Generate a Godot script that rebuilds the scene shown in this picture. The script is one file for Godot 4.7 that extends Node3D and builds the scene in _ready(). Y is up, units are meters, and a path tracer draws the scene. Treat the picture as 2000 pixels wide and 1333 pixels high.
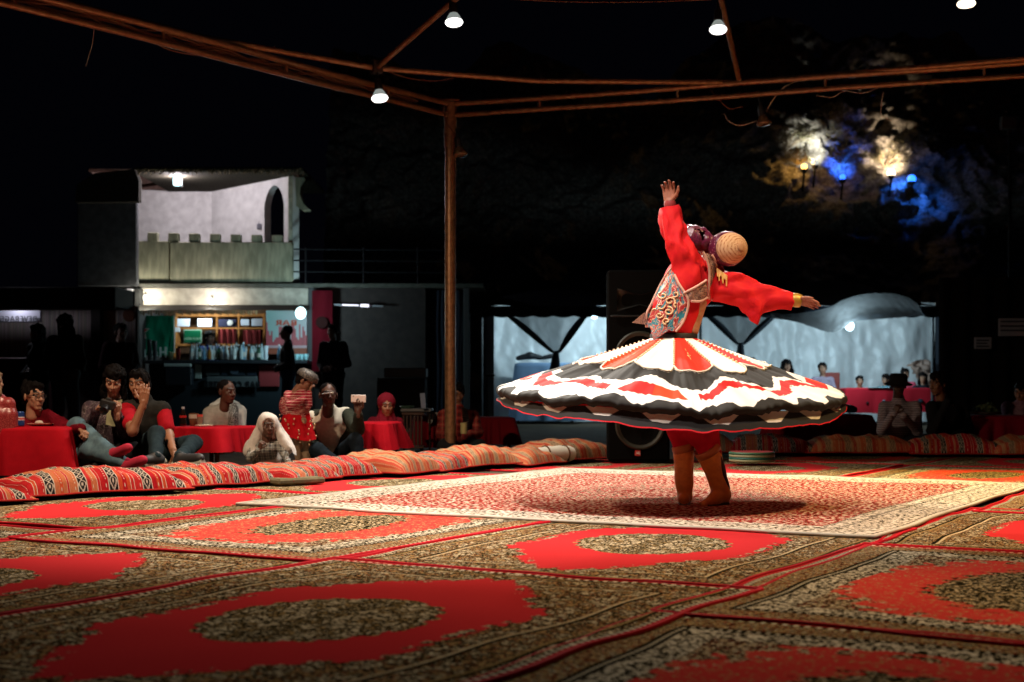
extends Node3D

# ---------------------------------------------------------------- geometry collector
class Geo:
	var v := PackedVector3Array()
	var n := PackedVector3Array()
	var t := PackedVector2Array()
	var c := PackedColorArray()
	var i := PackedInt32Array()
	var col := Color(1, 1, 1)

	func pt(p: Vector3, q: Vector3, uv := Vector2()) -> int:
		v.append(p); n.append(q); t.append(uv); c.append(col)
		return v.size() - 1

	func tri(a: int, b: int, d: int) -> void:
		if (v[b] - v[a]).cross(v[d] - v[a]).dot(n[a] + n[b] + n[d]) > 0.0:
			i.append(a); i.append(d); i.append(b)
		else:
			i.append(a); i.append(b); i.append(d)

	func quad(a: Vector3, b: Vector3, p: Vector3, d: Vector3, uv0 := Vector2(0, 0), uv1 := Vector2(1, 1)) -> void:
		var q := (b - a).cross(d - a).normalized()
		var k := pt(a, q, uv0)
		pt(b, q, Vector2(uv1.x, uv0.y)); pt(p, q, uv1); pt(d, q, Vector2(uv0.x, uv1.y))
		i.append_array(PackedInt32Array([k, k + 2, k + 1, k, k + 3, k + 2]))

	# a box with chamfered edges; b turns it about its centre
	func box(at: Vector3, size: Vector3, b := Basis(), ch := 0.006) -> void:
		var h := size / 2.0
		var e := minf(ch, minf(h.x, minf(h.y, h.z)) * 0.6)
		for ax in 3:
			for s in [-1.0, 1.0]:
				var u := (ax + 1) % 3
				var w := (ax + 2) % 3
				var q := Vector3(); q[ax] = s
				var k := v.size()
				for m in [[-1, -1], [1, -1], [1, 1], [-1, 1]]:
					var p := Vector3(); p[ax] = s * h[ax]; p[u] = m[0] * (h[u] - e); p[w] = m[1] * (h[w] - e)
					pt(at + b * p, b * q, Vector2(p[u], p[w]))
				tri(k, k + 1, k + 2); tri(k, k + 2, k + 3)
		if e < 0.0005:
			return
		for ax in 3:
			var u := (ax + 1) % 3
			var w := (ax + 2) % 3
			for m in [[-1, -1], [1, -1], [1, 1], [-1, 1]]:
				var q := Vector3(); q[u] = m[0]; q[w] = m[1]; q = q.normalized()
				var k := v.size()
				for s in [-1.0, 1.0]:
					var p := Vector3(); p[ax] = s * (h[ax] - e); p[u] = m[0] * h[u]; p[w] = m[1] * (h[w] - e)
					var p2 := Vector3(); p2[ax] = s * (h[ax] - e); p2[u] = m[0] * (h[u] - e); p2[w] = m[1] * h[w]
					pt(at + b * p, b * q); pt(at + b * p2, b * q)
				tri(k, k + 1, k + 3); tri(k, k + 3, k + 2)
		for x in [-1.0, 1.0]:
			for y in [-1.0, 1.0]:
				for z in [-1.0, 1.0]:
					var s := Vector3(x, y, z)
					var q := b * s.normalized()
					var k := pt(at + b * (s * Vector3(h.x, h.y - e, h.z - e)), q)
					pt(at + b * (s * Vector3(h.x - e, h.y, h.z - e)), q); pt(at + b * (s * Vector3(h.x - e, h.y - e, h.z)), q)
					tri(k, k + 1, k + 2)

	func tube(pts: Array, rad: Variant, seg := 10, caps := true) -> void:
		var m := pts.size()
		var side := Vector3.UP
		var first := v.size()
		for k in m:
			var p: Vector3 = pts[k]
			var d: Vector3 = (pts[mini(k + 1, m - 1)] - pts[maxi(k - 1, 0)]).normalized()
			if k == 0 and absf(d.dot(side)) > 0.9:
				side = Vector3.RIGHT
			side = (side - d * side.dot(d)).normalized()
			var up := d.cross(side)
			var r: float = rad[k] if rad is Array else rad
			for s in seg + 1:
				var a := TAU * s / seg
				var q := side * cos(a) + up * sin(a)
				pt(p + q * r, q, Vector2(float(s) / seg, k))
		for k in m - 1:
			for s in seg:
				var a := first + k * (seg + 1) + s
				tri(a, a + 1, a + seg + 2); tri(a, a + seg + 2, a + seg + 1)
		if caps:
			for e in [0, m - 1]:
				var d: Vector3 = (pts[0] - pts[1]).normalized() if e == 0 else (pts[m - 1] - pts[m - 2]).normalized()
				var k := pt(pts[e], d)
				for s in seg + 1:
					pt(v[first + e * (seg + 1) + s], d)
				for s in seg:
					tri(k, k + 1 + s, k + 2 + s)

	# profile: [radius, height] pairs turned about b's y axis
	func lathe(at: Vector3, prof: Array, seg := 20, b := Basis(), squash := Vector3.ONE) -> void:
		var first := v.size()
		var m := prof.size()
		for k in m:
			var p0: Array = prof[maxi(k - 1, 0)]
			var p1: Array = prof[mini(k + 1, m - 1)]
			var d := Vector2(p1[0] - p0[0], p1[1] - p0[1]).normalized()
			for s in seg + 1:
				var a := TAU * s / seg
				var q := Vector3(cos(a) * d.y, -d.x, sin(a) * d.y)
				pt(at + b * (Vector3(cos(a) * prof[k][0], prof[k][1], sin(a) * prof[k][0]) * squash), (b * q).normalized(), Vector2(float(s) / seg, float(k) / (m - 1)))
		for k in m - 1:
			for s in seg:
				var a := first + k * (seg + 1) + s
				tri(a, a + 1, a + seg + 2); tri(a, a + seg + 2, a + seg + 1)

	func ball(at: Vector3, r: Vector3, seg := 14, rings := 9, b := Basis()) -> void:
		var first := v.size()
		for k in rings + 1:
			var f := PI * k / rings
			for s in seg + 1:
				var a := TAU * s / seg
				var q := Vector3(sin(f) * cos(a), cos(f), sin(f) * sin(a))
				pt(at + b * (q * r), (b * (q / r)).normalized(), Vector2(float(s) / seg, float(k) / rings))
		for k in rings:
			for s in seg:
				var a := first + k * (seg + 1) + s
				tri(a, a + 1, a + seg + 2); tri(a, a + seg + 2, a + seg + 1)

	# a sheet: f(u, v) -> point, smooth normals from its neighbours
	func sheet(nu: int, nv: int, f: Callable, flip := false) -> void:
		var first := v.size()
		for a in nu + 1:
			for b in nv + 1:
				pt(f.call(float(a) / nu, float(b) / nv), Vector3.UP, Vector2(float(a) / nu, float(b) / nv))
		var w := nv + 1
		for a in nu + 1:
			for b in nv + 1:
				var du := v[first + mini(a + 1, nu) * w + b] - v[first + maxi(a - 1, 0) * w + b]
				var dv := v[first + a * w + mini(b + 1, nv)] - v[first + a * w + maxi(b - 1, 0)]
				var q := dv.cross(du).normalized()
				if q.length_squared() < 0.5:
					q = Vector3.UP
				n[first + a * w + b] = -q if flip else q
		for a in nu:
			for b in nv:
				var k := first + a * w + b
				tri(k, k + 1, k + w + 1); tri(k, k + w + 1, k + w)

	func join(g: Geo, x := Transform3D()) -> void:
		var first := v.size()
		var mir := x.basis.determinant() < 0.0
		var nb := x.basis.inverse().transposed()
		for k in g.v.size():
			v.append(x * g.v[k]); n.append((nb * g.n[k]).normalized())
		t.append_array(g.t); c.append_array(g.c)
		for k in range(0, g.i.size(), 3):
			i.append(first + g.i[k]); i.append(first + g.i[k + (2 if mir else 1)]); i.append(first + g.i[k + (1 if mir else 2)])

	func mesh(off := Vector3.ZERO) -> ArrayMesh:
		var a := []
		a.resize(Mesh.ARRAY_MAX)
		if off != Vector3.ZERO:
			for k in v.size():
				v[k] -= off
		a[Mesh.ARRAY_VERTEX] = v; a[Mesh.ARRAY_NORMAL] = n; a[Mesh.ARRAY_TEX_UV] = t; a[Mesh.ARRAY_COLOR] = c; a[Mesh.ARRAY_INDEX] = i
		var m := ArrayMesh.new()
		m.add_surface_from_arrays(Mesh.PRIMITIVE_TRIANGLES, a)
		return m

# ---------------------------------------------------------------- scene helpers
var counts := {}
var mats := {}
const EYE := 0.73

func numbered(s: String) -> String:
	var k: int = counts.get(s, -1) + 1
	counts[s] = k
	return s if k == 0 else "%s_%03d" % [s, k]

# a point seen at (px, py) of the photograph that stands d metres before the camera
func at(px: float, py: float, d: float) -> Vector3:
	return Vector3((px - 1000.0) / 2800.0 * d, EYE + (755.0 - py) / 2800.0 * d, -d)

func on_floor(px: float, d: float, y := 0.0) -> Vector3:
	return Vector3((px - 1000.0) / 2800.0 * d, y, -d)

func tag(o: Node3D, label: String, category: String, group := "", kind := "") -> Node3D:
	if label: o.set_meta("label", label)
	if category: o.set_meta("category", category)
	if group: o.set_meta("group", group)
	if kind: o.set_meta("kind", kind)
	return o

func thing(called: String, label: String, category: String, where: Vector3, group := "") -> Node3D:
	var o := Node3D.new()
	o.name = numbered(called)
	add_child(o)
	o.position = where
	tag(o, label, category, group)
	return o

# commit a collector as one mesh; its points are given in the world, or in the axes of parent if local
func obj(called: String, g: Geo, m: Material, parent: Node3D = null, local := false) -> MeshInstance3D:
	var o := MeshInstance3D.new()
	var off := Vector3.ZERO
	var p := parent
	if not local:
		while p and p != self:
			off += p.position
			p = p.get_parent() as Node3D
	o.mesh = g.mesh(off)
	o.material_override = m
	if parent == null or parent == self:
		o.name = numbered(called)
		add_child(o)
	else:
		o.name = called
		parent.add_child(o, true)
	return o

func struct(called: String, g: Geo, m: Material) -> MeshInstance3D:
	var o := obj(called, g, m)
	o.set_meta("kind", "structure")
	return o

func lin(r: float, g: float, b: float) -> Color:
	return Color(r, g, b).linear_to_srgb()

func mat(r: float, g: float, b: float, rough := 0.8, metal := 0.0) -> StandardMaterial3D:
	var key := "%f %f %f %f %f" % [r, g, b, rough, metal]
	if not mats.has(key):
		var m := StandardMaterial3D.new()
		m.albedo_color = lin(r, g, b)
		m.roughness = rough
		m.metallic = metal
		if rough >= 0.7: m.metallic_specular = 0.15
		mats[key] = m
	return mats[key]

func glow(r: float, g: float, b: float, e: float) -> StandardMaterial3D:
	var m := StandardMaterial3D.new()
	m.albedo_color = lin(0.6, 0.6, 0.6)
	m.roughness = 0.4
	m.emission_enabled = true
	m.emission = lin(r, g, b)
	m.emission_energy_multiplier = e
	return m

func vcol(rough := 0.7) -> StandardMaterial3D:
	var key := "vcol %f" % rough
	if not mats.has(key):
		var m := StandardMaterial3D.new()
		m.vertex_color_use_as_albedo = true
		m.roughness = rough
		mats[key] = m
	return mats[key]

func noise(seed_: int, freq: float, octaves := 3) -> FastNoiseLite:
	var f := FastNoiseLite.new()
	f.seed = seed_
	f.noise_type = FastNoiseLite.TYPE_SIMPLEX
	f.frequency = freq
	f.fractal_octaves = octaves
	return f

# colour mottled between two linear colours, by a noise texture laid on the object from three sides
func mottled(a: Color, b: Color, size: float, seed_: int, rough := 0.85, bump := 0.0, metal := 0.0) -> StandardMaterial3D:
	var m := StandardMaterial3D.new()
	var nt := noise_image(seed_, a, b)
	m.albedo_texture = nt
	m.roughness = rough
	m.metallic = metal
	if rough >= 0.7: m.metallic_specular = 0.15
	m.uv1_triplanar = true
	m.uv1_world_triplanar = true
	m.uv1_scale = Vector3.ONE / size
	if bump > 0.0:
		m.heightmap_enabled = true
		m.heightmap_texture = nt
		m.heightmap_scale = bump
	return m

func noise_image(seed_: int, a: Color, b: Color, w := 256) -> ImageTexture:
	var f := noise(seed_, 0.02, 5)
	var im := f.get_seamless_image(w, w)
	im.convert(Image.FORMAT_RGB8)
	var d := im.get_data()
	var sa := a.linear_to_srgb()
	var sb := b.linear_to_srgb()
	for k in range(0, d.size(), 3):
		var x := clampf((d[k] / 255.0 - 0.5) * 1.5 + 0.5, 0, 1)
		d[k] = int(255 * lerpf(sa.r, sb.r, x)); d[k + 1] = int(255 * lerpf(sa.g, sb.g, x)); d[k + 2] = int(255 * lerpf(sa.b, sb.b, x))
	return ImageTexture.create_from_image(Image.create_from_data(w, w, false, Image.FORMAT_RGB8, d))

func paint(w: int, h: int, f: Callable) -> ImageTexture:
	var d := PackedByteArray()
	d.resize(w * h * 3)
	var k := 0
	for y in h:
		for x in w:
			var c: Color = f.call((x + 0.5) / w, (y + 0.5) / h)
			d[k] = int(clampf(c.r, 0, 1) * 255); d[k + 1] = int(clampf(c.g, 0, 1) * 255); d[k + 2] = int(clampf(c.b, 0, 1) * 255)
			k += 3
	return ImageTexture.create_from_image(Image.create_from_data(w, h, false, Image.FORMAT_RGB8, d))

func textured(t: Texture2D, rough := 0.85) -> StandardMaterial3D:
	var m := StandardMaterial3D.new()
	m.albedo_texture = t
	m.roughness = rough
	if rough >= 0.7: m.metallic_specular = 0.15
	return m

func look_basis(forward: Vector3, up: Vector3) -> Basis:
	var z := forward.normalized()
	var x := up.cross(z).normalized()
	return Basis(x, z.cross(x), z)

# a smooth line through points
func curve(pts: Array, per := 6) -> Array:
	var out := []
	var m := pts.size()
	for k in m - 1:
		var a: Vector3 = pts[maxi(k - 1, 0)]
		var b: Vector3 = pts[k]
		var c: Vector3 = pts[k + 1]
		var d: Vector3 = pts[mini(k + 2, m - 1)]
		for s in per:
			out.append(b.cubic_interpolate(c, a, d, float(s) / per))
	out.append(pts[m - 1])
	return out

# lettering; the photograph is mirrored, so is the writing in it
func lettering(text: String, size: float, m: Material, parent: Node3D, where: Vector3, turn := 0.0, wide := 1.0, bold := true) -> void:
	var t := TextMesh.new()
	var f := SystemFont.new()
	f.font_names = PackedStringArray(["Droid Sans"])
	f.font_weight = 700 if bold else 400
	t.font = f
	t.text = text
	t.font_size = 32
	t.pixel_size = size / 24.0
	t.depth = 0.004
	var o := MeshInstance3D.new()
	o.mesh = t
	o.material_override = m
	o.name = "lettering"
	parent.add_child(o, true)
	o.position = where - parent.global_position
	o.basis = Basis(Vector3.UP, turn) * Basis.from_scale(Vector3(-wide, 1, 1))

# ---------------------------------------------------------------- signed distance bodies
# shapes: [a, b, ra, rb] tapered capsule; [centre, radii, basis] ellipsoid; [a, b, ra, rb, -1] cut away
func sdf(shapes: Array, cell: float, k: float, wr := 0.0, fr := 6.0, seed_ := 1) -> Geo:
	var lo := Vector3(1e9, 1e9, 1e9)
	var hi := -lo
	for s in shapes:
		if s.size() == 3:
			var r := Vector3.ONE * maxf(s[1].x, maxf(s[1].y, s[1].z))
			lo = lo.min(s[0] - r); hi = hi.max(s[0] + r)
		else:
			lo = lo.min(s[0] - Vector3.ONE * s[2]).min(s[1] - Vector3.ONE * s[3])
			hi = hi.max(s[0] + Vector3.ONE * s[2]).max(s[1] + Vector3.ONE * s[3])
	var e := Vector3.ONE * (cell * 3.0 + k * 0.3)
	lo -= e; hi += e
	var nx := int((hi.x - lo.x) / cell) + 2
	var ny := int((hi.y - lo.y) / cell) + 2
	var nz := int((hi.z - lo.z) / cell) + 2
	var nxy := nx * ny
	var f := PackedFloat32Array()
	f.resize(nxy * nz)
	f.fill(1.0)
	var pad := k + cell * 2.2
	for s in shapes:
		var ell: bool = s.size() == 3
		var cut: bool = s.size() == 5
		var a: Vector3 = s[0]
		var b: Vector3 = s[0] if ell else s[1]
		var ra := 0.0
		var rb := 0.0
		var rr := Vector3.ONE
		var inv := Basis()
		var mn := 1.0
		if ell:
			rr = s[1]; inv = (s[2] as Basis).transposed()
			ra = maxf(rr.x, maxf(rr.y, rr.z)); rb = ra
			mn = minf(rr.x, minf(rr.y, rr.z))
		else:
			ra = s[2]; rb = s[3]
		var p0 := (a - Vector3.ONE * ra).min(b - Vector3.ONE * rb) - Vector3.ONE * pad
		var p1 := (a + Vector3.ONE * ra).max(b + Vector3.ONE * rb) + Vector3.ONE * pad
		var x0 := maxi(0, int((p0.x - lo.x) / cell)); var x1 := mini(nx - 1, int((p1.x - lo.x) / cell) + 1)
		var y0 := maxi(0, int((p0.y - lo.y) / cell)); var y1 := mini(ny - 1, int((p1.y - lo.y) / cell) + 1)
		var z0 := maxi(0, int((p0.z - lo.z) / cell)); var z1 := mini(nz - 1, int((p1.z - lo.z) / cell) + 1)
		var ab := b - a
		var ll := maxf(ab.length_squared(), 1e-9)
		for z in range(z0, z1 + 1):
			for y in range(y0, y1 + 1):
				var id := z * nxy + y * nx + x0
				var p := Vector3(lo.x + x0 * cell, lo.y + y * cell, lo.z + z * cell)
				for x in range(x0, x1 + 1):
					var d: float
					if ell:
						var q := inv * (p - a)
						var k0 := (q / rr).length()
						var k1 := (q / (rr * rr)).length()
						d = k0 * (k0 - 1.0) / k1 if k1 > 1e-6 else -mn
					else:
						var h := clampf((p - a).dot(ab) / ll, 0.0, 1.0)
						d = (p - a - ab * h).length() - ra - (rb - ra) * h
					if d < pad:
						var o := f[id]
						if cut:
							f[id] = maxf(o, -d)
						else:
							var m := k - absf(o - d)
							f[id] = minf(o, d) - (m * m / (4.0 * k) if m > 0.0 else 0.0)
					id += 1
					p.x += cell
	if wr > 0.0:
		var ns := noise(seed_, fr, 2)
		for z in nz:
			for y in ny:
				var id := z * nxy + y * nx
				for x in nx:
					if absf(f[id]) < cell * 2.0:
						f[id] += wr * ns.get_noise_3d(x * cell, y * cell * 0.6, z * cell)
					id += 1
	return nets(f, nx, ny, nz, lo, cell)

func nets(f: PackedFloat32Array, nx: int, ny: int, nz: int, lo: Vector3, cell: float) -> Geo:
	var g := Geo.new()
	var nxy := nx * ny
	var vid := PackedInt32Array()
	vid.resize(nxy * nz)
	vid.fill(-1)
	var far := cell * 2.0
	var oa := [0, 1, 0, 1, 0, 1, 0, 1]
	for z in nz - 1:
		for y in ny - 1:
			var id := z * nxy + y * nx - 1
			for x in nx - 1:
				id += 1
				var f0 := f[id]
				if f0 > far or f0 < -far:
					continue
				var c := [f0, f[id + 1], f[id + nx], f[id + nx + 1], f[id + nxy], f[id + nxy + 1], f[id + nxy + nx], f[id + nxy + nx + 1]]
				var neg := 0
				for q in c:
					if q < 0.0:
						neg += 1
				if neg == 0 or neg == 8:
					continue
				var sum := Vector3.ZERO
				var m := 0
				for q in 8:
					for bit in [1, 2, 4]:
						if q & bit:
							continue
						var r: int = q | bit
						var fa: float = c[q]
						var fb: float = c[r]
						if (fa < 0.0) != (fb < 0.0):
							var h := fa / (fa - fb)
							var pa := Vector3(q & 1, (q >> 1) & 1, q >> 2)
							pa[0 if bit == 1 else (1 if bit == 2 else 2)] += h
							sum += pa
							m += 1
				var gr := Vector3(c[1] + c[3] + c[5] + c[7] - c[0] - c[2] - c[4] - c[6], c[2] + c[3] + c[6] + c[7] - c[0] - c[1] - c[4] - c[5], c[4] + c[5] + c[6] + c[7] - c[0] - c[1] - c[2] - c[3])
				vid[id] = g.pt(lo + (Vector3(x, y, z) + sum / m) * cell, gr.normalized())
	for z in range(1, nz - 1):
		for y in range(1, ny - 1):
			var id := z * nxy + y * nx
			for x in range(1, nx - 1):
				id += 1
				if vid[id] < 0:
					continue
				var s := f[id] < 0.0
				if s != (f[id + 1] < 0.0):
					_q(g, vid[id], vid[id - nx], vid[id - nx - nxy], vid[id - nxy])
				if s != (f[id + nx] < 0.0):
					_q(g, vid[id], vid[id - 1], vid[id - 1 - nxy], vid[id - nxy])
				if s != (f[id + nxy] < 0.0):
					_q(g, vid[id], vid[id - 1], vid[id - 1 - nx], vid[id - nx])
	return g

func _q(g: Geo, a: int, b: int, c: int, d: int) -> void:
	if a < 0 or b < 0 or c < 0 or d < 0:
		return
	g.tri(a, b, c); g.tri(a, c, d)

# ---------------------------------------------------------------- light levels
const LAMP_COOL := Color(1.0, 0.92, 0.81)
const LAMP_PINK := Color(1.0, 0.86, 0.78)
const LAMP_WARM := Color(1.0, 0.72, 0.48)
const LAMP_YELLOW := Color(1.0, 0.66, 0.12)
const LAMP_AMBER := Color(1.0, 0.62, 0.26)
const E_LANTERN := 3.6
const E_WALL := 0.75
const E_BAR := 1.7
const E_TENT := 4.2
const E_HILL := 11.0

func _ready() -> void:
	# camera, sky, exposure
	var cam := Camera3D.new()
	cam.name = "view_camera"
	add_child(cam)
	var lens := CameraAttributesPhysical.new()
	lens.frustum_focal_length = 35.0
	lens.frustum_focus_distance = 8.7
	lens.frustum_near = 0.1
	lens.frustum_far = 400.0
	lens.exposure_aperture = 2.0
	cam.attributes = lens
	cam.projection = Camera3D.PROJECTION_FRUSTUM
	cam.near = 0.1
	cam.far = 400.0
	cam.size = 0.1 * 1333.0 / 2800.0
	cam.frustum_offset = Vector2(0, 0.1 * 88.5 / 2800.0)
	cam.position = Vector3(0, EYE, 0)
	cam.current = true
	var sky_m := ProceduralSkyMaterial.new()
	sky_m.sky_top_color = lin(0.0004, 0.0005, 0.0011)
	sky_m.sky_horizon_color = lin(0.0006, 0.0006, 0.0013)
	sky_m.ground_bottom_color = lin(0.0008, 0.0008, 0.0012)
	sky_m.ground_horizon_color = lin(0.0012, 0.0012, 0.0020)
	var sky := Sky.new()
	sky.sky_material = sky_m
	var env := Environment.new()
	env.background_mode = Environment.BG_SKY
	env.sky = sky
	env.tonemap_mode = Environment.TONE_MAPPER_LINEAR
	env.tonemap_exposure = 1.0
	env.sdfgi_enabled = true
	env.ssao_enabled = true
	env.ssil_enabled = true
	var we := WorldEnvironment.new()
	we.name = "environment"
	we.environment = env
	add_child(we)
	make_head()
	ground()
	hill()
	bar_building()
	tent()
	kiosk()
	dark_side()
	carpets()
	canopy()
	cushions()
	loudspeaker()
	drum()
	tables()
	bar_contents()
	dancer()
	spectators()
	far_people()

# ---------------------------------------------------------------- woven patterns
const RED := Color(0.46, 0.027, 0.029)
const DARK := Color(0.012, 0.009, 0.004)
const OLIVE := Color(0.055, 0.041, 0.016)
const TAN := Color(0.30, 0.19, 0.075)
const CREAM := Color(0.52, 0.45, 0.32)

func s3(c: Color) -> Color:
	return c.linear_to_srgb()

# a hand-knotted look: flowers and leaves of several wools, mirrored about both axes
func tex_carpet(kind: String, w: int, h: int, W: float, L: float, seed_: int) -> ImageTexture:
	var fine := noise(seed_, 0.046 if kind != "cream" else 0.024, 2)
	var mid := noise(seed_ + 1, 0.008, 2)
	var cells := FastNoiseLite.new()
	cells.seed = seed_ + 2
	cells.noise_type = FastNoiseLite.TYPE_CELLULAR
	cells.frequency = 0.016
	cells.cellular_return_type = FastNoiseLite.RETURN_DISTANCE2_SUB
	var rng := RandomNumberGenerator.new()
	rng.seed = seed_
	var red := s3(RED)
	var red2 := s3(RED * 0.82)
	var dark := s3(DARK)
	var olive := s3(OLIVE)
	var cream := s3(CREAM)
	var tan_ := s3(TAN)
	var rust := s3(Color(0.26, 0.035, 0.020))
	var ivory := s3(Color(0.56, 0.49, 0.39))
	var rose := s3(Color(0.33, 0.030, 0.032))
	return paint(w, h, func(u: float, v: float) -> Color:
		var sx := (u - 0.5) * W
		var sy := (v - 0.5) * L
		var ax := absf(sx)
		var ay := absf(sy)
		var e := minf(W / 2 - ax, L / 2 - ay)
		var along := ay if W / 2 - ax < L / 2 - ay else ax
		var X := ax * 1000.0
		var Y := ay * 1000.0
		var f := fine.get_noise_2d(X, Y)
		var g := mid.get_noise_2d(X, Y)
		var q := cells.get_noise_2d(X, Y)
		var r := rng.randf()
		var clump := mid.get_noise_2d(X * 2.6 + 900, Y * 2.6)
		var flower := f * 0.95 + clump * 0.75 + g * 0.25 + (r - 0.5) * 0.22
		if kind == "cream":
			if e < 0.035: return ivory
			if e < 0.055: return dark if fmod(along, 0.07) < 0.042 and r < 0.9 else ivory
			if e < 0.11: return ivory if flower < 0.28 else olive
			if e < 0.29:
				var b := mid.get_noise_2d(X * 1.7 + 400, Y * 1.7)
				if absf(b) < 0.13 and f > -0.30 and r < 0.92: return dark
				return ivory if flower < 0.34 else olive
			if e < 0.312: return dark if fmod(along, 0.055) < 0.035 else ivory
			if e < 0.38: return (dark if r < 0.7 else olive) if flower > 0.30 else ivory
			if e < 0.40: return dark if fmod(along, 0.05) < 0.03 else ivory
			var rad := sqrt(pow(sx / 0.95, 2) + pow(sy / 0.95, 2)) + 0.10 * g
			if rad < 0.92 and rad > 0.40:
				return (olive if r < 0.6 else dark) if flower > 0.40 else (cream if flower > -0.12 else rose)
			if flower > 0.33: return cream if r < 0.75 else ivory
			if flower < -0.36: return dark if r < 0.55 else rust
			return rose if q > -0.75 else rust
		var wob := 0.05 * signf(g) * sqrt(absf(g)) + 0.02 * f
		if e < 0.028: return red2
		if e < 0.050: return cream if fmod(along, 0.036) < 0.018 else dark
		if kind == "red":
			var hx := ax / 0.53
			var hy := ay / 1.04
			var in_field := maxf(maxf(hx, hy), 0.66 * hx + 0.86 * hy) + wob * 1.2 < 1.0
			var md := sqrt(pow(ax / 0.35, 2) + pow(ay / 0.42, 2)) + wob * 1.0
			if in_field and md > 1.0:
				return red.lerp(red2, r * 0.7)
			if e > 0.085 and e < 0.10: return dark
			if e > 0.10 and e < 0.115: return tan_ if r < 0.7 else olive
			if e > 0.245 and e < 0.262: return dark
			if e > 0.262 and e < 0.275: return cream.lerp(tan_, r)
			flower += 0.45 * g + (0.16 if e < 0.085 else 0.0) + (0.10 if md < 1.0 else -0.10)
			if flower > 0.44: return cream.lerp(tan_, r * 0.6)
			if flower > 0.36: return tan_.lerp(olive, 0.5)
			if flower > 0.20 and flower < 0.30: return olive
			if flower < -0.62: return tan_
			if flower < -0.50: return rust if md > 1.0 else olive
			return dark if r < 0.85 else olive
		# the gold-bordered kind
		if e < 0.19:
			if flower > 0.36: return cream if r < 0.5 else dark
			return (dark if r < 0.6 else rust) if flower < -0.22 else tan_
		if e < 0.205: return dark
		if e < 0.22: return cream if fmod(along, 0.03) < 0.015 else dark
		if e < 0.235: return dark
		if e < 0.35:
			if flower > 0.02: return cream if r < 0.85 else ivory
			return olive if flower > -0.25 else dark
		var hx := ax / (W / 2 - 0.36)
		var hy := ay / (L / 2 - 0.40)
		var inf := maxf(maxf(hx, hy), (hx + hy) * 0.66) + wob * 2.2 < 1.0
		var md := sqrt(pow(ax / 0.30, 2) + pow(ay / 0.55, 2)) + wob * 2.4
		if inf and md > 1.0:
			if flower > 0.62: return tan_
			return red.lerp(s3(Color(0.47, 0.045, 0.030)), 0.55 + r * 0.3)
		if md <= 1.0:
			if flower > 0.25: return tan_ if r < 0.6 else cream
			return olive if flower > -0.15 else dark
		if flower > 0.22: return cream if r < 0.6 else tan_
		if flower > -0.05: return olive
		return dark if r < 0.7 else rust)

# striped weave of the long floor cushions, with bands of small diamonds
func tex_weave(seed_: int, orange := false) -> ImageTexture:
	var rng := RandomNumberGenerator.new()
	rng.seed = seed_
	var bands := []
	var x := 0.0
	var pal := [s3(Color(0.40, 0.012, 0.014)), s3(Color(0.46, 0.06, 0.02)), s3(Color(0.36, 0.008, 0.012)), s3(Color(0.44, 0.13, 0.05)), s3(Color(0.42, 0.02, 0.018))]
	if orange:
		pal = [s3(Color(0.46, 0.11, 0.04)), s3(Color(0.48, 0.17, 0.07)), s3(Color(0.40, 0.05, 0.025)), s3(Color(0.46, 0.22, 0.10)), s3(Color(0.42, 0.08, 0.035))]
	var black := s3(Color(0.20, 0.13, 0.07) if orange else Color(0.012, 0.010, 0.010))
	var white := s3(Color(0.46, 0.29, 0.17) if orange else Color(0.48, 0.40, 0.30))
	var k := 0
	while x < 1.0:
		var w := rng.randf_range(0.013, 0.030)
		if k % 7 == 6:
			w = 0.060
		bands.append([x, x + w, (4 if k % 7 == 6 else (k % 7) % 4), pal[rng.randi() % pal.size()]])
		x += w
		k += 1
	var grain := RandomNumberGenerator.new()
	grain.seed = seed_ + 5
	return paint(512, 160, func(u: float, v: float) -> Color:
		for b in bands:
			if u < b[1]:
				var p: float = (u - b[0]) / (b[1] - b[0])
				var c: Color = b[3]
				if b[2] == 4:
					if p < 0.10 or p > 0.90: c = white
					else:
						var y := fmod(v * 16.0, 1.0)
						var d := absf(p - 0.5) * 2.2 + absf(y - 0.5) * 1.7
						c = white if d < 0.28 or (d > 0.62 and d < 0.92) else black
				elif b[2] == 1:
					c = white if p > 0.38 and p < 0.62 and fmod(v * 40.0, 1.0) < 0.6 else b[3]
				elif b[2] == 3 and (p < 0.2 or p > 0.85):
					c = white
				return c * (0.82 + 0.18 * grain.randf())
		return black)

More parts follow.
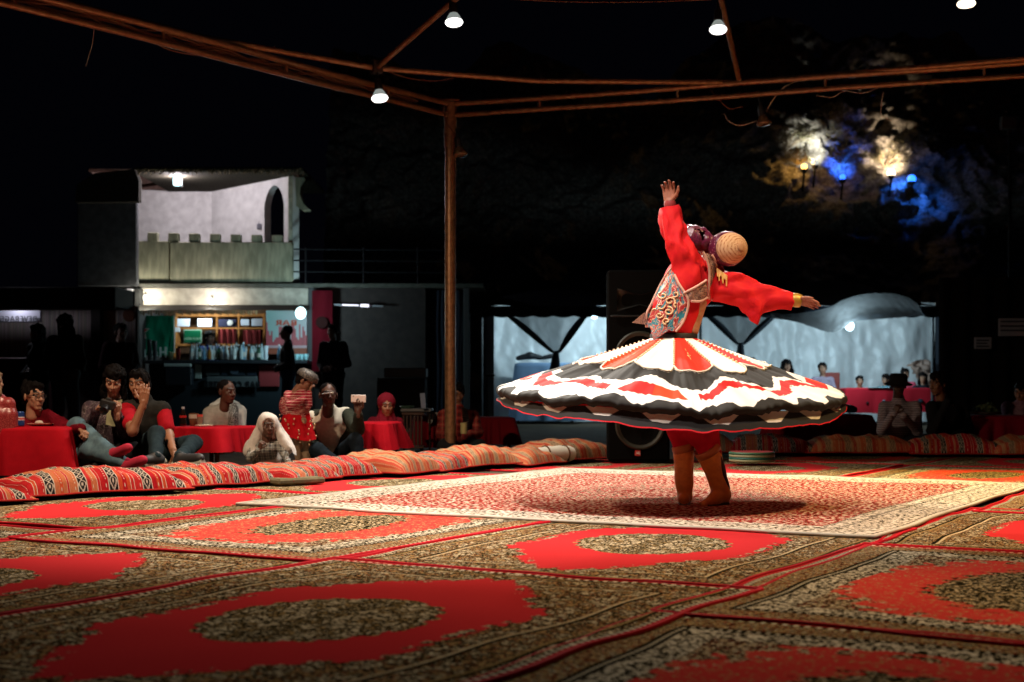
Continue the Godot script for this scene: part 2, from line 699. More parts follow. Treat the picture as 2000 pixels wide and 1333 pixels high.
# the whirling skirt: petals, a black ring, red zigzags on white, black scallops; u goes round, v from waist to rim
func tex_skirt() -> ImageTexture:
	var red := s3(Color(0.62, 0.016, 0.014))
	var orange := s3(Color(0.70, 0.05, 0.012))
	var white := s3(Color(0.74, 0.72, 0.66))
	var black := s3(Color(0.020, 0.020, 0.018))
	var gold := s3(Color(0.62, 0.42, 0.18))
	var wv := noise(77, 1.7, 3)
	return paint(1536, 320, func(u: float, v: float) -> Color:
		var g := wv.get_noise_2d(u * 60.0, v * 12.0)
		var p := fmod(u * 14.0, 1.0)
		var n := int(u * 14.0)
		var end := 0.36 + 0.105 * sqrt(maxf(0.0, 1.0 - pow(absf(p - 0.5) * 2.0, 2.2)))
		if v < end - 0.012:
			var side := absf(p - 0.5)
			if side > 0.485: return gold if fmod(v * 60.0, 1.0) < 0.6 else white
			if n % 2 == 0:
				if side < 0.05 + 0.03 * sin(v * 60.0) and v > 0.16 and v < 0.3 and g > 0.05: return gold
				return red.lerp(orange, 0.5 + 0.5 * sin(n * 2.4))
			return white
		if v < end: return white
		var z := fmod(u * 11.0 + 0.35, 1.0)
		var zn := int(u * 11.0 + 0.35)
		var tri_ := 1.0 - absf(z - 0.5) * 2.0
		var top := 0.655 - 0.10 * clampf(tri_ * 1.7 - 0.35, 0.0, 1.0) + 0.006 * g
		if v < top: return black
		if v < top + 0.035: return white
		var zig := top + 0.05
		if zn % 3 == 1:
			if v > 0.665 and v < 0.80 and absf(z - 0.5) < 0.30 + (v - 0.70) * 0.7: return orange if z < 0.5 else red
		elif v > zig and v < zig + 0.075 + 0.01 * g: return red
		var s := fmod(u * 22.0, 1.0)
		var drip := 0.845 + 0.065 * clampf(1.6 - absf(s - 0.5) * 5.0, 0.0, 1.0)
		if v < drip: return white
		return black)

func tex_hem() -> ImageTexture:
	var red := s3(Color(0.55, 0.010, 0.018))
	var white := s3(Color(0.70, 0.68, 0.62))
	var black := s3(Color(0.022, 0.022, 0.022))
	return paint(1024, 96, func(u: float, v: float) -> Color:
		if v > 0.93: return red
		var s := fmod(u * 20.0, 1.0)
		if v < 0.62 and v > 0.02:
			if v < 0.12 and fmod(u * 3.0 + 0.15, 1.0) < 0.5: return red
			return white if absf(s - 0.5) < 0.40 - v * 0.42 else black
		return black)

# embroidered waistcoat: scrolls of gold cord, turquoise and dark red cloth
func tex_vest() -> ImageTexture:
	var f := noise(31, 0.022, 2)
	var f2 := noise(32, 0.018, 2)
	var rng := RandomNumberGenerator.new()
	rng.seed = 9
	var teal := s3(Color(0.015, 0.17, 0.22))
	var red := s3(Color(0.30, 0.012, 0.016))
	var gold := s3(Color(0.58, 0.40, 0.20))
	var pale := s3(Color(0.60, 0.42, 0.33))
	return paint(256, 256, func(u: float, v: float) -> Color:
		var a := f.get_noise_2d(u * 256, v * 256)
		var b := f2.get_noise_2d(u * 256, v * 256 + 90)
		if absf(a) < 0.10: return gold if rng.randf() < 0.85 else red
		if absf(b) < 0.07: return pale
		if b > 0.16: return teal
		return red)

func tex_plaid(base: Color, dark: Color, lines: Color, n := 6.0) -> ImageTexture:
	return paint(128, 128, func(u: float, v: float) -> Color:
		var a := fmod(u * n, 1.0)
		var b := fmod(v * n, 1.0)
		var k := (0.5 if a < 0.42 else 0.0) + (0.5 if b < 0.42 else 0.0)
		var c := base.lerp(dark, k)
		if absf(a - 0.7) < 0.05 or absf(b - 0.7) < 0.05: c = c.lerp(lines, 0.7)
		return s3(c))

func tex_stripes(a: Color, b: Color, n := 16.0, share := 0.35) -> ImageTexture:
	return paint(8, 256, func(_u: float, v: float) -> Color: return s3(b if fmod(v * n, 1.0) < share else a))

func tex_flowers(seed_: int, pal: Array, freq := 0.05) -> ImageTexture:
	var f := noise(seed_, freq, 2)
	var f2 := noise(seed_ + 1, freq * 1.3, 2)
	return paint(192, 192, func(u: float, v: float) -> Color:
		var k := clampf(f.get_noise_2d(u * 192, v * 192) * 0.9 + 0.5 + 0.25 * f2.get_noise_2d(u * 192, v * 192), 0.0, 0.999)
		return s3(pal[int(k * pal.size())]))

func tri_tex(t: Texture2D, size: float, rough := 0.85) -> StandardMaterial3D:
	var m := textured(t, rough)
	m.uv1_triplanar = true
	m.uv1_scale = Vector3.ONE / size
	return m

# ---------------------------------------------------------------- the carpeted floor
var waves: FastNoiseLite
var carpet_mats := {}

func floor_wave(x: float, z: float) -> float:
	return 0.005 * waves.get_noise_2d(x, z) - 0.020

func carpet(kind: String, cx: float, cd: float, W: float, L: float, deg: float, y: float, label: String) -> Node3D:
	var a := deg_to_rad(deg)
	var U := Vector3(cos(a), 0, sin(a))
	var V := Vector3(sin(a), 0, -cos(a))
	var c := Vector3(cx, 0, -cd)
	var t := thing("carpet", label, "carpet", c, "carpets laid edge to edge over the dance floor")
	var edge := noise(int(cx * 100 + cd * 37) + 500, 0.9, 1)
	var pos := func(s: float, r: float) -> Vector3:
		var p: Vector3 = c + U * ((s - 0.5) * W + 0.02 * edge.get_noise_2d(r * 3, s)) + V * ((r - 0.5) * L + 0.02 * edge.get_noise_2d(s * 3, r + 9))
		p.y = y + floor_wave(p.x, p.z)
		return p
	var g := Geo.new()
	g.sheet(30, 36, pos)
	var pile := obj("pile", g, carpet_mats[kind], t)
	var b := Geo.new()
	var rim := []
	for k in 30: rim.append(pos.call(k / 30.0, 0.0))
	for k in 36: rim.append(pos.call(1.0, k / 36.0))
	for k in 30: rim.append(pos.call(1.0 - k / 30.0, 1.0))
	for k in 37: rim.append(pos.call(0.0, 1.0 - k / 36.0))
	var ring := []
	for p in rim: ring.append(p + Vector3(0, -0.002, 0))
	b.tube(ring, 0.010, 6, false)
	obj("binding", b, mat(0.46, 0.42, 0.34, 0.9) if kind == "cream" else mat(0.46, 0.010, 0.018, 0.9), t)
	return t

func carpets() -> void:
	waves = noise(4, 0.8, 2)
	for k in [["red", 660, 905, 1.86, 2.55, 11], ["gold", 620, 800, 1.86, 2.40, 23], ["cream", 900, 980, 4.0, 4.35, 35]]:
		var m := textured(tex_carpet(k[0], k[1], k[2], k[3], k[4], k[5]), 0.95)
		m.specular_mode = BaseMaterial3D.SPECULAR_DISABLED
		m.heightmap_enabled = true
		m.heightmap_texture = m.albedo_texture
		m.heightmap_scale = 0.3
		carpet_mats[k[0]] = m
	var D := 29.5
	carpet("cream", 1.1, 9.8, 4.0, 4.35, 29.7, 0.0221, "large cream bordered carpet with red centre under the whirling dancer")
	carpet("red", -0.60, 4.53, 1.90, 2.60, 30.5, 0.0159, "dark red carpet with oval medallion whose lower corner leaves the picture")
	carpet("red", 0.655, 6.75, 1.86, 2.55, 28.5, 0.0097, "red carpet with oval medallion tucked under the front edge of the cream carpet")
	carpet("gold", -0.965, 7.66, 1.88, 2.70, 30.0, 0.0128, "gold bordered carpet with pale inner band beside the tip of the cream carpet")
	carpet("red", -2.22, 5.45, 1.86, 2.55, 30.0, 0.0066, "red carpet cut off by the lower edge at the far side from the dancer's boots")
	carpet("red", -2.30, 8.97, 1.86, 2.50, 29.0, 0.0097, "red carpet with oval medallion along the first striped cushions")
	carpet("red", -0.92, 11.1, 1.86, 2.45, 28.0, 0.0066, "red carpet with oval medallion between the white shawled boy's cushions and cream carpet")
	carpet("gold", -3.55, 6.75, 1.86, 2.40, 30.0, 0.0035, "greyish gold carpet mostly out of view below the first cushion")
	carpet("gold", 1.87, 5.22, 1.90, 2.36, 30.5, 0.0128, "gold bordered carpet in front of the corner of the cream carpet")
	carpet("gold", 0.74, 3.20, 1.90, 2.36, 28.0, 0.0097, "gold bordered carpet running out of the bottom of the picture")
	carpet("red", 3.02, 7.25, 1.86, 2.40, 29.5, 0.0066, "red carpet beside the lettered side border of the cream carpet")
	carpet("gold", 4.14, 9.10, 1.86, 2.40, 29.5, 0.0097, "gold bordered carpet beyond the side border of the cream carpet")
	carpet("red", 0.60, 13.7, 1.86, 2.45, 29.5, 0.0035, "dim red carpet in front of the black loudspeaker")
	carpet("red", 2.30, 12.95, 1.86, 2.45, 29.5, 0.0097, "dim red carpet with the striped drum on it")
	carpet("gold", 3.98, 12.0, 1.86, 2.40, 29.5, 0.0066, "carpet in yellow light behind the cream carpet's far border")
	carpet("red", 5.62, 11.1, 1.86, 2.45, 29.5, 0.0035, "carpet cut by the picture edge in yellow light behind the cream carpet")
	carpet("gold", 3.55, 15.0, 1.86, 2.40, 29.5, 0.0035, "unlit carpet in front of the dark far cushions")
	carpet("red", 5.20, 14.1, 1.86, 2.45, 29.5, 0.0066, "unlit carpet in front of the red table by the picture edge")

# ---------------------------------------------------------------- floor cushions
var weave := []

func cushion(called: String, label: String, c: Vector3, len_: float, wid: float, hi: float, turn: float, m: Material, seed_: int, group: String, tilt := 0.0) -> Node3D:
	var t := thing(called, label, "cushion", c, group)
	var ns := noise(seed_, 2.2, 2)
	var fold := noise(seed_ + 40, 7.0, 1)
	var B := Basis(Vector3.UP, turn) * Basis(Vector3.RIGHT, tilt)
	for side in [1.0, -1.0]:
		var g := Geo.new()
		var f := func(u: float, v: float) -> Vector3:
			var a := u * 2 - 1
			var b := v * 2 - 1
			var k := pow(maxf(0.0, 1 - pow(absf(a), 3.4)), 0.5) * pow(maxf(0.0, 1 - pow(absf(b), 4.6)), 0.5)
			var pinch := 1.0 - 0.06 * (1 - a * a) * absf(b) - 0.0
			var x := a * len_ / 2 * (1.0 - 0.05 * (1 - b * b))
			var z := b * wid / 2 * pinch
			var y: float = hi * 0.20 + (k * hi * 0.80 if side > 0 else -k * hi * 0.15) * (1.0 + 0.18 * ns.get_noise_2d(x * 1.2, z * 1.5 + 3))
			y += k * 0.009 * fold.get_noise_2d(x * 0.5 + z * 0.9, z * 0.4) + 0.012 * ns.get_noise_2d(x * 0.5 + 9, z * 0.5)
			y = maxf(y, 0.012 + (0.004 if side > 0 else 0.0))
			return c + B * Vector3(x, y, z)
		g.sheet(40, 26, f)
		if side > 0:
			obj("cover", g, m, t)
		else:
			for q in g.n.size(): g.n[q] = -g.n[q] if g.n[q].y > 0.2 else g.n[q]
			obj("underside", g, m, t)
	var s := Geo.new()
	var ring := []
	for q in 41:
		var p := float(q) / 40.0 * 4.0
		var e := fmod(p, 1.0) * 2 - 1
		var ab: Vector2 = [Vector2(e, -1), Vector2(1, e), Vector2(-e, 1), Vector2(-1, -e)][int(p) % 4]
		var x := ab.x * len_ / 2 * (1.0 - 0.05 * (1 - ab.y * ab.y))
		var z := ab.y * wid / 2 * (1.0 - 0.06 * (1 - ab.x * ab.x) * absf(ab.y))
		ring.append(c + B * Vector3(x, maxf(hi * 0.20 + 0.012 * ns.get_noise_2d(x * 0.5 + 9, z * 0.5), 0.014), z))
	s.tube(ring, 0.007, 5, false)
	obj("piping", s, mat(0.30, 0.02, 0.015, 0.9), t)
	return t

func cushions() -> void:
	for k in 4:
		var m := textured(tex_weave(60 + k * 7, k > 1), 0.8)
		m.metallic_specular = 0.15
		m.heightmap_enabled = true
		m.heightmap_texture = m.albedo_texture
		m.heightmap_scale = 0.15
		weave.append(m)
	var A := Vector3(-3.18, 0, -8.9)
	var dir := Vector3(0.62, 0, -0.784)
	var out := Vector3(-0.784, 0, -0.62)
	var turn := atan2(0.784, 0.62)
	var rows := [
		[-0.95, 0.30, 0.17, -0.08, 0.02, "striped floor cushion cut by the picture edge below the red table cloth"],
		[0.22, 1.52, 0.21, -0.10, 0.0, "plump striped floor cushion with folded corner below the seated couple"],
		[1.40, 2.40, 0.20, 0.05, 0.05, "striped floor cushion below the man's sneakers"],
		[2.26, 2.98, 0.16, 0.14, -0.02, "short striped floor cushion lying on a khaki pad before the shawled boy"],
		[2.86, 3.52, 0.19, -0.10, 0.06, "striped floor cushion below the standing girl's legs"],
		[3.40, 4.20, 0.22, 0.16, -0.04, "bright striped floor cushion with dark piping below the phone holder"],
		[4.08, 4.76, 0.18, 0.10, 0.06, "pale orange floor cushion beside the foot of the pipe post"],
		[4.64, 5.32, 0.23, -0.12, 0.02, "pale orange floor cushion just past the foot of the pipe post"],
		[5.20, 5.95, 0.19, 0.06, -0.03, "orange floor cushion next to the white bolster"],
		[5.88, 6.95, 0.25, -0.06, 0.05, "shaded orange floor cushion between white bolster and loudspeaker"],
	]
	for k in rows.size():
		var r: Array = rows[k]
		var c: Vector3 = A + dir * (r[0] + r[1]) / 2.0 + out * (0.34 + r[4])
		c.y = -0.012
		cushion("floor_cushion", r[5], c, r[1] - r[0] - 0.06, 0.72, r[2] * 0.84, turn + r[3] * 1.5, weave[[0, 1, 0, 1, 0, 2, 1, 2, 3, 2, 3][k]], 100 + k * 3, "striped cushions along the dance floor")
	var dim := [[1345, 1440, 15.4, "dark cushion behind the dancer's boots at the far side"], [1430, 1592, 15.3, "dark striped cushion behind the drum"], [1584, 1792, 15.2, "dark striped cushion below the man in the hat"], [1786, 1962, 15.0, "dark striped cushion below the dim red table"], [1950, 2130, 14.8, "dark striped cushion cut by the picture edge past the dim red table"]]
	for k in dim.size():
		var r: Array = dim[k]
		var p := on_floor(r[0], r[2])
		var q := on_floor(r[1], r[2])
		cushion("floor_cushion", r[3], (p + q) / 2 + Vector3(0, -0.012, -0.25), p.distance_to(q) + 0.05, 0.66, 0.21, 0.06 * (k % 3) - 0.09, weave[[3, 1, 3, 0, 3][k]], 160 + k * 3, "striped cushions along the far side")
	# white bolster with dark straps, lying at the end of the row
	var t := thing("white_bolster", "white rolled bolster with dark straps beside an orange cushion", "bolster", on_floor(1085, 13.55))
	var g := Geo.new()
	var p0 := on_floor(1046, 13.45, 0.085)
	var p1 := on_floor(1124, 13.75, 0.085)
	var pts := []
	var rad := []
	for k in 13:
		var u := k / 12.0
		pts.append(p0.lerp(p1, u))
		rad.append(0.068 * pow(1 - pow(absf(u * 2 - 1), 4.0), 0.4) + 0.012 + 0.004 * sin(k * 2.1))
	g.tube(pts, rad, 14)
	obj("roll", g, mat(0.55, 0.50, 0.40, 0.85), t)
	for u in [0.24, 0.72]:
		var s := Geo.new()
		var c := p0.lerp(p1, u)
		var ax := (p1 - p0).normalized()
		var ring := []
		for k in 17:
			var a := TAU * k / 16
			ring.append(c + Vector3.UP * cos(a) * 0.082 + ax.cross(Vector3.UP) * sin(a) * 0.082)
		s.tube(ring, 0.008, 6, false)
		obj("strap", s, mat(0.10, 0.05, 0.025, 0.8), t)
	# khaki pad that shows under a short cushion
	t = thing("khaki_pad", "thin khaki pad poking out from under a striped cushion", "pad", on_floor(575, 10.9))
	g = Geo.new()
	g.box(on_floor(572, 10.86, 0.018), Vector3(0.40, 0.05, 0.30), Basis(Vector3.UP, turn - 0.25), 0.03)
	obj("cover", g, mottled(Color(0.10, 0.085, 0.045), Color(0.15, 0.125, 0.07), 0.3, 71), t)

# ---------------------------------------------------------------- pipe canopy and its lamps
var frame_mat: StandardMaterial3D

func canopy() -> void:
	frame_mat = mottled(Color(0.36, 0.195, 0.090), Color(0.20, 0.098, 0.044), 0.45, 12, 0.36, 0.08, 0.45)
	var t := thing("canopy_frame", "rusty copper coloured pipe frame on one tall post over the dance floor", "canopy frame", Vector3(-0.65, 0, -15.1))
	var g := Geo.new()
	g.tube([Vector3(-0.65, 0, -15.1), Vector3(-0.65, 3.72, -15.1)], 0.058, 20)
	obj("post", g, frame_mat, t)
	g = Geo.new()
	g.tube([Vector3(-0.65, 3.25, -15.1), Vector3(-0.65, 3.72, -15.1)], 0.066, 20)
	g.box(Vector3(-0.65, 3.735, -15.1), Vector3(0.2, 0.012, 0.2))
	obj("sleeve", g, frame_mat, t)
	var L := Vector3(-3.15, 0, 4.46).normalized()
	var R := Vector3(5.3, 0, 1.95).normalized()
	var c := Vector3(-0.65, 0, -15.1)
	for e in [[L, 9.0], [R, 9.0]]:
		var d: Vector3 = e[0]
		for y in [3.58, 3.70]:
			g = Geo.new()
			var pts := []
			for k in 10:
				pts.append(c + d * (0.05 + e[1] * k / 9.0) + Vector3.UP * (y + 0.006 * sin(k * 1.7 + y * 9)))
			g.tube(pts, 0.030 if y > 3.6 else 0.027, 12)
			obj("beam", g, frame_mat, t)
		for k in 6:
			g = Geo.new()
			var p: Vector3 = c + d * (1.0 + k * 1.45)
			g.tube([p + Vector3.UP * 3.60, p + Vector3.UP * 3.68], 0.016, 8)
			obj("spacer", g, frame_mat, t)
	var J := at(735, 133, 13.4)
	var K := at(1445, 161, 14.1)
	var A := Vector3(1.16, 4.79, -10.0)
	var ring := [at(20, -22, 10.7), at(400, 74, 12.5), J]
	for part in [ring, [J, at(1050, 158, 14.03), K], [K, at(2000, 115, 13.08), at(2700, 40, 12.0)]]:
		g = Geo.new()
		g.tube(part, 0.028, 12)
		obj("ring_pipe", g, frame_mat, t)
	for p in [J, K, Vector3(3.9, 3.72, -6.2), Vector3(-1.9, 3.72, -6.0)]:
		g = Geo.new()
		g.tube([p, A], 0.027, 12)
		obj("rafter", g, frame_mat, t)
	g = Geo.new()
	g.box(J + Vector3(0, 0.01, 0.0), Vector3(0.10, 0.13, 0.10), Basis(Vector3.UP, 0.5), 0.01)
	obj("clamp", g, mat(0.05, 0.03, 0.02, 0.5, 0.5), t)
	# cables
	var cab := mat(0.16, 0.075, 0.040, 0.7)
	var n := noise(8, 1.0, 2)
	t = thing("cable_bundle", "loose bundle of brown cables tied along the beam before the post", "cables", c + L * 6.0 + Vector3.UP * 3.6)
	for k in 5:
		g = Geo.new()
		var pts := []
		for q in 40:
			var s := 0.5 + q * 0.2
			pts.append(c + L * s + Vector3.UP * (3.66 + 0.05 * n.get_noise_2d(s * 1.3, k * 9.0) - 0.04 * absf(sin(s * 1.1 + k * 0.8)) * (k % 2)) + L.cross(Vector3.UP) * (0.045 + 0.03 * n.get_noise_2d(s * 1.5, k * 5.0 + 60)))
		g.tube(pts, 0.009 + 0.003 * (k % 3), 6)
		obj("cable", g, cab, t)
	var loops := [
		["hanging_wire", "thin pale wire hanging from the cable bundle", [at(183, 57, 11.6), at(180, 85, 11.6), at(172, 112, 11.6), at(167, 130, 11.6)], 0.003],
		["hanging_wire", "short pale wire sticking up across the beam pipes", [at(500, 135, 13.0), at(512, 118, 12.98), at(522, 106, 12.95), at(538, 88, 12.9)], 0.003],
		["hanging_wire", "brown cable sagging in loops between two spacers of the beam", [at(280, 70, 12.0), at(330, 97, 12.15), at(395, 107, 12.4), at(430, 88, 12.6)], 0.006],
		["hanging_wire", "white cable looping under the unlit lamp", [at(1415, 222, 14.3), at(1425, 238, 14.25), at(1448, 245, 14.2), at(1478, 236, 14.2)], 0.006],
		["hanging_wire", "white cable rising in an arc from the unlit lamp over both pipes", [at(1496, 220, 14.2), at(1510, 195, 14.1), at(1532, 170, 14.0), at(1562, 157, 14.0)], 0.006],
		["hanging_wire", "white cable end hanging below the beam before the blue hill light", [at(1726, 180, 13.6), at(1722, 205, 13.6), at(1723, 225, 13.6), at(1741, 235, 13.6)], 0.005],
		["hanging_wire", "thin pale cable snaking along the lower pipe past the unlit lamp", [at(1595, 186, 13.9), at(1625, 190, 13.85), at(1650, 178, 13.8), at(1685, 182, 13.7), at(1715, 172, 13.65)], 0.004],
		["hanging_wire", "thin cable sagging below the ring pipe beside the hanging lamp", [at(760, 140, 13.4), at(800, 153, 13.5), at(850, 158, 13.65), at(885, 152, 13.75)], 0.004],
		["hanging_wire", "faint cable crossing the top edge between two lit lamps", [at(1000, -2, 12.4), at(1100, 3, 12.4), at(1240, 4, 12.4), at(1390, -1, 12.5)], 0.005],
		["hanging_wire", "brown cable running down the post to the unlit lamp", [at(865, 210, 14.95), at(872, 240, 14.95), at(886, 262, 14.95), at(885, 300, 14.95)], 0.006],
		["hanging_wire", "dark cable looped from the beam to the unlit lamp's clamp", [at(1388, 175, 14.2), at(1405, 195, 14.2), at(1425, 212, 14.2), at(1450, 208, 14.2)], 0.005],
	]
	for w in loops:
		g = Geo.new()
		g.tube(curve(w[2], 6), w[3], 6)
		var o := obj(w[0], g, mat(0.42, 0.36, 0.29, 0.6) if "white" in w[1] or "pale" in w[1] else cab)
		tag(o, w[1], "cable", "")
	# the lit lamps, and more of them above and behind the camera's view
	# position, aim, half angle, energy
	lamp(at(742, 196, 13.3), Vector3(0.0, 0, -11.2), 66, LAMP_COOL, 13.0, "lit reflector lamp hanging below the pipe joint beside the post")
	lamp(at(887, 48, 12.3), Vector3(0.2, 0, -10.4), 50, LAMP_COOL, 24.0, "lit reflector lamp hanging from the sloping pipe near the top edge")
	lamp(at(1403, 62, 12.6), Vector3(1.6, 0, -9.9), 42, LAMP_COOL, 18.0, "lit reflector lamp hanging beside the upright sloping pipe")
	lamp(at(1888, 12, 12.0), Vector3(3.7, 0, -10.9), 32, LAMP_YELLOW, 38.0, "lit yellowish reflector lamp cut by the top edge")
	lamp(Vector3(-3.4, 3.6, -9.4), Vector3(-1.9, 0, -10.3), 68, LAMP_WARM, 15.0, "lit reflector lamp above the picture over the gold bordered carpet")
	lamp(Vector3(0.8, 4.7, -6.1), Vector3(1.0, 0.5, -8.4), 31, LAMP_PINK, 13.5, "lit reflector lamp above the picture aimed at the dancer")
	lamp(Vector3(-0.7, 4.6, -7.3), Vector3(-0.6, 0, -8.3), 38, LAMP_PINK, 37.0, "lit reflector lamp above the picture over the red medallion carpet")
	lamp(Vector3(3.3, 4.4, -7.3), Vector3(2.5, 0.0, -7.3), 44, LAMP_AMBER, 25.0, "lit amber reflector lamp above the picture over the red carpet")
	unlit_lamp(at(893, 268, 14.95), "unlit reflector lamp clamped to the pipe post")
	unlit_lamp(at(1486, 205, 14.15), "unlit reflector lamp hanging from the lower pipe before the hill")

func lamp_shape(t: Node3D, face: Vector3, down: Vector3, glass: StandardMaterial3D) -> void:
	var up := -down.normalized()
	var B := Basis(Quaternion(Vector3.UP, up))
	var g := Geo.new()
	g.lathe(face, [[0.0, -0.008], [0.045, -0.004], [0.068, 0.004], [0.078, 0.018], [0.074, 0.030]], 24, B)
	obj("bulb", g, glass, t)
	g = Geo.new()
	g.lathe(face, [[0.0735, 0.0305], [0.066, 0.046], [0.050, 0.078], [0.034, 0.102]], 24, B)
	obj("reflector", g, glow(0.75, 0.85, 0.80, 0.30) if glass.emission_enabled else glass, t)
	g = Geo.new()
	g.lathe(face + up * 0.099, [[0.0, 0.0], [0.036, 0.0], [0.040, 0.01], [0.036, 0.07], [0.030, 0.11], [0.012, 0.12], [0.010, 0.20], [0.0, 0.205]], 18, B)
	obj("socket", g, mat(0.012, 0.012, 0.012, 0.5), t)

func lamp(face: Vector3, aim: Vector3, half: float, col: Color, e: float, label: String) -> void:
	var down := (aim - face).normalized()
	var t := thing("reflector_lamp", label, "lamp", face, "reflector lamps hung from the canopy pipes")
	var m := glow(col.r * 0.5 + 0.5, col.g * 0.5 + 0.5, col.b * 0.5 + 0.5, 3.0)
	lamp_shape(t, face, (down + Vector3(0, -1.6, 0)).normalized(), m)
	var l := SpotLight3D.new()
	l.name = "lamp_light"
	l.light_color = col.linear_to_srgb()
	l.light_energy = e
	l.light_size = 0.06
	l.spot_angle = half
	l.spot_angle_attenuation = 0.6
	l.spot_range = 40.0
	l.spot_attenuation = 2.0
	l.shadow_enabled = true
	t.add_child(l, true)
	l.position = down.normalized() * 0.012
	l.basis = Basis(Quaternion(Vector3.FORWARD, down.normalized()))

func unlit_lamp(top: Vector3, label: String) -> void:
	var t := thing("reflector_lamp", label, "lamp", top, "reflector lamps hung from the canopy pipes")
	var down := Vector3(0.18, -1, 0.1)
	lamp_shape(t, top + down.normalized() * 0.21, down, mat(0.20, 0.13, 0.07, 0.25, 0.3))

# ---------------------------------------------------------------- loudspeaker and drum
func loudspeaker() -> void:
	var c := on_floor(1250, 13.75)
	var t := thing("loudspeaker", "tall black loudspeaker cabinet standing behind the dancer", "loudspeaker", c)
	var black := mat(0.004, 0.004, 0.004, 0.6)
	var B := Basis(Vector3.UP, -0.05)
	var g := Geo.new()
	g.box(c + Vector3(0, 0.93, -0.28), Vector3(0.60, 1.84, 0.52), B, 0.02)
	obj("cabinet", g, mottled(Color(0.0018, 0.0018, 0.0016), Color(0.0032, 0.0030, 0.0028), 0.12, 22, 0.75, 0.05), t)
	for y in [0.36, 1.02]:
		g = Geo.new()
		var q := c + Vector3(0, y, -0.005)
		g.lathe(q, [[0.235, -0.02], [0.240, 0.012], [0.222, 0.018], [0.210, 0.006], [0.195, 0.004]], 36, Basis(Vector3.RIGHT, PI / 2))
		var ring := obj("woofer_ring", g, mat(0.022, 0.021, 0.013, 0.5), t)
		g = Geo.new()
		g.lathe(q, [[0.196, 0.003], [0.09, -0.012], [0.075, 0.004], [0.0, 0.022]], 36, Basis(Vector3.RIGHT, PI / 2))
		obj("woofer_cone", g, mat(0.004, 0.004, 0.0036, 0.8), ring)
	g = Geo.new()
	g.sheet(14, 6, func(u: float, v: float) -> Vector3:
		var x := (u - 0.5)
		return c + Vector3(x * 0.44, 1.56 + (v - 0.5) * 0.22 * (0.45 + 0.55 * absf(x * 2)), 0.006 - 0.10 * (1 - x * x * 4) * (1 - pow(v * 2 - 1, 2))))
	obj("horn", g, mat(0.010, 0.010, 0.009, 0.4), t)
	g = Geo.new()
	g.box(c + Vector3(0, 1.405, -0.012), Vector3(0.56, 0.02, 0.02))
	obj("divider", g, black, t)
	g = Geo.new()
	g.box(c + Vector3(-0.02, 0.088, -0.006), Vector3(0.056, 0.054, 0.012), B, 0.004)
	var badge := obj("badge", g, mat(0.55, 0.03, 0.02, 0.4), t)
	lettering("JBL", 0.022, mat(0.8, 0.75, 0.7), badge, c + Vector3(-0.02, 0.090, 0.004))

func drum() -> void:
	var c := on_floor(1469, 13.45)
	var t := thing("frame_drum", "flat round drum with green and cream stripes and red skin on carpet", "drum", c)
	c.y = 0.025
	var bands := [[0.0, 0.022, Color(0.30, 0.30, 0.15)], [0.022, 0.044, Color(0.02, 0.14, 0.11)], [0.044, 0.066, Color(0.34, 0.32, 0.17)], [0.066, 0.092, Color(0.05, 0.16, 0.09)]]
	for b in bands:
		var g := Geo.new()
		g.lathe(c, [[0.196, b[0]], [0.212, b[0] + 0.001], [0.214, (b[0] + b[1]) / 2], [0.212, b[1] - 0.001], [0.196, b[1]]], 40)
		obj("hoop", g, mat(b[2].r, b[2].g, b[2].b, 0.5), t)
	var g := Geo.new()
	g.lathe(c, [[0.202, 0.085], [0.200, 0.094], [0.12, 0.090], [0.0, 0.088]], 40)
	obj("skin", g, mat(0.42, 0.02, 0.02, 0.6), t)

# ---------------------------------------------------------------- people
var hands := {}
var head_base: Geo
var head_mask := PackedByteArray()
var hairs := {}

# wrist at the origin, fingers along +y, palm towards +z, thumb on +x
func hand_geo(curl: float, spread: float) -> Geo:
	var key := "%.2f %.2f" % [curl, spread]
	if hands.has(key):
		return hands[key]
	var s := []
	var xs := [0.030, 0.0105, -0.0095, -0.028]
	var ls := [0.072, 0.081, 0.075, 0.058]
	for k in 4:
		var base := Vector3(xs[k], 0.088 - 0.006 * absf(k - 1.2), 0.0)
		s.append([Vector3(xs[k] * 0.62, 0.004, 0), base, 0.0155, 0.0115])
		var dirx: float = xs[k] * spread * 7.0
		var ang := curl * 0.9 + 0.08
		var p := base
		for j in 3:
			var l: float = ls[k] * [0.46, 0.31, 0.23][j]
			var d := Vector3(dirx, cos(ang), sin(ang)).normalized()
			s.append([p, p + d * l, 0.0098 - j * 0.0012, 0.0088 - j * 0.0012])
			p += d * l
			ang += curl * 1.25 + 0.06
	var p := Vector3(0.020, 0.022, 0.006)
	var d := Vector3(0.74, 0.62, 0.28).normalized()
	for j in 3:
		var l: float = [0.042, 0.032, 0.026][j]
		s.append([p, p + d * l, 0.0135 - j * 0.002, 0.0115 - j * 0.0018])
		p += d * l
		d = (d + Vector3(-0.35 * curl - 0.12, 0.18, 0.30 * curl)).normalized()
	s.append([Vector3(0, -0.03, 0), Vector3(0, 0.012, 0), 0.026, 0.024])
	hands[key] = sdf(s, 0.0045, 0.006)
	return hands[key]

func hand_at(g: Geo, wrist: Vector3, dir: Vector3, palm: Vector3, curl: float, spread: float, thumb_x: float, size: float, skin: Color) -> void:
	var y := dir.normalized()
	var z := (palm - y * palm.dot(y)).normalized()
	var x := y.cross(z)
	var h := hand_geo(curl, spread)
	var from := g.v.size()
	var b := Basis(x * thumb_x, y, z)
	b = b * Basis.from_scale(Vector3.ONE * size)
	g.join(h, Transform3D(b, wrist))
	for k in range(from, g.v.size()): g.c[k] = skin

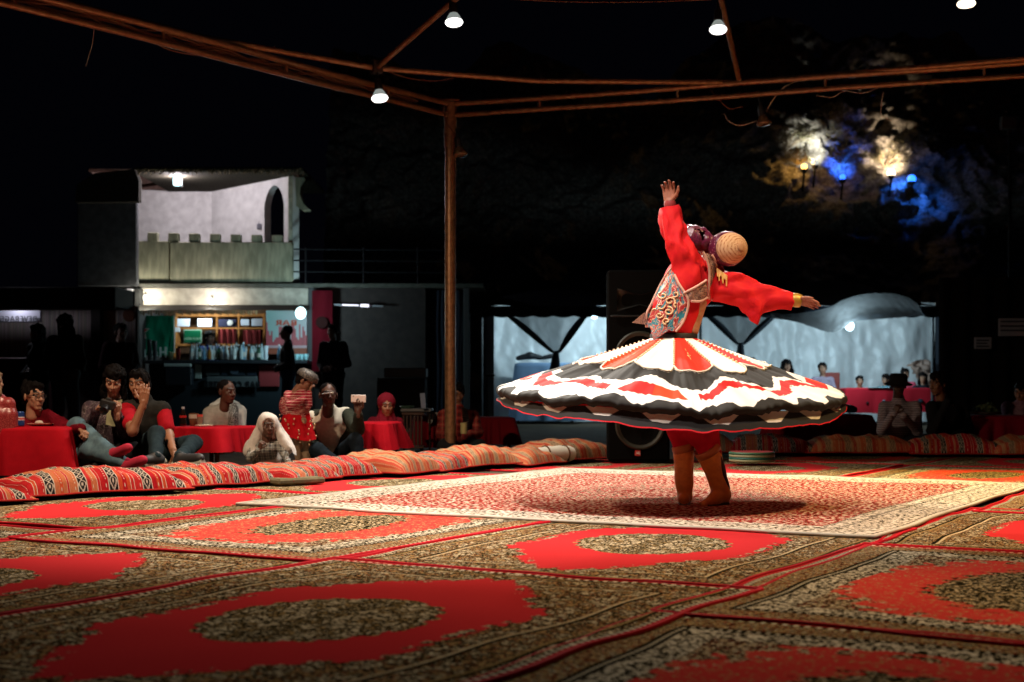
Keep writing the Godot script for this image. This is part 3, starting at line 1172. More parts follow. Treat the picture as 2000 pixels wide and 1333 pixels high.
func make_head() -> void:
	var I := Basis()
	var s := [
		[Vector3(0, 0.03, -0.015), Vector3(0.074, 0.085, 0.095), I], [Vector3(0, -0.045, 0.020), Vector3(0.056, 0.066, 0.066), I],
		[Vector3(-0.012, -0.094, 0.058), Vector3(0.012, -0.094, 0.058), 0.017, 0.017],
		[Vector3(0, 0.014, 0.080), Vector3(0, -0.024, 0.101), 0.007, 0.0115], [Vector3(-0.012, -0.027, 0.092), Vector3(0.012, -0.027, 0.092), 0.008, 0.008],
		[Vector3(-0.036, -0.018, 0.052), Vector3(-0.030, -0.030, 0.058), 0.024, 0.022], [Vector3(0.036, -0.018, 0.052), Vector3(0.030, -0.030, 0.058), 0.024, 0.022],
		[Vector3(-0.042, 0.030, 0.066), Vector3(-0.012, 0.030, 0.080), 0.010, 0.009], [Vector3(0.042, 0.030, 0.066), Vector3(0.012, 0.030, 0.080), 0.010, 0.009],
		[Vector3(-0.019, -0.056, 0.077), Vector3(0.019, -0.056, 0.077), 0.006, 0.006], [Vector3(-0.016, -0.066, 0.075), Vector3(0.016, -0.066, 0.075), 0.0065, 0.0065],
		[Vector3(-0.079, -0.002, -0.012), Vector3(0.009, 0.031, 0.019), Basis(Vector3.UP, -0.35)], [Vector3(0.079, -0.002, -0.012), Vector3(0.009, 0.031, 0.019), Basis(Vector3.UP, 0.35)],
		[Vector3(0, -0.07, -0.018), Vector3(0, -0.16, -0.03), 0.050, 0.052],
		[Vector3(-0.031, 0.010, 0.092), Vector3(-0.029, 0.010, 0.092), 0.0135, 0.0135, -1], [Vector3(0.031, 0.010, 0.092), Vector3(0.029, 0.010, 0.092), 0.0135, 0.0135, -1],
	]
	head_base = sdf(s, 0.0055, 0.012)
	for p in head_base.v:
		var m := 0
		var ax := absf(p.x)
		if p.z > 0.065 and absf(p.y + 0.061) < 0.011 and ax < 0.024 - absf(p.y + 0.061) * 0.9: m = 1
		elif p.z > 0.055 and ax > 0.011 and ax < 0.052 and absf(p.y - 0.032 - 0.006 * sin((ax - 0.01) * 60.0)) < 0.0062: m = 2
		head_mask.append(m)
	for sx in [-1.0, 1.0]:
		var c := Vector3(0.0305 * sx, 0.010, 0.0705)
		var f := head_base.v.size()
		head_base.ball(c, Vector3.ONE * 0.0125, 14, 10, Basis(Vector3.RIGHT, PI / 2))
		for k in range(f, head_base.v.size()):
			var q := (head_base.v[k] - c).normalized()
			head_mask.append(4 if q.z > 0.86 else (3 if absf(q.y) < 0.55 else 0))

func hair_geo(kind: String) -> Geo:
	if hairs.has(kind):
		return hairs[kind]
	var I := Basis()
	var s := [[Vector3(0, 0.090, 0.026), Vector3(0.062, 0.034, 0.056), I], [Vector3(0, 0.046, -0.026), Vector3(0.090, 0.088, 0.103), I], [Vector3(0, 0.0, -0.055), Vector3(0.078, 0.080, 0.062), I]]
	if kind == "long" or kind == "curly":
		var w := 1.35 if kind == "curly" else 1.0
		for sx in [-1.0, 1.0]:
			s.append([Vector3(0.066 * sx, 0.04, -0.01), Vector3(0.078 * sx * w, -0.10, 0.005), 0.030 * w, 0.030 * w])
			s.append([Vector3(0.078 * sx * w, -0.10, 0.005), Vector3(0.085 * sx, -0.23, 0.03), 0.032 * w, 0.020])
		s.append([Vector3(0, 0.02, -0.07), Vector3(0, -0.24, -0.075), 0.062 * w, 0.050])
		if kind == "curly": s.append([Vector3(0, 0.06, -0.03), Vector3(0.105, 0.085, 0.105), I])
	elif kind == "bun":
		s.append([Vector3(0, 0.10, -0.10), Vector3(0, 0.12, -0.11), 0.040, 0.035])
	elif kind == "crop":
		s = [[Vector3(0, 0.040, -0.024), Vector3(0.079, 0.081, 0.094), I]]
	elif kind == "hood":
		s = [[Vector3(0, 0.035, -0.035), Vector3(0.100, 0.105, 0.110), I], [Vector3(0, -0.08, -0.03), Vector3(0, -0.20, -0.03), 0.088, 0.13], [Vector3(0, -0.02, 0.105), Vector3(0, -0.05, 0.105), 0.072, 0.066, -1]]
	hairs[kind] = sdf(s, 0.007 if kind != "long" else 0.008, 0.018, 0.014 if kind != "hood" and kind != "crop" else 0.005, 14.0 if kind != "curly" else 26.0)
	return hairs[kind]

func pick(J: Dictionary, a: String, b: String) -> bool:
	return J.has(a) and J.has(b)

# J: joints in the world ("l" is the photo's left); look: skin, clothes and hair
func human(t: Node3D, J: Dictionary, look: Dictionary) -> void:
	var s: float = look.get("s", 1.0)
	var cell: float = look.get("cell", 0.019)
	var skin: Color = look.skin
	var lat: Vector3 = (J.sr - J.sl).normalized()
	var hs: float = look.get("head", s)
	var ts: float = s * look.get("torso", 1.0)
	var build := func(o: float, parts: String) -> Array:
		var a := []
		if "t" in parts:
			var q := o * 1.0
			a.append([J.pelvis - lat * 0.070 * ts, J.chest - lat * 0.080 * ts, 0.098 * ts + q, 0.092 * ts + q])
			a.append([J.pelvis + lat * 0.070 * ts, J.chest + lat * 0.080 * ts, 0.098 * ts + q, 0.092 * ts + q])
			a.append([J.pelvis, J.chest, 0.110 * ts + q, 0.105 * ts + q])
			a.append([J.sl + lat * 0.01, J.sr - lat * 0.01, 0.052 * s + q, 0.052 * s + q])
			a.append([J.chest, J.neck, 0.098 * s + q, 0.050 * s + q])
		for e in ["l", "r"]:
			if pick(J, "s" + e, "e" + e):
				if "u" in parts: a.append([J["s" + e], J["e" + e], 0.053 * s + o, 0.041 * s + o])
				elif "h" in parts: a.append([J["s" + e], (J["s" + e] as Vector3).lerp(J["e" + e], 0.66), 0.055 * s + o, 0.050 * s + o * 1.3])
			if "f" in parts and pick(J, "e" + e, "w" + e): a.append([J["e" + e], J["w" + e], 0.041 * s + o, 0.029 * s + o])
			if "g" in parts and pick(J, "k" + e, "a" + e):
				var hip: Vector3 = J.pelvis + lat * 0.085 * ts * (-1.0 if e == "l" else 1.0) - Vector3(0, 0.02, 0)
				a.append([hip, J["k" + e], 0.086 * ts + o, 0.058 * s + o])
				a.append([J["k" + e], J["a" + e], 0.056 * s + o, 0.036 * s + o])
		if "g" in parts and J.has("kl"):
			a.append([J.pelvis - lat * 0.08 * ts, J.pelvis + lat * 0.08 * ts, 0.105 * ts + o, 0.105 * ts + o])
		return a
	# the body: one surface from head to ankles, with head and hands of a finer grid
	var shapes: Array = build.call(0.0, "tufg")
	shapes.append([J.neck, J.head - (J.up if J.has("up") else Vector3.UP) * 0.06 * hs, 0.052 * s, 0.048 * s])
	var g := sdf(shapes, cell, 0.03 * s)
	for k in g.v.size(): g.c[k] = skin
	var up: Vector3 = J.get("up", Vector3.UP)
	var HB := look_basis(J.face, up)
	var HT := Transform3D(HB * Basis.from_scale(Vector3.ONE * hs), J.head)
	var from := g.v.size()
	g.join(head_base, HT)
	var lip := skin * 0.75 + Color(0.05, 0.0, 0.0)
	for k in head_mask.size():
		g.c[from + k] = [skin, lip, Color(0.012, 0.008, 0.006), skin * 0.5 + Color(0.16, 0.15, 0.14), Color(0.010, 0.006, 0.004)][head_mask[k]]
	for h in look.get("hands", []):
		hand_at(g, h[0], h[1], h[2], h[3], h[4], h[5], h[6] if h.size() > 6 else s, skin)
	var skin_m := vcol(0.55)
	obj("body", g, skin_m, t)
	# clothes
	if look.has("shirt"):
		var parts: String = {"long": "tuf", "short": "th", "none": "t"}[look.get("sleeve", "long")]
		obj("shirt", sdf(build.call((0.013 if parts != "t" else 0.026) * s, parts), cell * 0.9, 0.026 * s, 0.010 * s, 5.0, look.get("seed", 3)), look.shirt, t)
	if look.has("vest"):
		obj("waistcoat", sdf(build.call(0.028 * s, "t"), cell * 0.9, 0.026 * s, 0.008 * s, 5.0, look.get("seed", 3) + 1), look.vest, t)
	if look.has("trousers"):
		obj("trousers", sdf(build.call(0.014 * s, "g"), cell, 0.026 * s, 0.012 * s, 5.0, look.get("seed", 3) + 2), look.trousers, t)
	if look.has("shoe"):
		for e in ["l", "r"]:
			if pick(J, "a" + e, "t" + e):
				var a: Vector3 = J["a" + e]
				var toe: Vector3 = J["t" + e]
				var d := (toe - a).normalized()
				var dn: Vector3 = J.get("sole" + e, Vector3.DOWN)
				dn = (dn - d * dn.dot(d)).normalized()
				var sh := sdf([[a - d * 0.03 * s + dn * 0.035 * s, toe - d * 0.03, 0.042 * s, 0.034 * s], [a, a + dn * 0.03 * s, 0.046 * s, 0.048 * s], [a + d * 0.02 + dn * 0.02, toe - d * 0.05, 0.042 * s, 0.034 * s]], 0.012, 0.02)
				var shoe := obj("shoe", sh, look.shoe, t)
				if look.has("sole"):
					var so := Geo.new()
					so.tube([a - d * 0.07 * s + dn * 0.062 * s, a + dn * 0.066 * s, toe + dn * 0.030 * s], [0.030 * s, 0.034 * s, 0.030 * s], 10)
					obj("sole", so, look.sole, shoe)
	if look.has("hair"):
		var hg := Geo.new()
		hg.join(hair_geo(look.hair), HT)
		obj("hood" if look.hair == "hood" else "hair", hg, look.get("hair_mat", mat(0.005, 0.004, 0.004, 0.7)), t)

func person(label: String, where: Vector3, group := "") -> Node3D:
	return thing("person", label, "person", where, group)

func denim(r: float, g: float, b: float, seed_: int) -> StandardMaterial3D:
	return mottled(Color(r, g, b), Color(r * 0.6, g * 0.62, b * 0.68), 0.35, seed_, 0.9, 0.1)

# a draped sheet of cloth through a grid of points, with a little thickness
func cloth(rows: Array, nu: int, nv: int, wr: float, seed_: int) -> Geo:
	var g := Geo.new()
	var ns := noise(seed_, 5.0, 2)
	var m := rows.size()
	var f := func(u: float, v: float) -> Vector3:
		var y := v * (m - 1)
		var k := mini(int(y), m - 2)
		var line := []
		for q in rows[0].size():
			var a: Vector3 = rows[maxi(k - 1, 0)][q]
			var b: Vector3 = rows[mini(k + 2, m - 1)][q]
			line.append((rows[k][q] as Vector3).cubic_interpolate(rows[k + 1][q], a, b, y - k))
		var x := u * (line.size() - 1)
		var j := mini(int(x), line.size() - 2)
		var p: Vector3 = (line[j] as Vector3).cubic_interpolate(line[j + 1], line[maxi(j - 1, 0)], line[mini(j + 2, line.size() - 1)], x - j)
		return p + Vector3(0.3, 0.4, 1.0) * wr * ns.get_noise_3dv(p * 1.6)
	g.sheet(nu, nv, f)
	return g

# ---------------------------------------------------------------- the whirling dancer
func torso_front(px: float, py: float, more := 0.0) -> Vector3:
	var k := clampf((655.0 - py) / 115.0, 0.0, 1.2)
	var axis := lerpf(1306.0, 1347.0, k)
	var r := 0.166 - 0.03 * absf(k - 0.6)
	var dx := (px - axis) / 314.6
	return at(px, py, 8.9) + Vector3(0, 0, sqrt(maxf(r * r - dx * dx, 0.0)) + 0.014 + more)

func dancer() -> void:
	var D := 8.9
	var t := person("dancer in wide whirling black, white and red skirt with raised arms", on_floor(1365, D))
	var Z := Vector3(0, 0, 1)
	var skin := Color(0.30, 0.105, 0.055)
	var red := mottled(Color(0.58, 0.018, 0.016), Color(0.50, 0.010, 0.016), 0.5, 41, 0.62)
	red.metallic_specular = 0.2
	var J := {
		"pelvis": at(1312, 660, D), "chest": at(1346, 556, D), "neck": at(1384, 512, D) + Z * 0.02, "head": at(1421, 488, D) + Z * 0.06,
		"up": Vector3(0.53, 0.02, 0.85).normalized(), "face": Vector3(0.85, 0.05, -0.53).normalized(),
		"sl": at(1345, 535, D) + Z * 0.02, "sr": at(1398, 545, D) + Z * 0.0, "el": at(1316, 468, D) + Z * 0.085, "er": at(1474, 572, D) + Z * 0.10, "wl": at(1308, 402, D) + Z * 0.02, "wr": at(1544, 588, D) + Z * 0.16,
		"kl": at(1332, 838, D), "kr": at(1370, 842, D) + Z * 0.10, "al": at(1337, 955, D), "ar": at(1404, 948, D) + Z * 0.04,
	}
	human(t, J, {"skin": skin, "cell": 0.016, "torso": 0.62, "hands": [
		[at(1307, 399, D) + Z * 0.02, Vector3(-0.04, 1, -0.05), Vector3(-0.35, -0.1, 1), 0.36, 0.75, 1.0, 0.98],
		[at(1544, 589, D) + Z * 0.16, Vector3(1, -0.20, 0.05), Vector3(0.1, -0.75, 0.6), 0.10, 0.25, -1.0, 0.92]]})
	var shirt := sdf([[J.pelvis, at(1322, 608, D), 0.130, 0.146], [at(1322, 608, D), J.chest, 0.146, 0.148], [J.chest, at(1378, 528, D), 0.140, 0.090], [at(1340, 556, D), at(1338, 535, D), 0.12, 0.10], [at(1366, 560, D), at(1395, 548, D), 0.105, 0.085]], 0.014, 0.05, 0.010, 5.0, 12)
	obj("shirt", shirt, red, t)
	# wide sleeves
	var loft := func(secs: Array, down: bool) -> Geo:
		var g := Geo.new()
		var ns := noise(19 if down else 23, 7.0, 2)
		g.sheet(28, (secs.size() - 1) * 5, func(u: float, v: float) -> Vector3:
			var y := v * (secs.size() - 1)
			var k := mini(int(y), secs.size() - 2)
			var w := y - k
			var pa: Array = secs[maxi(k - 1, 0)]; var p0: Array = secs[k]; var p1: Array = secs[k + 1]; var pb: Array = secs[mini(k + 2, secs.size() - 1)]
			var q := []
			for j in 6: q.append(cubic_interpolate(p0[j], p1[j], pa[j], pb[j], w))
			var a := u * TAU
			var c: Vector3 = at((q[0] + q[2]) / 2, (q[1] + q[3]) / 2, D) + Z * q[4]
			var half := at(q[2], q[3], D) - at((q[0] + q[2]) / 2, (q[1] + q[3]) / 2, D)
			var p: Vector3 = c + half * cos(a) + Z * q[5] * sin(a)
			p += (half * cos(a) + Z * q[5] * sin(a)).normalized() * 0.011 * sin(a * 5.0 + 3.0 * v + 2.0 * sin(v * 9.0)) * sin(PI * minf(1.0, v * 1.3))
			return p + Vector3(0.4, 0.3, 1.0) * 0.026 * ns.get_noise_3dv(p * Vector3(1.6, 0.7, 1) if down else p * Vector3(0.6, 1.7, 1)))
		return g
	var sl: Geo = loft.call([[1290, 407, 1324, 402, 0.02, 0.046], [1286, 426, 1333, 424, 0.03, 0.060], [1290, 452, 1337, 450, 0.07, 0.062], [1298, 480, 1342, 474, 0.10, 0.066], [1302, 500, 1355, 492, 0.09, 0.078], [1308, 528, 1370, 513, 0.07, 0.090], [1308, 560, 1380, 550, 0.06, 0.105], [1318, 582, 1374, 572, 0.05, 0.09], [1335, 586, 1366, 578, 0.03, 0.05]], true)
	obj("sleeve", sl, red, t)
	var sr: Geo = loft.call([[1386, 548, 1384, 580, 0.02, 0.05], [1400, 531, 1393, 588, 0.03, 0.080], [1420, 530, 1414, 588, 0.05, 0.078], [1446, 541, 1438, 600, 0.08, 0.070], [1466, 550, 1459, 625, 0.10, 0.060], [1482, 556, 1472, 637, 0.11, 0.052], [1500, 562, 1484, 615, 0.12, 0.050], [1522, 568, 1512, 607, 0.14, 0.048], [1543, 575, 1538, 608, 0.16, 0.044]], false)
	obj("sleeve", sr, red, t)
	var g := Geo.new()
	var wrist := at(1546, 590, D) + Z * 0.16
	g.lathe(wrist, [[0.034, -0.03], [0.041, -0.026], [0.043, 0.0], [0.039, 0.026], [0.032, 0.03]], 20, Basis(Quaternion(Vector3.UP, Vector3(1, -0.2, 0.05).normalized())))
	obj("cuff", g, mat(0.42, 0.25, 0.035, 0.4, 0.3), t)
	g = Geo.new()
	g.lathe(at(1308, 400, D) + Z * 0.02, [[0.034, -0.02], [0.038, 0.0], [0.033, 0.02]], 20)
	obj("cuff", g, mat(0.26, 0.02, 0.02, 0.6), t)
	# bare waist cloth, waistcoat of embroidered panels
	obj("waist_cloth", sdf([[at(1362, 590, D) + Z * 0.055, at(1347, 644, D) + Z * 0.05, 0.050, 0.044], [at(1358, 590, D), at(1346, 644, D), 0.068, 0.060]], 0.014, 0.03, 0.006, 6.0, 4), mottled(Color(0.42, 0.26, 0.14), Color(0.34, 0.17, 0.09), 0.2, 43), t)
	var emb := textured(tex_vest(), 0.6)
	emb.uv1_scale = Vector3(1.0, 1.0, 1)
	emb.heightmap_enabled = true
	emb.heightmap_texture = emb.albedo_texture
	emb.heightmap_scale = 0.5
	var band := textured(tex_flowers(88, [Color(0.03, 0.012, 0.012), Color(0.50, 0.30, 0.20), Color(0.10, 0.015, 0.02), Color(0.55, 0.34, 0.20), Color(0.04, 0.03, 0.035)], 0.035), 0.6)
	var panel := func(left: Array, right: Array, m: Material, called: String, more: float) -> void:
		var p := Geo.new()
		p.sheet(14, 24, func(u: float, v: float) -> Vector3:
			var y := v * (left.size() - 1)
			var k := mini(int(y), left.size() - 2)
			var a: Vector2 = (left[k] as Vector2).lerp(left[k + 1], y - k)
			var b: Vector2 = (right[k] as Vector2).lerp(right[k + 1], y - k)
			var c := a.lerp(b, u)
			return torso_front(c.x, c.y, more + 0.006 * sin(c.x * 0.31) * sin(c.y * 0.23)))
		var pan := obj(called, p, m, t)
		for side in [left, right]:
			var e := Geo.new()
			var line := []
			for k in side.size(): line.append(torso_front(side[k].x, side[k].y, more + 0.004))
			e.tube(curve(line, 4), 0.008, 6)
			obj("trim", e, mat(0.48, 0.27, 0.20, 0.6), pan)
	panel.call([Vector2(1309, 526), Vector2(1299, 540), Vector2(1288, 560), Vector2(1273, 592), Vector2(1262, 616), Vector2(1262, 640)], [Vector2(1313, 540), Vector2(1321, 560), Vector2(1333, 580), Vector2(1338, 598), Vector2(1329, 630), Vector2(1314, 650)], emb, "waistcoat_panel", 0.004)
	panel.call([Vector2(1328, 577), Vector2(1350, 566), Vector2(1374, 551)], [Vector2(1343, 592), Vector2(1360, 592), Vector2(1378, 584)], band, "waistcoat_yoke", 0.012)
	panel.call([Vector2(1366, 498), Vector2(1373, 512), Vector2(1379, 534), Vector2(1379, 566), Vector2(1382, 586)], [Vector2(1384, 503), Vector2(1391, 514), Vector2(1397, 532), Vector2(1395, 562), Vector2(1388, 588)], band, "waistcoat_collar", 0.022)
	var flap := func(a: Vector2, b: Vector2, c: Vector2, za: float, m: Material) -> void:
		var p := Geo.new()
		p.sheet(8, 10, func(u: float, v: float) -> Vector3:
			var e := a.lerp(b, u).lerp(c, v)
			return at(e.x, e.y, D) + Z * lerpf(torso_front(clampf(e.x, 1262, 1340), e.y, 0.01).z + D, za, v))
		obj("waistcoat_flap", p, m, t)
	flap.call(Vector2(1259, 610), Vector2(1268, 636), Vector2(1232, 632), 0.10, band)
	flap.call(Vector2(1266, 634), Vector2(1306, 644), Vector2(1271, 668), 0.17, emb)
	# raised gold cord curls
	for q in [[1291, 580, 7], [1303, 592, 8], [1286, 600, 7], [1300, 611, 8], [1284, 618, 6], [1313, 578, 6], [1296, 630, 6], [1315, 602, 6], [1278, 608, 5]]:
		g = Geo.new()
		var line := []
		for k in 15:
			var a: float = k / 14.0 * TAU * (0.75 + 0.4 * sin(q[1])) * (1.0 if int(q[0]) % 2 else -1.0) + q[0] * 2.3
			var rr: float = q[2] * (0.30 + 0.95 * k / 14.0)
			line.append(torso_front(q[0] + cos(a) * rr, q[1] + sin(a) * rr * 0.9, 0.010))
		g.tube(line, 0.0055, 5)
		obj("embroidery_cord", g, mat(0.58, 0.38, 0.20, 0.5), t.get_node("waistcoat_panel"))
	# fringe on the shoulder
	g = Geo.new()
	for k in 9:
		var p := at(1396 + k * 2.2, 528 + k * 1.6, D) + Z * 0.115
		g.tube([p, p + Vector3(0.004 * sin(k * 2.0), -0.05 - 0.02 * sin(k * 1.7), 0.012)], [0.007, 0.004], 6)
	obj("fringe", g, mat(0.55, 0.28, 0.06, 0.5), t)
	# cap and sequinned scarf
	var hb := look_basis(J.face, J.up)
	var hc: Vector3 = J.head + hb * Vector3(0, 0, -0.012)
	g = Geo.new()
	var prof := []
	for k in 17:
		var a := k / 16.0 * PI / 2
		var rr := 0.103 * cos(a) * (1.0 + (0.010 if k % 3 == 1 else 0.0))
		prof.append([rr, 0.022 + 0.105 * sin(a)])
	g.lathe(hc, prof, 36, hb, Vector3(0.95, 1, 1.08))
	var cn := noise(45, 1.0, 2)
	var rings := paint(256, 128, func(u: float, v: float) -> Color:
		var k := cn.get_noise_2d(u * 14.0, v * 22.0) * 0.5 + 0.5 * sin(v * 46.0 + 2.0 * cn.get_noise_2d(u * 5.0, 3.0))
		if v > 0.72: k = cn.get_noise_2d(cos(u * TAU) * v * 9.0, sin(u * TAU) * v * 9.0) * 1.6
		return s3(Color(0.46, 0.26, 0.13).lerp(Color(0.58, 0.38, 0.21), clampf(0.5 + k, 0.0, 1.0)) if k > -0.62 else Color(0.26, 0.08, 0.04)))
	var cap := obj("cap", g, textured(rings, 0.85), t)
	g = Geo.new()
	g.lathe(hc + hb * Vector3(0, 0.126, 0), [[0.028, -0.004], [0.026, 0.004], [0.014, 0.008], [0.0, 0.008]], 20, hb)
	obj("cap_button", g, mat(0.44, 0.25, 0.13, 0.7), cap)
	var sequin := mottled(Color(0.16, 0.014, 0.050), Color(0.055, 0.006, 0.020), 0.10, 46, 0.35, 0.2)
	g = Geo.new()
	var tex_s := [[0.094, -0.045], [0.108, -0.035], [0.113, 0.0], [0.110, 0.028], [0.100, 0.040]]
	g.lathe(hc, tex_s, 40, hb * Basis(Vector3.RIGHT, -0.12), Vector3(0.96, 1, 1.08))
	var scarf := obj("scarf", g, sequin, t)
	var knot := at(1389, 476, D) + Z * 0.05
	obj("scarf_knot", sdf([[knot, knot + Vector3(0.02, 0.01, 0), 0.024, 0.026]], 0.008, 0.01), sequin, scarf)
	var tail := sdf([[knot, at(1368, 470, D) + Z * 0.04, 0.014, 0.044], [at(1370, 470, D) + Z * 0.04, at(1354, 466, D) + Z * 0.03, 0.046, 0.066], [at(1354, 466, D) + Z * 0.03, at(1346, 468, D), 0.066, 0.056], [at(1350, 456, D) + Z * 0.02, at(1347, 454, D), 0.04, 0.034], [knot, at(1372, 486, D), 0.014, 0.028]], 0.009, 0.05, 0.022, 9.0, 8)
	obj("scarf_tail", tail, sequin, scarf)
	var rng := RandomNumberGenerator.new()
	rng.seed = 5
	g = Geo.new()
	for k in 90:
		var id := rng.randi() % tail.v.size()
		g.ball(tail.v[id] + tail.n[id] * 0.002, Vector3.ONE * 0.0055, 6, 4)
	for k in 60:
		var a := rng.randf() * TAU
		g.ball(hc + hb * Vector3(cos(a) * 0.106, rng.randf_range(-0.03, 0.03), sin(a) * 0.119), Vector3.ONE * 0.0038, 6, 4)
	var seq := obj("sequin", g, mat(0.75, 0.45, 0.50, 0.2, 0.6), scarf)
	seq.set_meta("kind", "stuff")
	# belt, skirt, hem layer
	var c := at(1316, 660, D)
	g = Geo.new()
	g.lathe(c, [[0.120, -0.035], [0.146, -0.03], [0.148, 0.02], [0.125, 0.028]], 32)
	obj("belt", g, mat(0.012, 0.011, 0.010, 0.6), t)
	var rim := func(a: float) -> float:
		return 0.700 - 0.072 * sin(a) - 0.020 * cos(a) + 0.010 * sin(3 * a + 1.0) + 0.006 * sin(7 * a)
	var fl := noise(15, 1.0, 2)
	g = Geo.new()
	var surf := func(u: float, v: float) -> Vector3:
		var a := u * TAU
		var h: float = rim.call(a)
		var r: float
		var y: float
		var p := minf(v / 0.9, 1.0)
		var flut := p * (1.15 - p) * (0.030 * sin(9.0 * a + 4.0 * p) + 0.012 * sin(23.0 * a - 5.0 * p)) + 0.02 * p * fl.get_noise_2d(cos(a) * 3 + 9, sin(a) * 3 + p) + 0.006 * p * sin(31.0 * a + 8.0 * fl.get_noise_2d(cos(a) * 4, sin(a) * 4))
		if v < 0.9:
			r = 0.128 + 0.942 * p
			y = lerpf(1.035, h, pow(p, 0.93)) + flut
		else:
			var q := (v - 0.9) / 0.1
			r = 1.070 + 0.012 * sin(q * PI) - 0.02 * q * q
			y = h - 0.05 * q + flut
		return Vector3(c.x - 0.026 * p + cos(a) * r, y, c.z + sin(a) * r)
	g.sheet(300, 48, surf)
	var fabric := textured(tex_skirt(), 0.75)
	fabric.uv1_offset = Vector3(0.093, 0, 0)
	fabric.metallic_specular = 0.3
	fabric.backlight_enabled = true
	fabric.backlight = Color(0.25, 0.25, 0.25)
	var skirt := obj("skirt", g, fabric, t)
	for k in 14:
		g = Geo.new()
		var line := []
		for q in 13:
			var p := q / 12.0
			var end := 0.36 + 0.105 * sqrt(maxf(0.0, 1.0 - pow(absf(p - 0.5) * 2.0, 2.2)))
			line.append((surf.call((k + p) / 14.0 - 0.093, end - 0.004) as Vector3) + Vector3(0, 0.004, 0))
		g.tube(line, 0.0065, 5)
		obj("petal_cord", g, mat(0.66, 0.58, 0.45, 0.6), skirt)
		g = Geo.new()
		for q in 12:
			g.ball((surf.call(k / 14.0 - 0.093, 0.06 + q * 0.025) as Vector3) + Vector3(0, 0.004, 0), Vector3.ONE * 0.0085, 6, 4)
		obj("petal_beads", g, mat(0.66, 0.50, 0.30, 0.35), skirt)
	g = Geo.new()
	g.sheet(220, 10, func(u: float, v: float) -> Vector3:
		var a := u * TAU
		var h: float = rim.call(a)
		var r := 1.030 + 0.045 * v
		var y: float = h - 0.032 - (0.034 + 0.068 * maxf(0.0, sin(a))) * v + 0.010 * v * fl.get_noise_2d(cos(a) * 5, sin(a) * 5 + 30)
		return Vector3(c.x - 0.026 + cos(a) * r, y, c.z + sin(a) * r))
	var hem := textured(tex_hem(), 0.75)
	hem.metallic_specular = 0.3
	obj("lower_skirt", g, hem, t)
	# trousers and boots
	obj("trousers", sdf([[at(1310, 700, D), at(1331, 838, D), 0.12, 0.088], [at(1331, 838, D), at(1336, 886, D), 0.088, 0.058], [at(1340, 700, D), at(1368, 842, D) + Z * 0.09, 0.12, 0.094], [at(1368, 842, D) + Z * 0.09, at(1384, 888, D) + Z * 0.08, 0.096, 0.062]], 0.015, 0.03, 0.014, 5.0, 9), mottled(Color(0.46, 0.010, 0.030), Color(0.38, 0.008, 0.022), 0.4, 47), t)
	var leather := mottled(Color(0.70, 0.235, 0.030), Color(0.56, 0.16, 0.022), 0.3, 48, 0.5)
	var b1 := sdf([[at(1336, 888, D), at(1337, 950, D), 0.066, 0.050], [at(1337, 950, D), at(1338, 966, D), 0.052, 0.046], [at(1340, 970, D) - Z * 0.03, at(1332, 974, D) + Z * 0.09, 0.042, 0.036], [at(1336, 935, D), at(1337, 940, D), 0.055, 0.055]], 0.010, 0.018, 0.006, 9.0, 3)
	var boots := [obj("boot", b1, leather, t)]
	var b2 := sdf([[at(1383, 891, D) + Z * 0.08, at(1402, 944, D) + Z * 0.05, 0.076, 0.052], [at(1402, 944, D) + Z * 0.05, at(1408, 962, D) + Z * 0.05, 0.055, 0.052], [at(1411, 968, D) + Z * 0.04, at(1366, 982, D) + Z * 0.17, 0.046, 0.024], [at(1408, 958, D) + Z * 0.05, at(1388, 972, D) + Z * 0.11, 0.050, 0.036]], 0.010, 0.018, 0.006, 9.0, 6)
	boots.append(obj("boot", b2, leather, t))
	for q in [[at(1336, 888, D), at(1337, 950, D), 0.069], [at(1383, 891, D) + Z * 0.08, at(1402, 944, D) + Z * 0.05, 0.079]]:
		g = Geo.new()
		var ax: Vector3 = (q[0] - q[1]).normalized()
		var rr: float = q[2]
		g.lathe(q[0] + ax * 0.035, [[rr * 0.82, -0.02], [rr * 1.0, -0.022], [rr * 1.06, 0.0], [rr * 1.05, 0.022], [rr * 0.97, 0.026], [rr * 0.82, 0.01]], 28, Basis(Quaternion(Vector3.UP, (ax + Vector3(-0.25, 0, 0)).normalized())))
		obj("boot_cuff", g, mat(0.36, 0.085, 0.015, 0.5), boots[0] if rr < 0.075 else boots[1])
	for q in [[at(1340, 974, D) - Z * 0.06, at(1331, 979, D) + Z * 0.11], [at(1414, 974, D) + Z * 0.02, at(1370, 986, D) + Z * 0.16]]:
		g = Geo.new()
		var h0: Vector3 = q[0]
		var h1: Vector3 = q[1]
		h0.y = 0.006
		h1.y = 0.004
		g.tube([h0, h0.lerp(h1, 0.5), h1], [0.040, 0.036, 0.026], 12)
		for k in g.v.size(): g.v[k].y = clampf(g.v[k].y, -0.008, 0.014)
		obj("boot_sole", g, mat(0.06, 0.02, 0.010, 0.6), boots[0] if h0.x < 1.2 else boots[1])
	g = Geo.new()
	g.tube(curve([at(1397, 882, D) + Z * 0.115, at(1406, 905, D) + Z * 0.11, at(1412, 930, D) + Z * 0.09, at(1419, 950, D) + Z * 0.07, at(1418, 968, D) + Z * 0.075], 5), [0.006, 0.008, 0.010, 0.011, 0.012, 0.013, 0.014, 0.014, 0.014, 0.014, 0.013, 0.013, 0.013, 0.013, 0.012, 0.012, 0.012, 0.011, 0.010, 0.009, 0.007], 8)
	obj("boot_trim", g, mat(0.035, 0.014, 0.010, 0.5), boots[1])

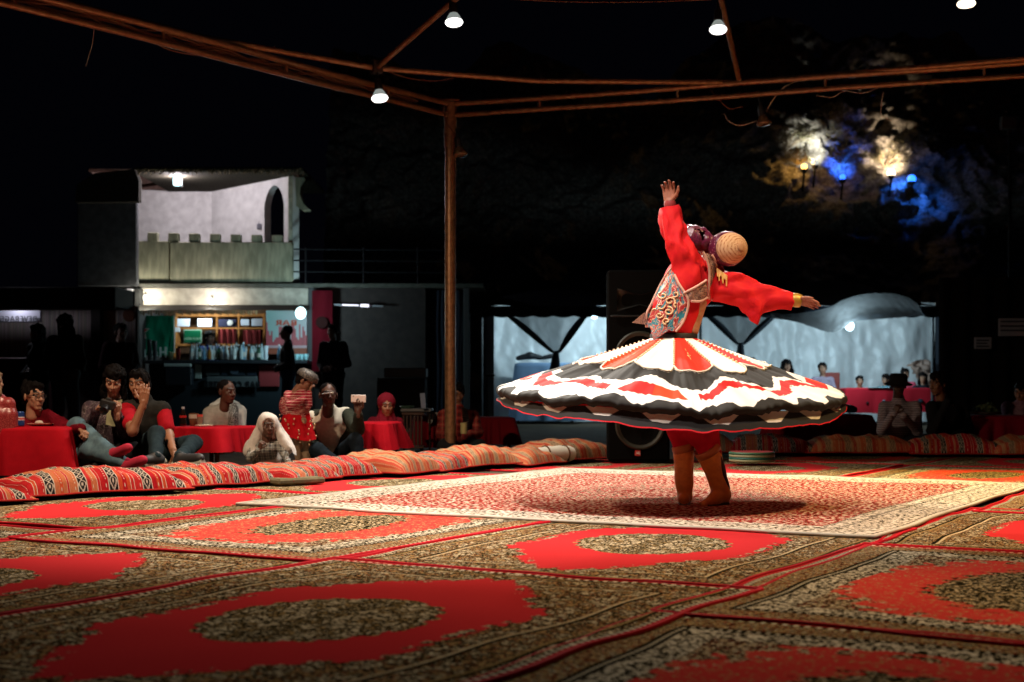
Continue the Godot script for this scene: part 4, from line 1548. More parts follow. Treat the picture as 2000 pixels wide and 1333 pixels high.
# ---------------------------------------------------------------- the people round the floor
func spectators() -> void:
	var Z := Vector3(0, 0, 1)
	var pale := Color(0.34, 0.17, 0.105)
	var brown := Color(0.26, 0.115, 0.060)
	var deep := Color(0.075, 0.030, 0.018)
	var t: Node3D
	var g: Geo
	# woman in glasses, lying back behind the first table
	t = person("person in glasses and dark red shawl leaning beside the blue can, denim knees drawn up", on_floor(110, 12.0))
	var d := 11.9
	human(t, {"pelvis": at(112, 900, 12.2), "chest": at(84, 852, 12.1), "neck": at(72, 812, 12.0), "head": at(66, 776, 11.95), "face": Vector3(0.80, 0.02, 0.62), "up": Vector3(-0.10, 1, -0.1),
		"sl": at(46, 832, 11.95), "sr": at(108, 826, 12.15), "el": at(40, 872, 11.8), "wl": at(72, 884, 11.7), "er": at(128, 842, 11.9), "wr": at(158, 838, 11.55),
		"kl": at(150, 832, 11.75), "al": at(218, 884, 11.35), "tl": at(254, 874, 11.15), "kr": at(176, 880, 11.5), "ar": at(246, 905, 11.25), "tr": at(284, 898, 11.1)},
		{"skin": pale, "shirt": mottled(Color(0.16, 0.006, 0.014), Color(0.09, 0.004, 0.010), 0.4, 51), "trousers": denim(0.12, 0.20, 0.24, 52), "shoe": mat(0.42, 0.03, 0.06, 0.7), "hair": "bun",
		"hands": [[at(157, 838, 11.55), Vector3(0.55, -0.35, 0.6), Vector3(-0.3, -0.9, 0.1), 0.85, 0.1, 1.0]], "seed": 31})
	g = Geo.new()
	var hb := look_basis(Vector3(0.80, 0.02, 0.62), Vector3(-0.10, 1, -0.1))
	var hc := at(66, 776, 11.95)
	for sx in [-1.0, 1.0]:
		var ring := []
		for k in 15:
			var a := TAU * k / 14
			ring.append(hc + hb * Vector3(sx * 0.031 + 0.024 * cos(a), 0.006 + 0.017 * sin(a), 0.098))
		g.tube(ring, 0.0028, 5, false)
		g.tube([hc + hb * Vector3(sx * 0.054, 0.010, 0.096), hc + hb * Vector3(sx * 0.080, 0.014, -0.005)], 0.0026, 5)
	g.tube([hc + hb * Vector3(-0.008, 0.009, 0.102), hc + hb * Vector3(0.008, 0.009, 0.102)], 0.0026, 5)
	obj("glasses", g, mat(0.01, 0.01, 0.01, 0.3), t)
	g = cloth([[at(78, 800, 11.98), at(98, 802, 11.85), at(118, 812, 11.85)], [at(80, 822, 11.9), at(110, 824, 11.75), at(140, 826, 11.75)], [at(78, 858, 11.85), at(108, 858, 11.7), at(142, 846, 11.7)]], 14, 14, 0.04, 7)
	obj("shawl", g, mottled(Color(0.16, 0.006, 0.014), Color(0.09, 0.004, 0.010), 0.4, 51), t)
	# child in a sequinned dress at the picture's edge
	t = person("person in glittering dark red sequin dress cut by the picture edge beside the blue can", on_floor(4, 11.4))
	human(t, {"pelvis": at(2, 875, 11.4), "chest": at(2, 812, 11.4), "neck": at(-2, 780, 11.4), "head": at(-12, 748, 11.4), "face": Vector3(0.5, 0, -0.6), "sl": at(-18, 790, 11.4), "sr": at(17, 790, 11.4), "er": at(16, 824, 11.5)},
		{"skin": Color(0.40, 0.24, 0.16), "s": 0.72, "shirt": tri_tex(tex_flowers(71, [Color(0.20, 0.008, 0.012), Color(0.28, 0.012, 0.016), Color(0.12, 0.006, 0.010), Color(0.45, 0.10, 0.09)], 0.09), 0.25, 0.35), "sleeve": "short", "hair": "long", "hair_mat": mat(0.22, 0.15, 0.09, 0.5), "seed": 33})
	# the couple
	t = person("person with long dark hair looking down at the camera in both hands", on_floor(208, 12.1))
	human(t, {"pelvis": at(205, 882, 12.2), "chest": at(208, 820, 12.1), "neck": at(216, 784, 12.08), "head": at(222, 744, 11.98), "face": Vector3(0.12, -0.42, 0.9), "up": Vector3(0.08, 1, 0.3),
		"sl": at(176, 800, 12.1), "sr": at(246, 798, 12.1), "el": at(166, 848, 11.9), "wl": at(190, 800, 11.62), "er": at(244, 848, 11.9), "wr": at(226, 806, 11.6),
		"kl": at(170, 878, 11.6), "al": at(225, 905, 11.5), "tl": at(245, 915, 11.4), "kr": at(262, 882, 11.7), "ar": at(200, 908, 11.5), "tr": at(180, 915, 11.4)},
		{"skin": Color(0.36, 0.19, 0.125), "shirt": tri_tex(tex_flowers(72, [Color(0.05, 0.035, 0.045), Color(0.10, 0.07, 0.085), Color(0.05, 0.03, 0.04), Color(0.22, 0.18, 0.19), Color(0.04, 0.03, 0.03)], 0.03), 0.5), "trousers": mat(0.012, 0.012, 0.014), "shoe": mat(0.02, 0.02, 0.02), "hair": "long",
		"hands": [[at(191, 800, 11.6), Vector3(0.55, 0.5, 0.25), Vector3(0.5, -0.5, 0.2), 0.6, 0.1, -1.0, 0.9], [at(228, 812, 11.58), Vector3(0.05, 0.85, 0.3), Vector3(-0.6, 0.1, -0.5), 0.55, 0.1, -1.0, 0.9]], "seed": 35})
	g = cloth([[at(206, 778, 11.98), at(220, 786, 11.9), at(238, 780, 12.0)], [at(208, 800, 11.88), at(224, 802, 11.85), at(240, 800, 11.92)], [at(206, 830, 11.86), at(222, 832, 11.84), at(238, 832, 11.9)]], 12, 12, 0.02, 9)
	obj("neckline", g, mat(0.30, 0.29, 0.17, 0.85), t)
	t = thing("camera", "black camera held by the person with long dark hair", "camera", at(208, 795, 11.5))
	g = Geo.new()
	g.box(at(210, 791, 11.53), Vector3(0.125, 0.075, 0.05), Basis(Vector3.FORWARD, 0.25), 0.012)
	g.box(at(212, 780, 11.54), Vector3(0.04, 0.025, 0.04), Basis(Vector3.FORWARD, 0.25), 0.008)
	obj("housing", g, mat(0.014, 0.014, 0.014, 0.35), t)
	g = Geo.new()
	g.lathe(at(206, 797, 11.50), [[0.0, 0.0], [0.033, 0.0], [0.036, 0.01], [0.036, 0.07], [0.030, 0.075], [0.026, 0.066], [0.0, 0.062]], 20, Basis(Vector3.RIGHT, PI / 2 + 0.35))
	obj("lens", g, mat(0.010, 0.010, 0.012, 0.2), t)
	t = person("person in red shirt and black waistcoat hiding half the face behind a raised hand", on_floor(288, 12.0))
	human(t, {"pelvis": at(290, 880, 12.15), "chest": at(286, 822, 12.05), "neck": at(279, 783, 12.0), "head": at(271, 752, 11.95), "face": Vector3(-0.18, -0.06, 0.95), "up": Vector3(-0.12, 1, 0),
		"sl": at(246, 800, 11.98), "sr": at(318, 803, 12.0), "el": at(258, 843, 11.5), "wl": at(279, 790, 11.52), "er": at(329, 852, 11.85), "wr": at(339, 886, 11.5),
		"kl": at(304, 850, 11.6), "al": at(304, 892, 11.3), "tl": at(276, 903, 11.2), "kr": at(378, 866, 11.95), "ar": at(352, 892, 11.4), "tr": at(396, 896, 11.25)},
		{"skin": brown, "shirt": mottled(Color(0.40, 0.010, 0.020), Color(0.30, 0.008, 0.016), 0.4, 53), "sleeve": "short", "vest": mottled(Color(0.016, 0.016, 0.015), Color(0.026, 0.026, 0.024), 0.3, 54), "trousers": denim(0.020, 0.034, 0.040, 55), "shoe": mat(0.020, 0.020, 0.022, 0.6), "sole": mat(0.42, 0.42, 0.34, 0.7), "hair": "short",
		"hands": [[at(280, 788, 11.52), Vector3(0.10, 1, 0.02), Vector3(-0.25, 0, -1), 0.18, 0.35, 1.0, 1.0], [at(339, 886, 11.5), Vector3(0.1, -0.8, 0.35), Vector3(-0.8, -0.1, 0.3), 0.55, 0.15, 1.0, 0.95]], "seed": 37})
	# youth in a grey hooded top
	t = person("person in pale grey hooded top with black lettering sitting behind the red table", on_floor(438, 13.3))
	human(t, {"pelvis": at(435, 865, 13.4), "chest": at(437, 812, 13.35), "neck": at(442, 790, 13.3), "head": at(443, 766, 13.25), "face": Vector3(0.75, -0.05, 0.62), "sl": at(410, 808, 13.3), "sr": at(468, 806, 13.4), "el": at(408, 850, 13.2), "er": at(468, 850, 13.3), "wl": at(430, 872, 13.1), "wr": at(455, 870, 13.1)},
		{"skin": deep, "s": 0.95, "shirt": mottled(Color(0.36, 0.36, 0.33), Color(0.28, 0.28, 0.26), 0.3, 56), "hair": "crop", "seed": 39})
	g = cloth([[at(448, 790, 13.17), at(458, 788, 13.2), at(466, 796, 13.28)], [at(446, 812, 13.12), at(456, 812, 13.13), at(466, 814, 13.2)], [at(444, 834, 13.12), at(455, 835, 13.12), at(466, 834, 13.2)]], 10, 10, 0.008, 12)
	obj("print", g, textured(tex_flowers(74, [Color(0.02, 0.02, 0.02), Color(0.35, 0.35, 0.32), Color(0.02, 0.02, 0.02), Color(0.35, 0.35, 0.32), Color(0.02, 0.02, 0.02)], 0.03)), t)
	g = sdf([[at(420, 798, 13.42), at(440, 790, 13.48), 0.06, 0.07], [at(440, 790, 13.48), at(460, 795, 13.42), 0.07, 0.05]], 0.014, 0.03, 0.008, 9.0, 3)
	obj("hood", g, mottled(Color(0.36, 0.36, 0.33), Color(0.28, 0.28, 0.26), 0.3, 56), t)
	# boy under a white shawl
	t = person("child in black and white plaid shirt with white shawl over the head", on_floor(518, 12.35))
	d = 12.3
	human(t, {"pelvis": at(516, 898, d + 0.1), "chest": at(516, 876, d), "neck": at(520, 858, d), "head": at(522, 834, d - 0.03), "face": Vector3(0.42, 0.02, 0.9), "sl": at(494, 868, d), "sr": at(543, 868, d), "el": at(488, 895, d - 0.12), "wl": at(505, 880, d - 0.22), "er": at(556, 888, d - 0.05), "wr": at(562, 902, d - 0.2)},
		{"skin": deep * 1.25, "s": 0.62, "head": 0.86, "cell": 0.014, "shirt": tri_tex(tex_plaid(Color(0.42, 0.42, 0.38), Color(0.06, 0.06, 0.065), Color(0.03, 0.03, 0.03), 3.0), 0.14), "hair": "crop",
		"hands": [[at(506, 878, d - 0.22), Vector3(0.3, 0.8, 0.1), Vector3(0.5, 0, -0.5), 0.8, 0.1, -1.0, 0.62], [at(562, 901, d - 0.2), Vector3(0.3, -0.7, 0.5), Vector3(-0.5, -0.5, 0), 0.4, 0.1, 1.0, 0.62]], "seed": 41})
	var rows := []
	for e in [[-0.02, 0.10], [0.02, 0.125], [0.075, 0.112], [0.125, 0.060], [0.135, 0.0], [0.115, -0.055], [0.04, -0.09], [-0.04, -0.10]]:
		rows.append(e)
	var hd := at(522, 834, d - 0.03)
	g = sdf([[hd + Vector3(0, 0.026, -0.022), Vector3(0.093, 0.100, 0.100), Basis()], [hd + Vector3(-0.066, 0.0, -0.03), at(489, 882, d - 0.02), 0.036, 0.062], [hd + Vector3(0.068, 0.0, -0.03), at(561, 876, d - 0.02), 0.034, 0.050], [hd + Vector3(0, -0.02, -0.07), at(522, 890, d + 0.12), 0.07, 0.13],
		[at(489, 872, d + 0.02), at(495, 888, d - 0.10), 0.05, 0.040], [hd + Vector3(0.03, 0.02, 0.10), hd + Vector3(0.035, -0.10, 0.12), 0.070, 0.082, -1]], 0.009, 0.030, 0.008, 7.0, 5)
	obj("shawl", g, mottled(Color(0.62, 0.58, 0.53), Color(0.50, 0.46, 0.42), 0.3, 57), t)
	g = cloth([[at(546, 826, d - 0.1), at(556, 842, d - 0.05)], [at(556, 850, d - 0.12), at(570, 862, d - 0.06)], [at(566, 868, d - 0.15), at(578, 878, d - 0.08)], [at(572, 886, d - 0.16), at(579, 890, d - 0.1)]], 8, 16, 0.02, 14)
	obj("shawl_end", g, mottled(Color(0.62, 0.58, 0.53), Color(0.50, 0.46, 0.42), 0.3, 57), t)
	# standing girl
	t = person("child standing in striped top, coin fringed red skirt and dark sequin cap", on_floor(588, 12.9))
	d = 12.9
	human(t, {"pelvis": at(577, 824, d), "chest": at(576, 786, d), "neck": at(583, 760, d), "head": at(596, 745, d - 0.02), "face": Vector3(0.85, -0.50, 0.15), "up": Vector3(0.25, 1, 0), "sl": at(562, 772, d + 0.02), "sr": at(592, 770, d - 0.05), "el": at(566, 793, d - 0.12), "er": at(602, 792, d - 0.1), "wl": at(592, 780, d - 0.16), "wr": at(604, 768, d - 0.1),
		"kl": at(580, 870, d - 0.03), "kr": at(600, 870, d), "al": at(584, 908, d), "ar": at(599, 908, d), "tl": at(592, 915, d - 0.08), "tr": at(610, 915, d - 0.06)},
		{"skin": Color(0.20, 0.085, 0.045), "s": 0.62, "head": 0.80, "cell": 0.014, "shirt": tri_tex(tex_stripes(Color(0.26, 0.010, 0.030), Color(0.55, 0.36, 0.30), 10.0, 0.28), 0.26), "trousers": mottled(Color(0.30, 0.22, 0.14), Color(0.24, 0.17, 0.11), 0.3, 58), "shoe": mat(0.03, 0.02, 0.02), "hair": "short",
		"hands": [[at(604, 768, d - 0.1), Vector3(0.2, 0.9, 0), Vector3(0.7, 0, -0.3), 0.5, 0.1, 1.0, 0.6]], "seed": 43})
	var fit := mottled(Color(0.46, 0.008, 0.014), Color(0.36, 0.006, 0.010), 0.3, 59)
	g = Geo.new()
	g.sheet(36, 16, func(u: float, v: float) -> Vector3:
		var a := u * TAU
		var r := lerpf(0.108, 0.165, v) + 0.012 * v * sin(a * 7.0) + 0.006 * sin(a * 3 + 2)
		return at(578, 806 + v * 50 + 5 * sin(a * 2.0), d) + Vector3(cos(a) * r * 1.05, 0, sin(a) * r * 0.9))
	obj("skirt", g, fit, t)
	g = Geo.new()
	g.sheet(30, 10, func(u: float, v: float) -> Vector3:
		var a := u * TAU
		var r := 0.118 + 0.022 * sin(v * PI) + 0.004 * sin(a * 9)
		return at(576, 776 + v * 34, d) + Vector3(cos(a) * r, 0, sin(a) * r * 0.9))
	obj("flowered_wrap", g, textured(tex_flowers(75, [Color(0.20, 0.02, 0.03), Color(0.50, 0.30, 0.24), Color(0.35, 0.08, 0.08), Color(0.60, 0.46, 0.38), Color(0.30, 0.03, 0.04)], 0.035)), t)
	g = Geo.new()
	for row in [[822.0, 0.142], [838.0, 0.158], [856.0, 0.172]]:
		for k in 22:
			var a := TAU * (k + 0.45 * sin(k * 3.0 + row[0])) / 22.0
			var p := at(578, row[0] + 5 * sin(a * 2.0) + 3 * sin(k * 2.3), d) + Vector3(cos(a) * row[1] * 1.05, 0, sin(a) * row[1] * 0.92)
			g.ball(p + Vector3(0, 0.025 * sin(k * 5.3 + row[0]), 0), Vector3(0.007, 0.010, 0.005) * (1.0 + 0.35 * sin(k * 3.1)), 8, 5)
	var coins := obj("coin", g, mat(0.62, 0.42, 0.24, 0.3, 0.5), t)
	coins.set_meta("kind", "stuff")
	hb = look_basis(Vector3(0.85, -0.50, 0.15), Vector3(0.25, 1, 0))
	g = Geo.new()
	g.lathe(at(596, 745, d - 0.02), [[0.092, 0.03], [0.094, 0.045], [0.088, 0.075], [0.062, 0.100], [0.0, 0.112]], 24, hb, Vector3(0.98, 1.0, 1.12))
	obj("cap", g, tri_tex(tex_flowers(76, [Color(0.012, 0.010, 0.009), Color(0.05, 0.04, 0.034), Color(0.015, 0.012, 0.012), Color(0.16, 0.13, 0.10)], 0.06), 0.30, 0.6), t)
	# man filming with a phone
	t = person("person in dark jacket over white shirt holding up a white phone", on_floor(645, 13.4))
	human(t, {"pelvis": at(648, 888, 13.5), "chest": at(644, 830, 13.4), "neck": at(642, 800, 13.35), "head": at(641, 773, 13.25), "face": Vector3(0.30, 0.05, 0.95), "sl": at(612, 818, 13.4), "sr": at(678, 812, 13.4), "el": at(606, 862, 13.3), "wl": at(630, 884, 13.05), "er": at(698, 838, 13.05), "wr": at(699, 806, 12.85),
		"kl": at(618, 880, 12.9), "al": at(660, 908, 12.8), "tl": at(690, 912, 12.7), "kr": at(694, 862, 12.95), "ar": at(700, 905, 12.9), "tr": at(716, 912, 12.75)},
		{"skin": deep, "shirt": mottled(Color(0.66, 0.62, 0.52), Color(0.54, 0.50, 0.42), 0.25, 61), "sleeve": "none", "trousers": denim(0.012, 0.018, 0.024, 62), "shoe": mat(0.015, 0.015, 0.015), "hair": "crop",
		"hands": [[at(699, 806, 12.85), Vector3(0.0, 1, 0.0), Vector3(-0.3, 0, 1), 0.75, 0.2, 1.0, 1.0]], "seed": 45})
	var jk := mottled(Color(0.036, 0.040, 0.030), Color(0.022, 0.026, 0.020), 0.3, 63)
	g = sdf([[at(622, 822, 13.42), at(624, 886, 13.42), 0.095, 0.105], [at(670, 818, 13.42), at(672, 886, 13.42), 0.095, 0.105], [at(646, 820, 13.50), at(648, 888, 13.52), 0.11, 0.12], [at(612, 818, 13.4), at(678, 812, 13.4), 0.068, 0.068],
		[at(612, 818, 13.4), at(606, 862, 13.3), 0.070, 0.060], [at(606, 862, 13.3), at(628, 882, 13.06), 0.060, 0.050], [at(678, 812, 13.4), at(698, 838, 13.05), 0.070, 0.062], [at(698, 838, 13.05), at(699, 812, 12.87), 0.060, 0.046],
		[at(645, 800, 13.05), at(646, 880, 13.05), 0.135, 0.15, -1]], 0.016, 0.03, 0.010, 5.0, 8)
	obj("jacket", g, jk, t)
	g = Geo.new()
	g.tube([at(629, 770, 13.14), at(652, 767, 13.14)], 0.006, 6)
	obj("glasses", g, mat(0.6, 0.55, 0.5, 0.25, 0.3), t)
	t = thing("phone", "white phone held up by the person in the dark jacket", "phone", at(700, 790, 12.84))
	g = Geo.new()
	g.box(at(700, 779, 12.80), Vector3(0.132, 0.066, 0.009), Basis(Vector3.FORWARD, 0.02), 0.004)
	obj("case", g, mat(0.70, 0.60, 0.56, 0.4), t)
	g = Geo.new()
	g.lathe(at(690, 774, 12.793), [[0.0, 0.0], [0.005, 0.0]], 12, Basis(Vector3.RIGHT, PI / 2))
	g.lathe(at(699, 780, 12.793), [[0.0, 0.0], [0.007, 0.0]], 12, Basis(Vector3.RIGHT, PI / 2))
	obj("camera_lens", g, mat(0.03, 0.03, 0.03, 0.3), t)
	# in the half dark behind
	t = person("person in dark red hood sitting behind the small red table", on_floor(755, 14.4))
	human(t, {"pelvis": at(752, 868, 14.5), "chest": at(752, 832, 14.4), "neck": at(753, 812, 14.35), "head": at(755, 793, 14.3), "face": Vector3(0.2, -0.1, 0.95), "sl": at(728, 826, 14.4), "sr": at(778, 826, 14.4), "el": at(726, 862, 14.3), "er": at(780, 862, 14.3)},
		{"skin": brown, "s": 0.85, "head": 0.92, "shirt": mat(0.10, 0.006, 0.012, 0.9), "hair": "hood", "hair_mat": mat(0.16, 0.010, 0.020, 0.9), "seed": 47})
	t = person("person in red plaid shirt and striped scarf half hidden by the pipe post", on_floor(895, 15.6))
	human(t, {"pelvis": at(895, 868, 15.7), "chest": at(895, 826, 15.6), "neck": at(894, 796, 15.6), "head": at(892, 770, 15.6), "face": Vector3(0.3, -0.3, 0.9), "sl": at(866, 812, 15.6), "sr": at(924, 812, 15.6), "el": at(862, 850, 15.5), "er": at(934, 845, 15.4), "wl": at(885, 856, 15.2), "wr": at(908, 852, 15.2), "kl": at(868, 872, 15.1), "kr": at(935, 872, 15.1), "al": at(905, 885, 15.0), "ar": at(890, 886, 15.0)},
		{"skin": brown * 0.8, "shirt": tri_tex(tex_plaid(Color(0.30, 0.03, 0.03), Color(0.05, 0.01, 0.01), Color(0.30, 0.16, 0.10), 3.0), 0.22), "trousers": mat(0.012, 0.012, 0.012), "hair": "short", "seed": 49})
	g = cloth([[at(900, 796, 15.45), at(912, 798, 15.5)], [at(904, 820, 15.36), at(916, 820, 15.4)], [at(905, 845, 15.34), at(917, 845, 15.38)]], 8, 14, 0.01, 15)
	obj("scarf", g, textured(tex_stripes(Color(0.03, 0.03, 0.03), Color(0.30, 0.28, 0.25), 14.0, 0.4)), t)
	t = person("person in brimmed black hat and grey striped shirt sitting on the dark cushions", on_floor(1757, 15.9))
	human(t, {"pelvis": at(1757, 862, 16.0), "chest": at(1757, 810, 15.9), "neck": at(1756, 778, 15.9), "head": at(1755, 755, 15.85), "face": Vector3(-0.1, -0.15, 0.95), "sl": at(1727, 796, 15.9), "sr": at(1790, 796, 15.9), "el": at(1722, 842, 15.75), "er": at(1792, 842, 15.75), "wl": at(1746, 808, 15.5), "wr": at(1764, 812, 15.5), "kl": at(1722, 866, 15.4), "kr": at(1805, 868, 15.4), "al": at(1775, 880, 15.3), "ar": at(1745, 882, 15.3)},
		{"skin": deep * 0.8, "shirt": tri_tex(tex_stripes(Color(0.16, 0.14, 0.16), Color(0.36, 0.31, 0.34), 12.0, 0.4), 0.30), "trousers": mat(0.010, 0.010, 0.014), "hair": "crop", "seed": 51,
		"hands": [[at(1746, 808, 15.5), Vector3(0.4, 0.8, 0.1), Vector3(0.5, 0, -0.5), 0.7, 0.1, -1.0, 0.95]]})
	g = Geo.new()
	g.lathe(at(1755, 750, 15.85), [[0.09, 0.012], [0.150, -0.012], [0.156, -0.004], [0.100, 0.022], [0.098, 0.085], [0.085, 0.110], [0.0, 0.100]], 28, Basis(Vector3.RIGHT, 0.1))
	obj("hat", g, mat(0.010, 0.009, 0.009, 0.8), t)
	t = person("person in black with spectacles facing the person in the brimmed hat", on_floor(1850, 16.0))
	human(t, {"pelvis": at(1850, 862, 16.1), "chest": at(1852, 808, 16.0), "neck": at(1842, 776, 16.0), "head": at(1832, 751, 15.95), "face": Vector3(-0.8, -0.1, 0.5), "sl": at(1822, 796, 15.9), "sr": at(1880, 796, 16.1), "el": at(1822, 842, 15.7), "er": at(1892, 838, 16.0), "wl": at(1850, 786, 15.65), "wr": at(1860, 856, 15.7), "kl": at(1806, 862, 15.5), "kr": at(1890, 872, 15.6), "al": at(1822, 882, 15.3), "ar": at(1850, 885, 15.3), "tl": at(1808, 886, 15.2)},
		{"skin": brown * 0.7, "s": 1.08, "shirt": mat(0.010, 0.010, 0.011), "trousers": mat(0.014, 0.018, 0.026), "shoe": mat(0.25, 0.25, 0.27), "hair": "short", "seed": 53})
	t = person("person in dusky pink shawl behind the table at the picture edge", on_floor(1990, 16.8))
	human(t, {"pelvis": at(1992, 850, 16.9), "chest": at(1992, 812, 16.8), "neck": at(1994, 788, 16.8), "head": at(1996, 768, 16.8), "face": Vector3(-0.6, -0.2, 0.7), "sl": at(1968, 796, 16.8), "sr": at(2020, 796, 16.8), "el": at(1966, 828, 16.6), "er": at(2022, 828, 16.6)},
		{"skin": brown * 0.7, "shirt": tri_tex(tex_flowers(78, [Color(0.20, 0.10, 0.14), Color(0.14, 0.07, 0.10), Color(0.26, 0.15, 0.19)], 0.03), 0.5), "hair": "short", "seed": 55})

func far_people() -> void:
	var brown := Color(0.26, 0.125, 0.070)
	var list := [
		[1470, 712, 28.4, "person whose dark hair shows over the dancer's whirling skirt", Color(0.02, 0.02, 0.02), "short", 1.0, Vector3(0, 0, 1)],
		[1537, 716, 28.3, "person with full curly dark hair sitting before the plastic tent wall", Color(0.03, 0.03, 0.04), "curly", 1.0, Vector3(0.1, 0, 1)],
		[1607, 721, 28.3, "person in lilac top sitting on a red chair before the plastic tent wall", Color(0.24, 0.19, 0.24), "short", 1.0, Vector3(-0.1, 0, 1)],
		[1680, 745, 27.9, "child in dark scarf at the end of the red table in the tent", Color(0.03, 0.012, 0.014), "short", 0.85, Vector3(0.1, 0, 1)],
		[1730, 742, 27.9, "child in teal top behind the person in the brimmed hat", Color(0.03, 0.16, 0.20), "short", 0.85, Vector3(-0.8, -0.2, 0.6)],
		[1769, 732, 28.1, "child in bright pink with hair tied up at the tent table", Color(0.55, 0.07, 0.12), "bun", 0.9, Vector3(0.3, -0.1, 1)],
		[1803, 739, 27.9, "child with long hair in dark blue at the tent table's end", Color(0.016, 0.022, 0.030), "long", 0.9, Vector3(-0.2, 0, 1)],
	]
	for p in list:
		var d: float = p[2]
		var s: float = p[6]
		var h := at(p[0], p[1], d)
		var f := func(x: float, y: float, z: float) -> Vector3: return h + Vector3(x, y, z) * s
		var t := person(p[3], Vector3(h.x, 0, h.z), "people at the far tent table")
		human(t, {"pelvis": f.call(0, -0.62, -0.05), "chest": f.call(0, -0.33, -0.02), "neck": f.call(0, -0.17, 0), "head": h, "face": p[7], "sl": f.call(-0.17, -0.22, 0), "sr": f.call(0.17, -0.22, 0), "el": f.call(-0.22, -0.45, 0.08), "er": f.call(0.22, -0.45, 0.08), "wl": f.call(-0.10, -0.50, 0.28), "wr": f.call(0.10, -0.50, 0.28)},
			{"skin": brown, "s": s * 0.95, "head": s, "cell": 0.026, "shirt": mat(p[4].r, p[4].g, p[4].b, 0.9), "hair": p[5], "seed": int(p[0])})
	# standing near the bar and the kiosk
	var stand := [
		[562, 650, 23.2, "person in black standing side on at the bar before the poster", Color(0.012, 0.013, 0.02), Color(0.020, 0.030, 0.075), Vector3(-1, 0, 0.1), 1.0, "crop"],
		[651, 649, 23.0, "person in black standing before the red banner with hands folded", Color(0.010, 0.010, 0.012), Color(0.010, 0.009, 0.009), Vector3(-0.3, 0, 0.9), 1.0, "short"],
		[126, 634, 18.6, "dark figure with shoulder bag standing in front of the reed kiosk", Color(0.012, 0.010, 0.007), Color(0.05, 0.05, 0.055), Vector3(0.3, 0, -0.9), 1.08, "long"],
		[234, 650, 20.5, "dark figure standing against the reed wall beside the green flag", Color(0.022, 0.010, 0.012), Color(0.010, 0.010, 0.010), Vector3(0.5, 0, 0.6), 1.05, "short"],
		[408, 660, 26.4, "bar keeper in blue shirt behind the bar counter", Color(0.012, 0.035, 0.20), Color(0.01, 0.01, 0.02), Vector3(0.6, -0.2, 0.6), 1.0, "short"],
		[75, 650, 19.6, "person in dark clothes leaning on the red kiosk counter", Color(0.010, 0.011, 0.014), Color(0.010, 0.010, 0.012), Vector3(-0.6, -0.1, 0.7), 0.97, "long"],
	]
	for p in stand:
		var d: float = p[2]
		var s: float = p[7]
		var h := at(p[0], p[1], d)
		var floor_y := h.y
		var side: Vector3 = Vector3.UP.cross(p[6]).normalized()
		var fw: Vector3 = (p[6] as Vector3).normalized()
		var f := func(x: float, y: float, z: float) -> Vector3:
			return Vector3(h.x, 0, h.z) + side * x * s + fw * z * s + Vector3.UP * (h.y * y)
		var sg := 1.0 if side.x > 0 else -1.0
		var t := person(p[3], Vector3(h.x, 0, h.z), "")
		human(t, {"pelvis": f.call(0, 0.58, 0), "chest": f.call(0, 0.79, 0.01), "neck": f.call(0, 0.90, 0), "head": h + fw * 0.03, "face": p[6], "sl": f.call(-0.18, 0.865, 0), "sr": f.call(0.18, 0.865, 0), "el": f.call(-0.25, 0.68, -0.02), "er": f.call(0.25, 0.68, -0.02), "wl": f.call(-0.10, 0.62, 0.20), "wr": f.call(0.10, 0.63, 0.20),
			"kl": f.call(-0.10, 0.31, 0.03), "kr": f.call(0.10, 0.31, 0.03), "al": f.call(-0.10, 0.055, 0), "ar": f.call(0.10, 0.055, 0), "tl": f.call(-0.12, 0.03, 0.16), "tr": f.call(0.12, 0.03, 0.16)},
			{"skin": Color(0.14, 0.065, 0.040), "s": s, "cell": 0.026, "shirt": mat(p[4].r, p[4].g, p[4].b, 0.9), "trousers": mat(p[5].r, p[5].g, p[5].b, 0.9), "shoe": mat(0.012, 0.012, 0.012), "hair": p[8], "seed": int(p[0]),
			"hands": [[f.call(-0.10, 0.62, 0.20), side, -fw, 0.4, 0.1, 1.0, 0.95], [f.call(0.10, 0.63, 0.20), -side, -fw, 0.4, 0.1, -1.0, 0.95]]})

# ---------------------------------------------------------------- surroundings
# a plate with the outline poly (metres) and the thickness th, placed by x; holes are cut into the outline itself
func prism(g: Geo, poly: PackedVector2Array, th: float, x: Transform3D) -> void:
	var ids := Geometry2D.triangulate_polygon(poly)
	for side in [0.0, 1.0]:
		var k := g.v.size()
		var q := x.basis.z * (1.0 if side == 0.0 else -1.0)
		for p in poly: g.pt(x * Vector3(p.x, p.y, -th * side), q, p)
		for j in range(0, ids.size(), 3): g.tri(k + ids[j], k + ids[j + 1], k + ids[j + 2])
	var cw := Geometry2D.is_polygon_clockwise(poly)
	for j in poly.size():
		var a := poly[j]
		var b := poly[(j + 1) % poly.size()]
		var e := (b - a).normalized()
		var o := Vector2(e.y, -e.x) * (-1.0 if cw else 1.0)
		var q := x.basis * Vector3(o.x, o.y, 0)
		var k := g.pt(x * Vector3(a.x, a.y, 0), q, a)
		g.pt(x * Vector3(b.x, b.y, 0), q, b); g.pt(x * Vector3(b.x, b.y, -th), q, b); g.pt(x * Vector3(a.x, a.y, -th), q, a)
		g.tri(k, k + 1, k + 2); g.tri(k, k + 2, k + 3)

# a box given by two pixels at one distance, th metres deep behind it
func slab(g: Geo, x0: float, y0: float, x1: float, y1: float, d: float, th: float, ch := 0.01) -> void:
	var a := at(x0, y0, d)
	var b := at(x1, y1, d)
	g.box((a + b) / 2 + Vector3(0, 0, -th / 2), Vector3(absf(b.x - a.x), absf(b.y - a.y), th), Basis(), ch)

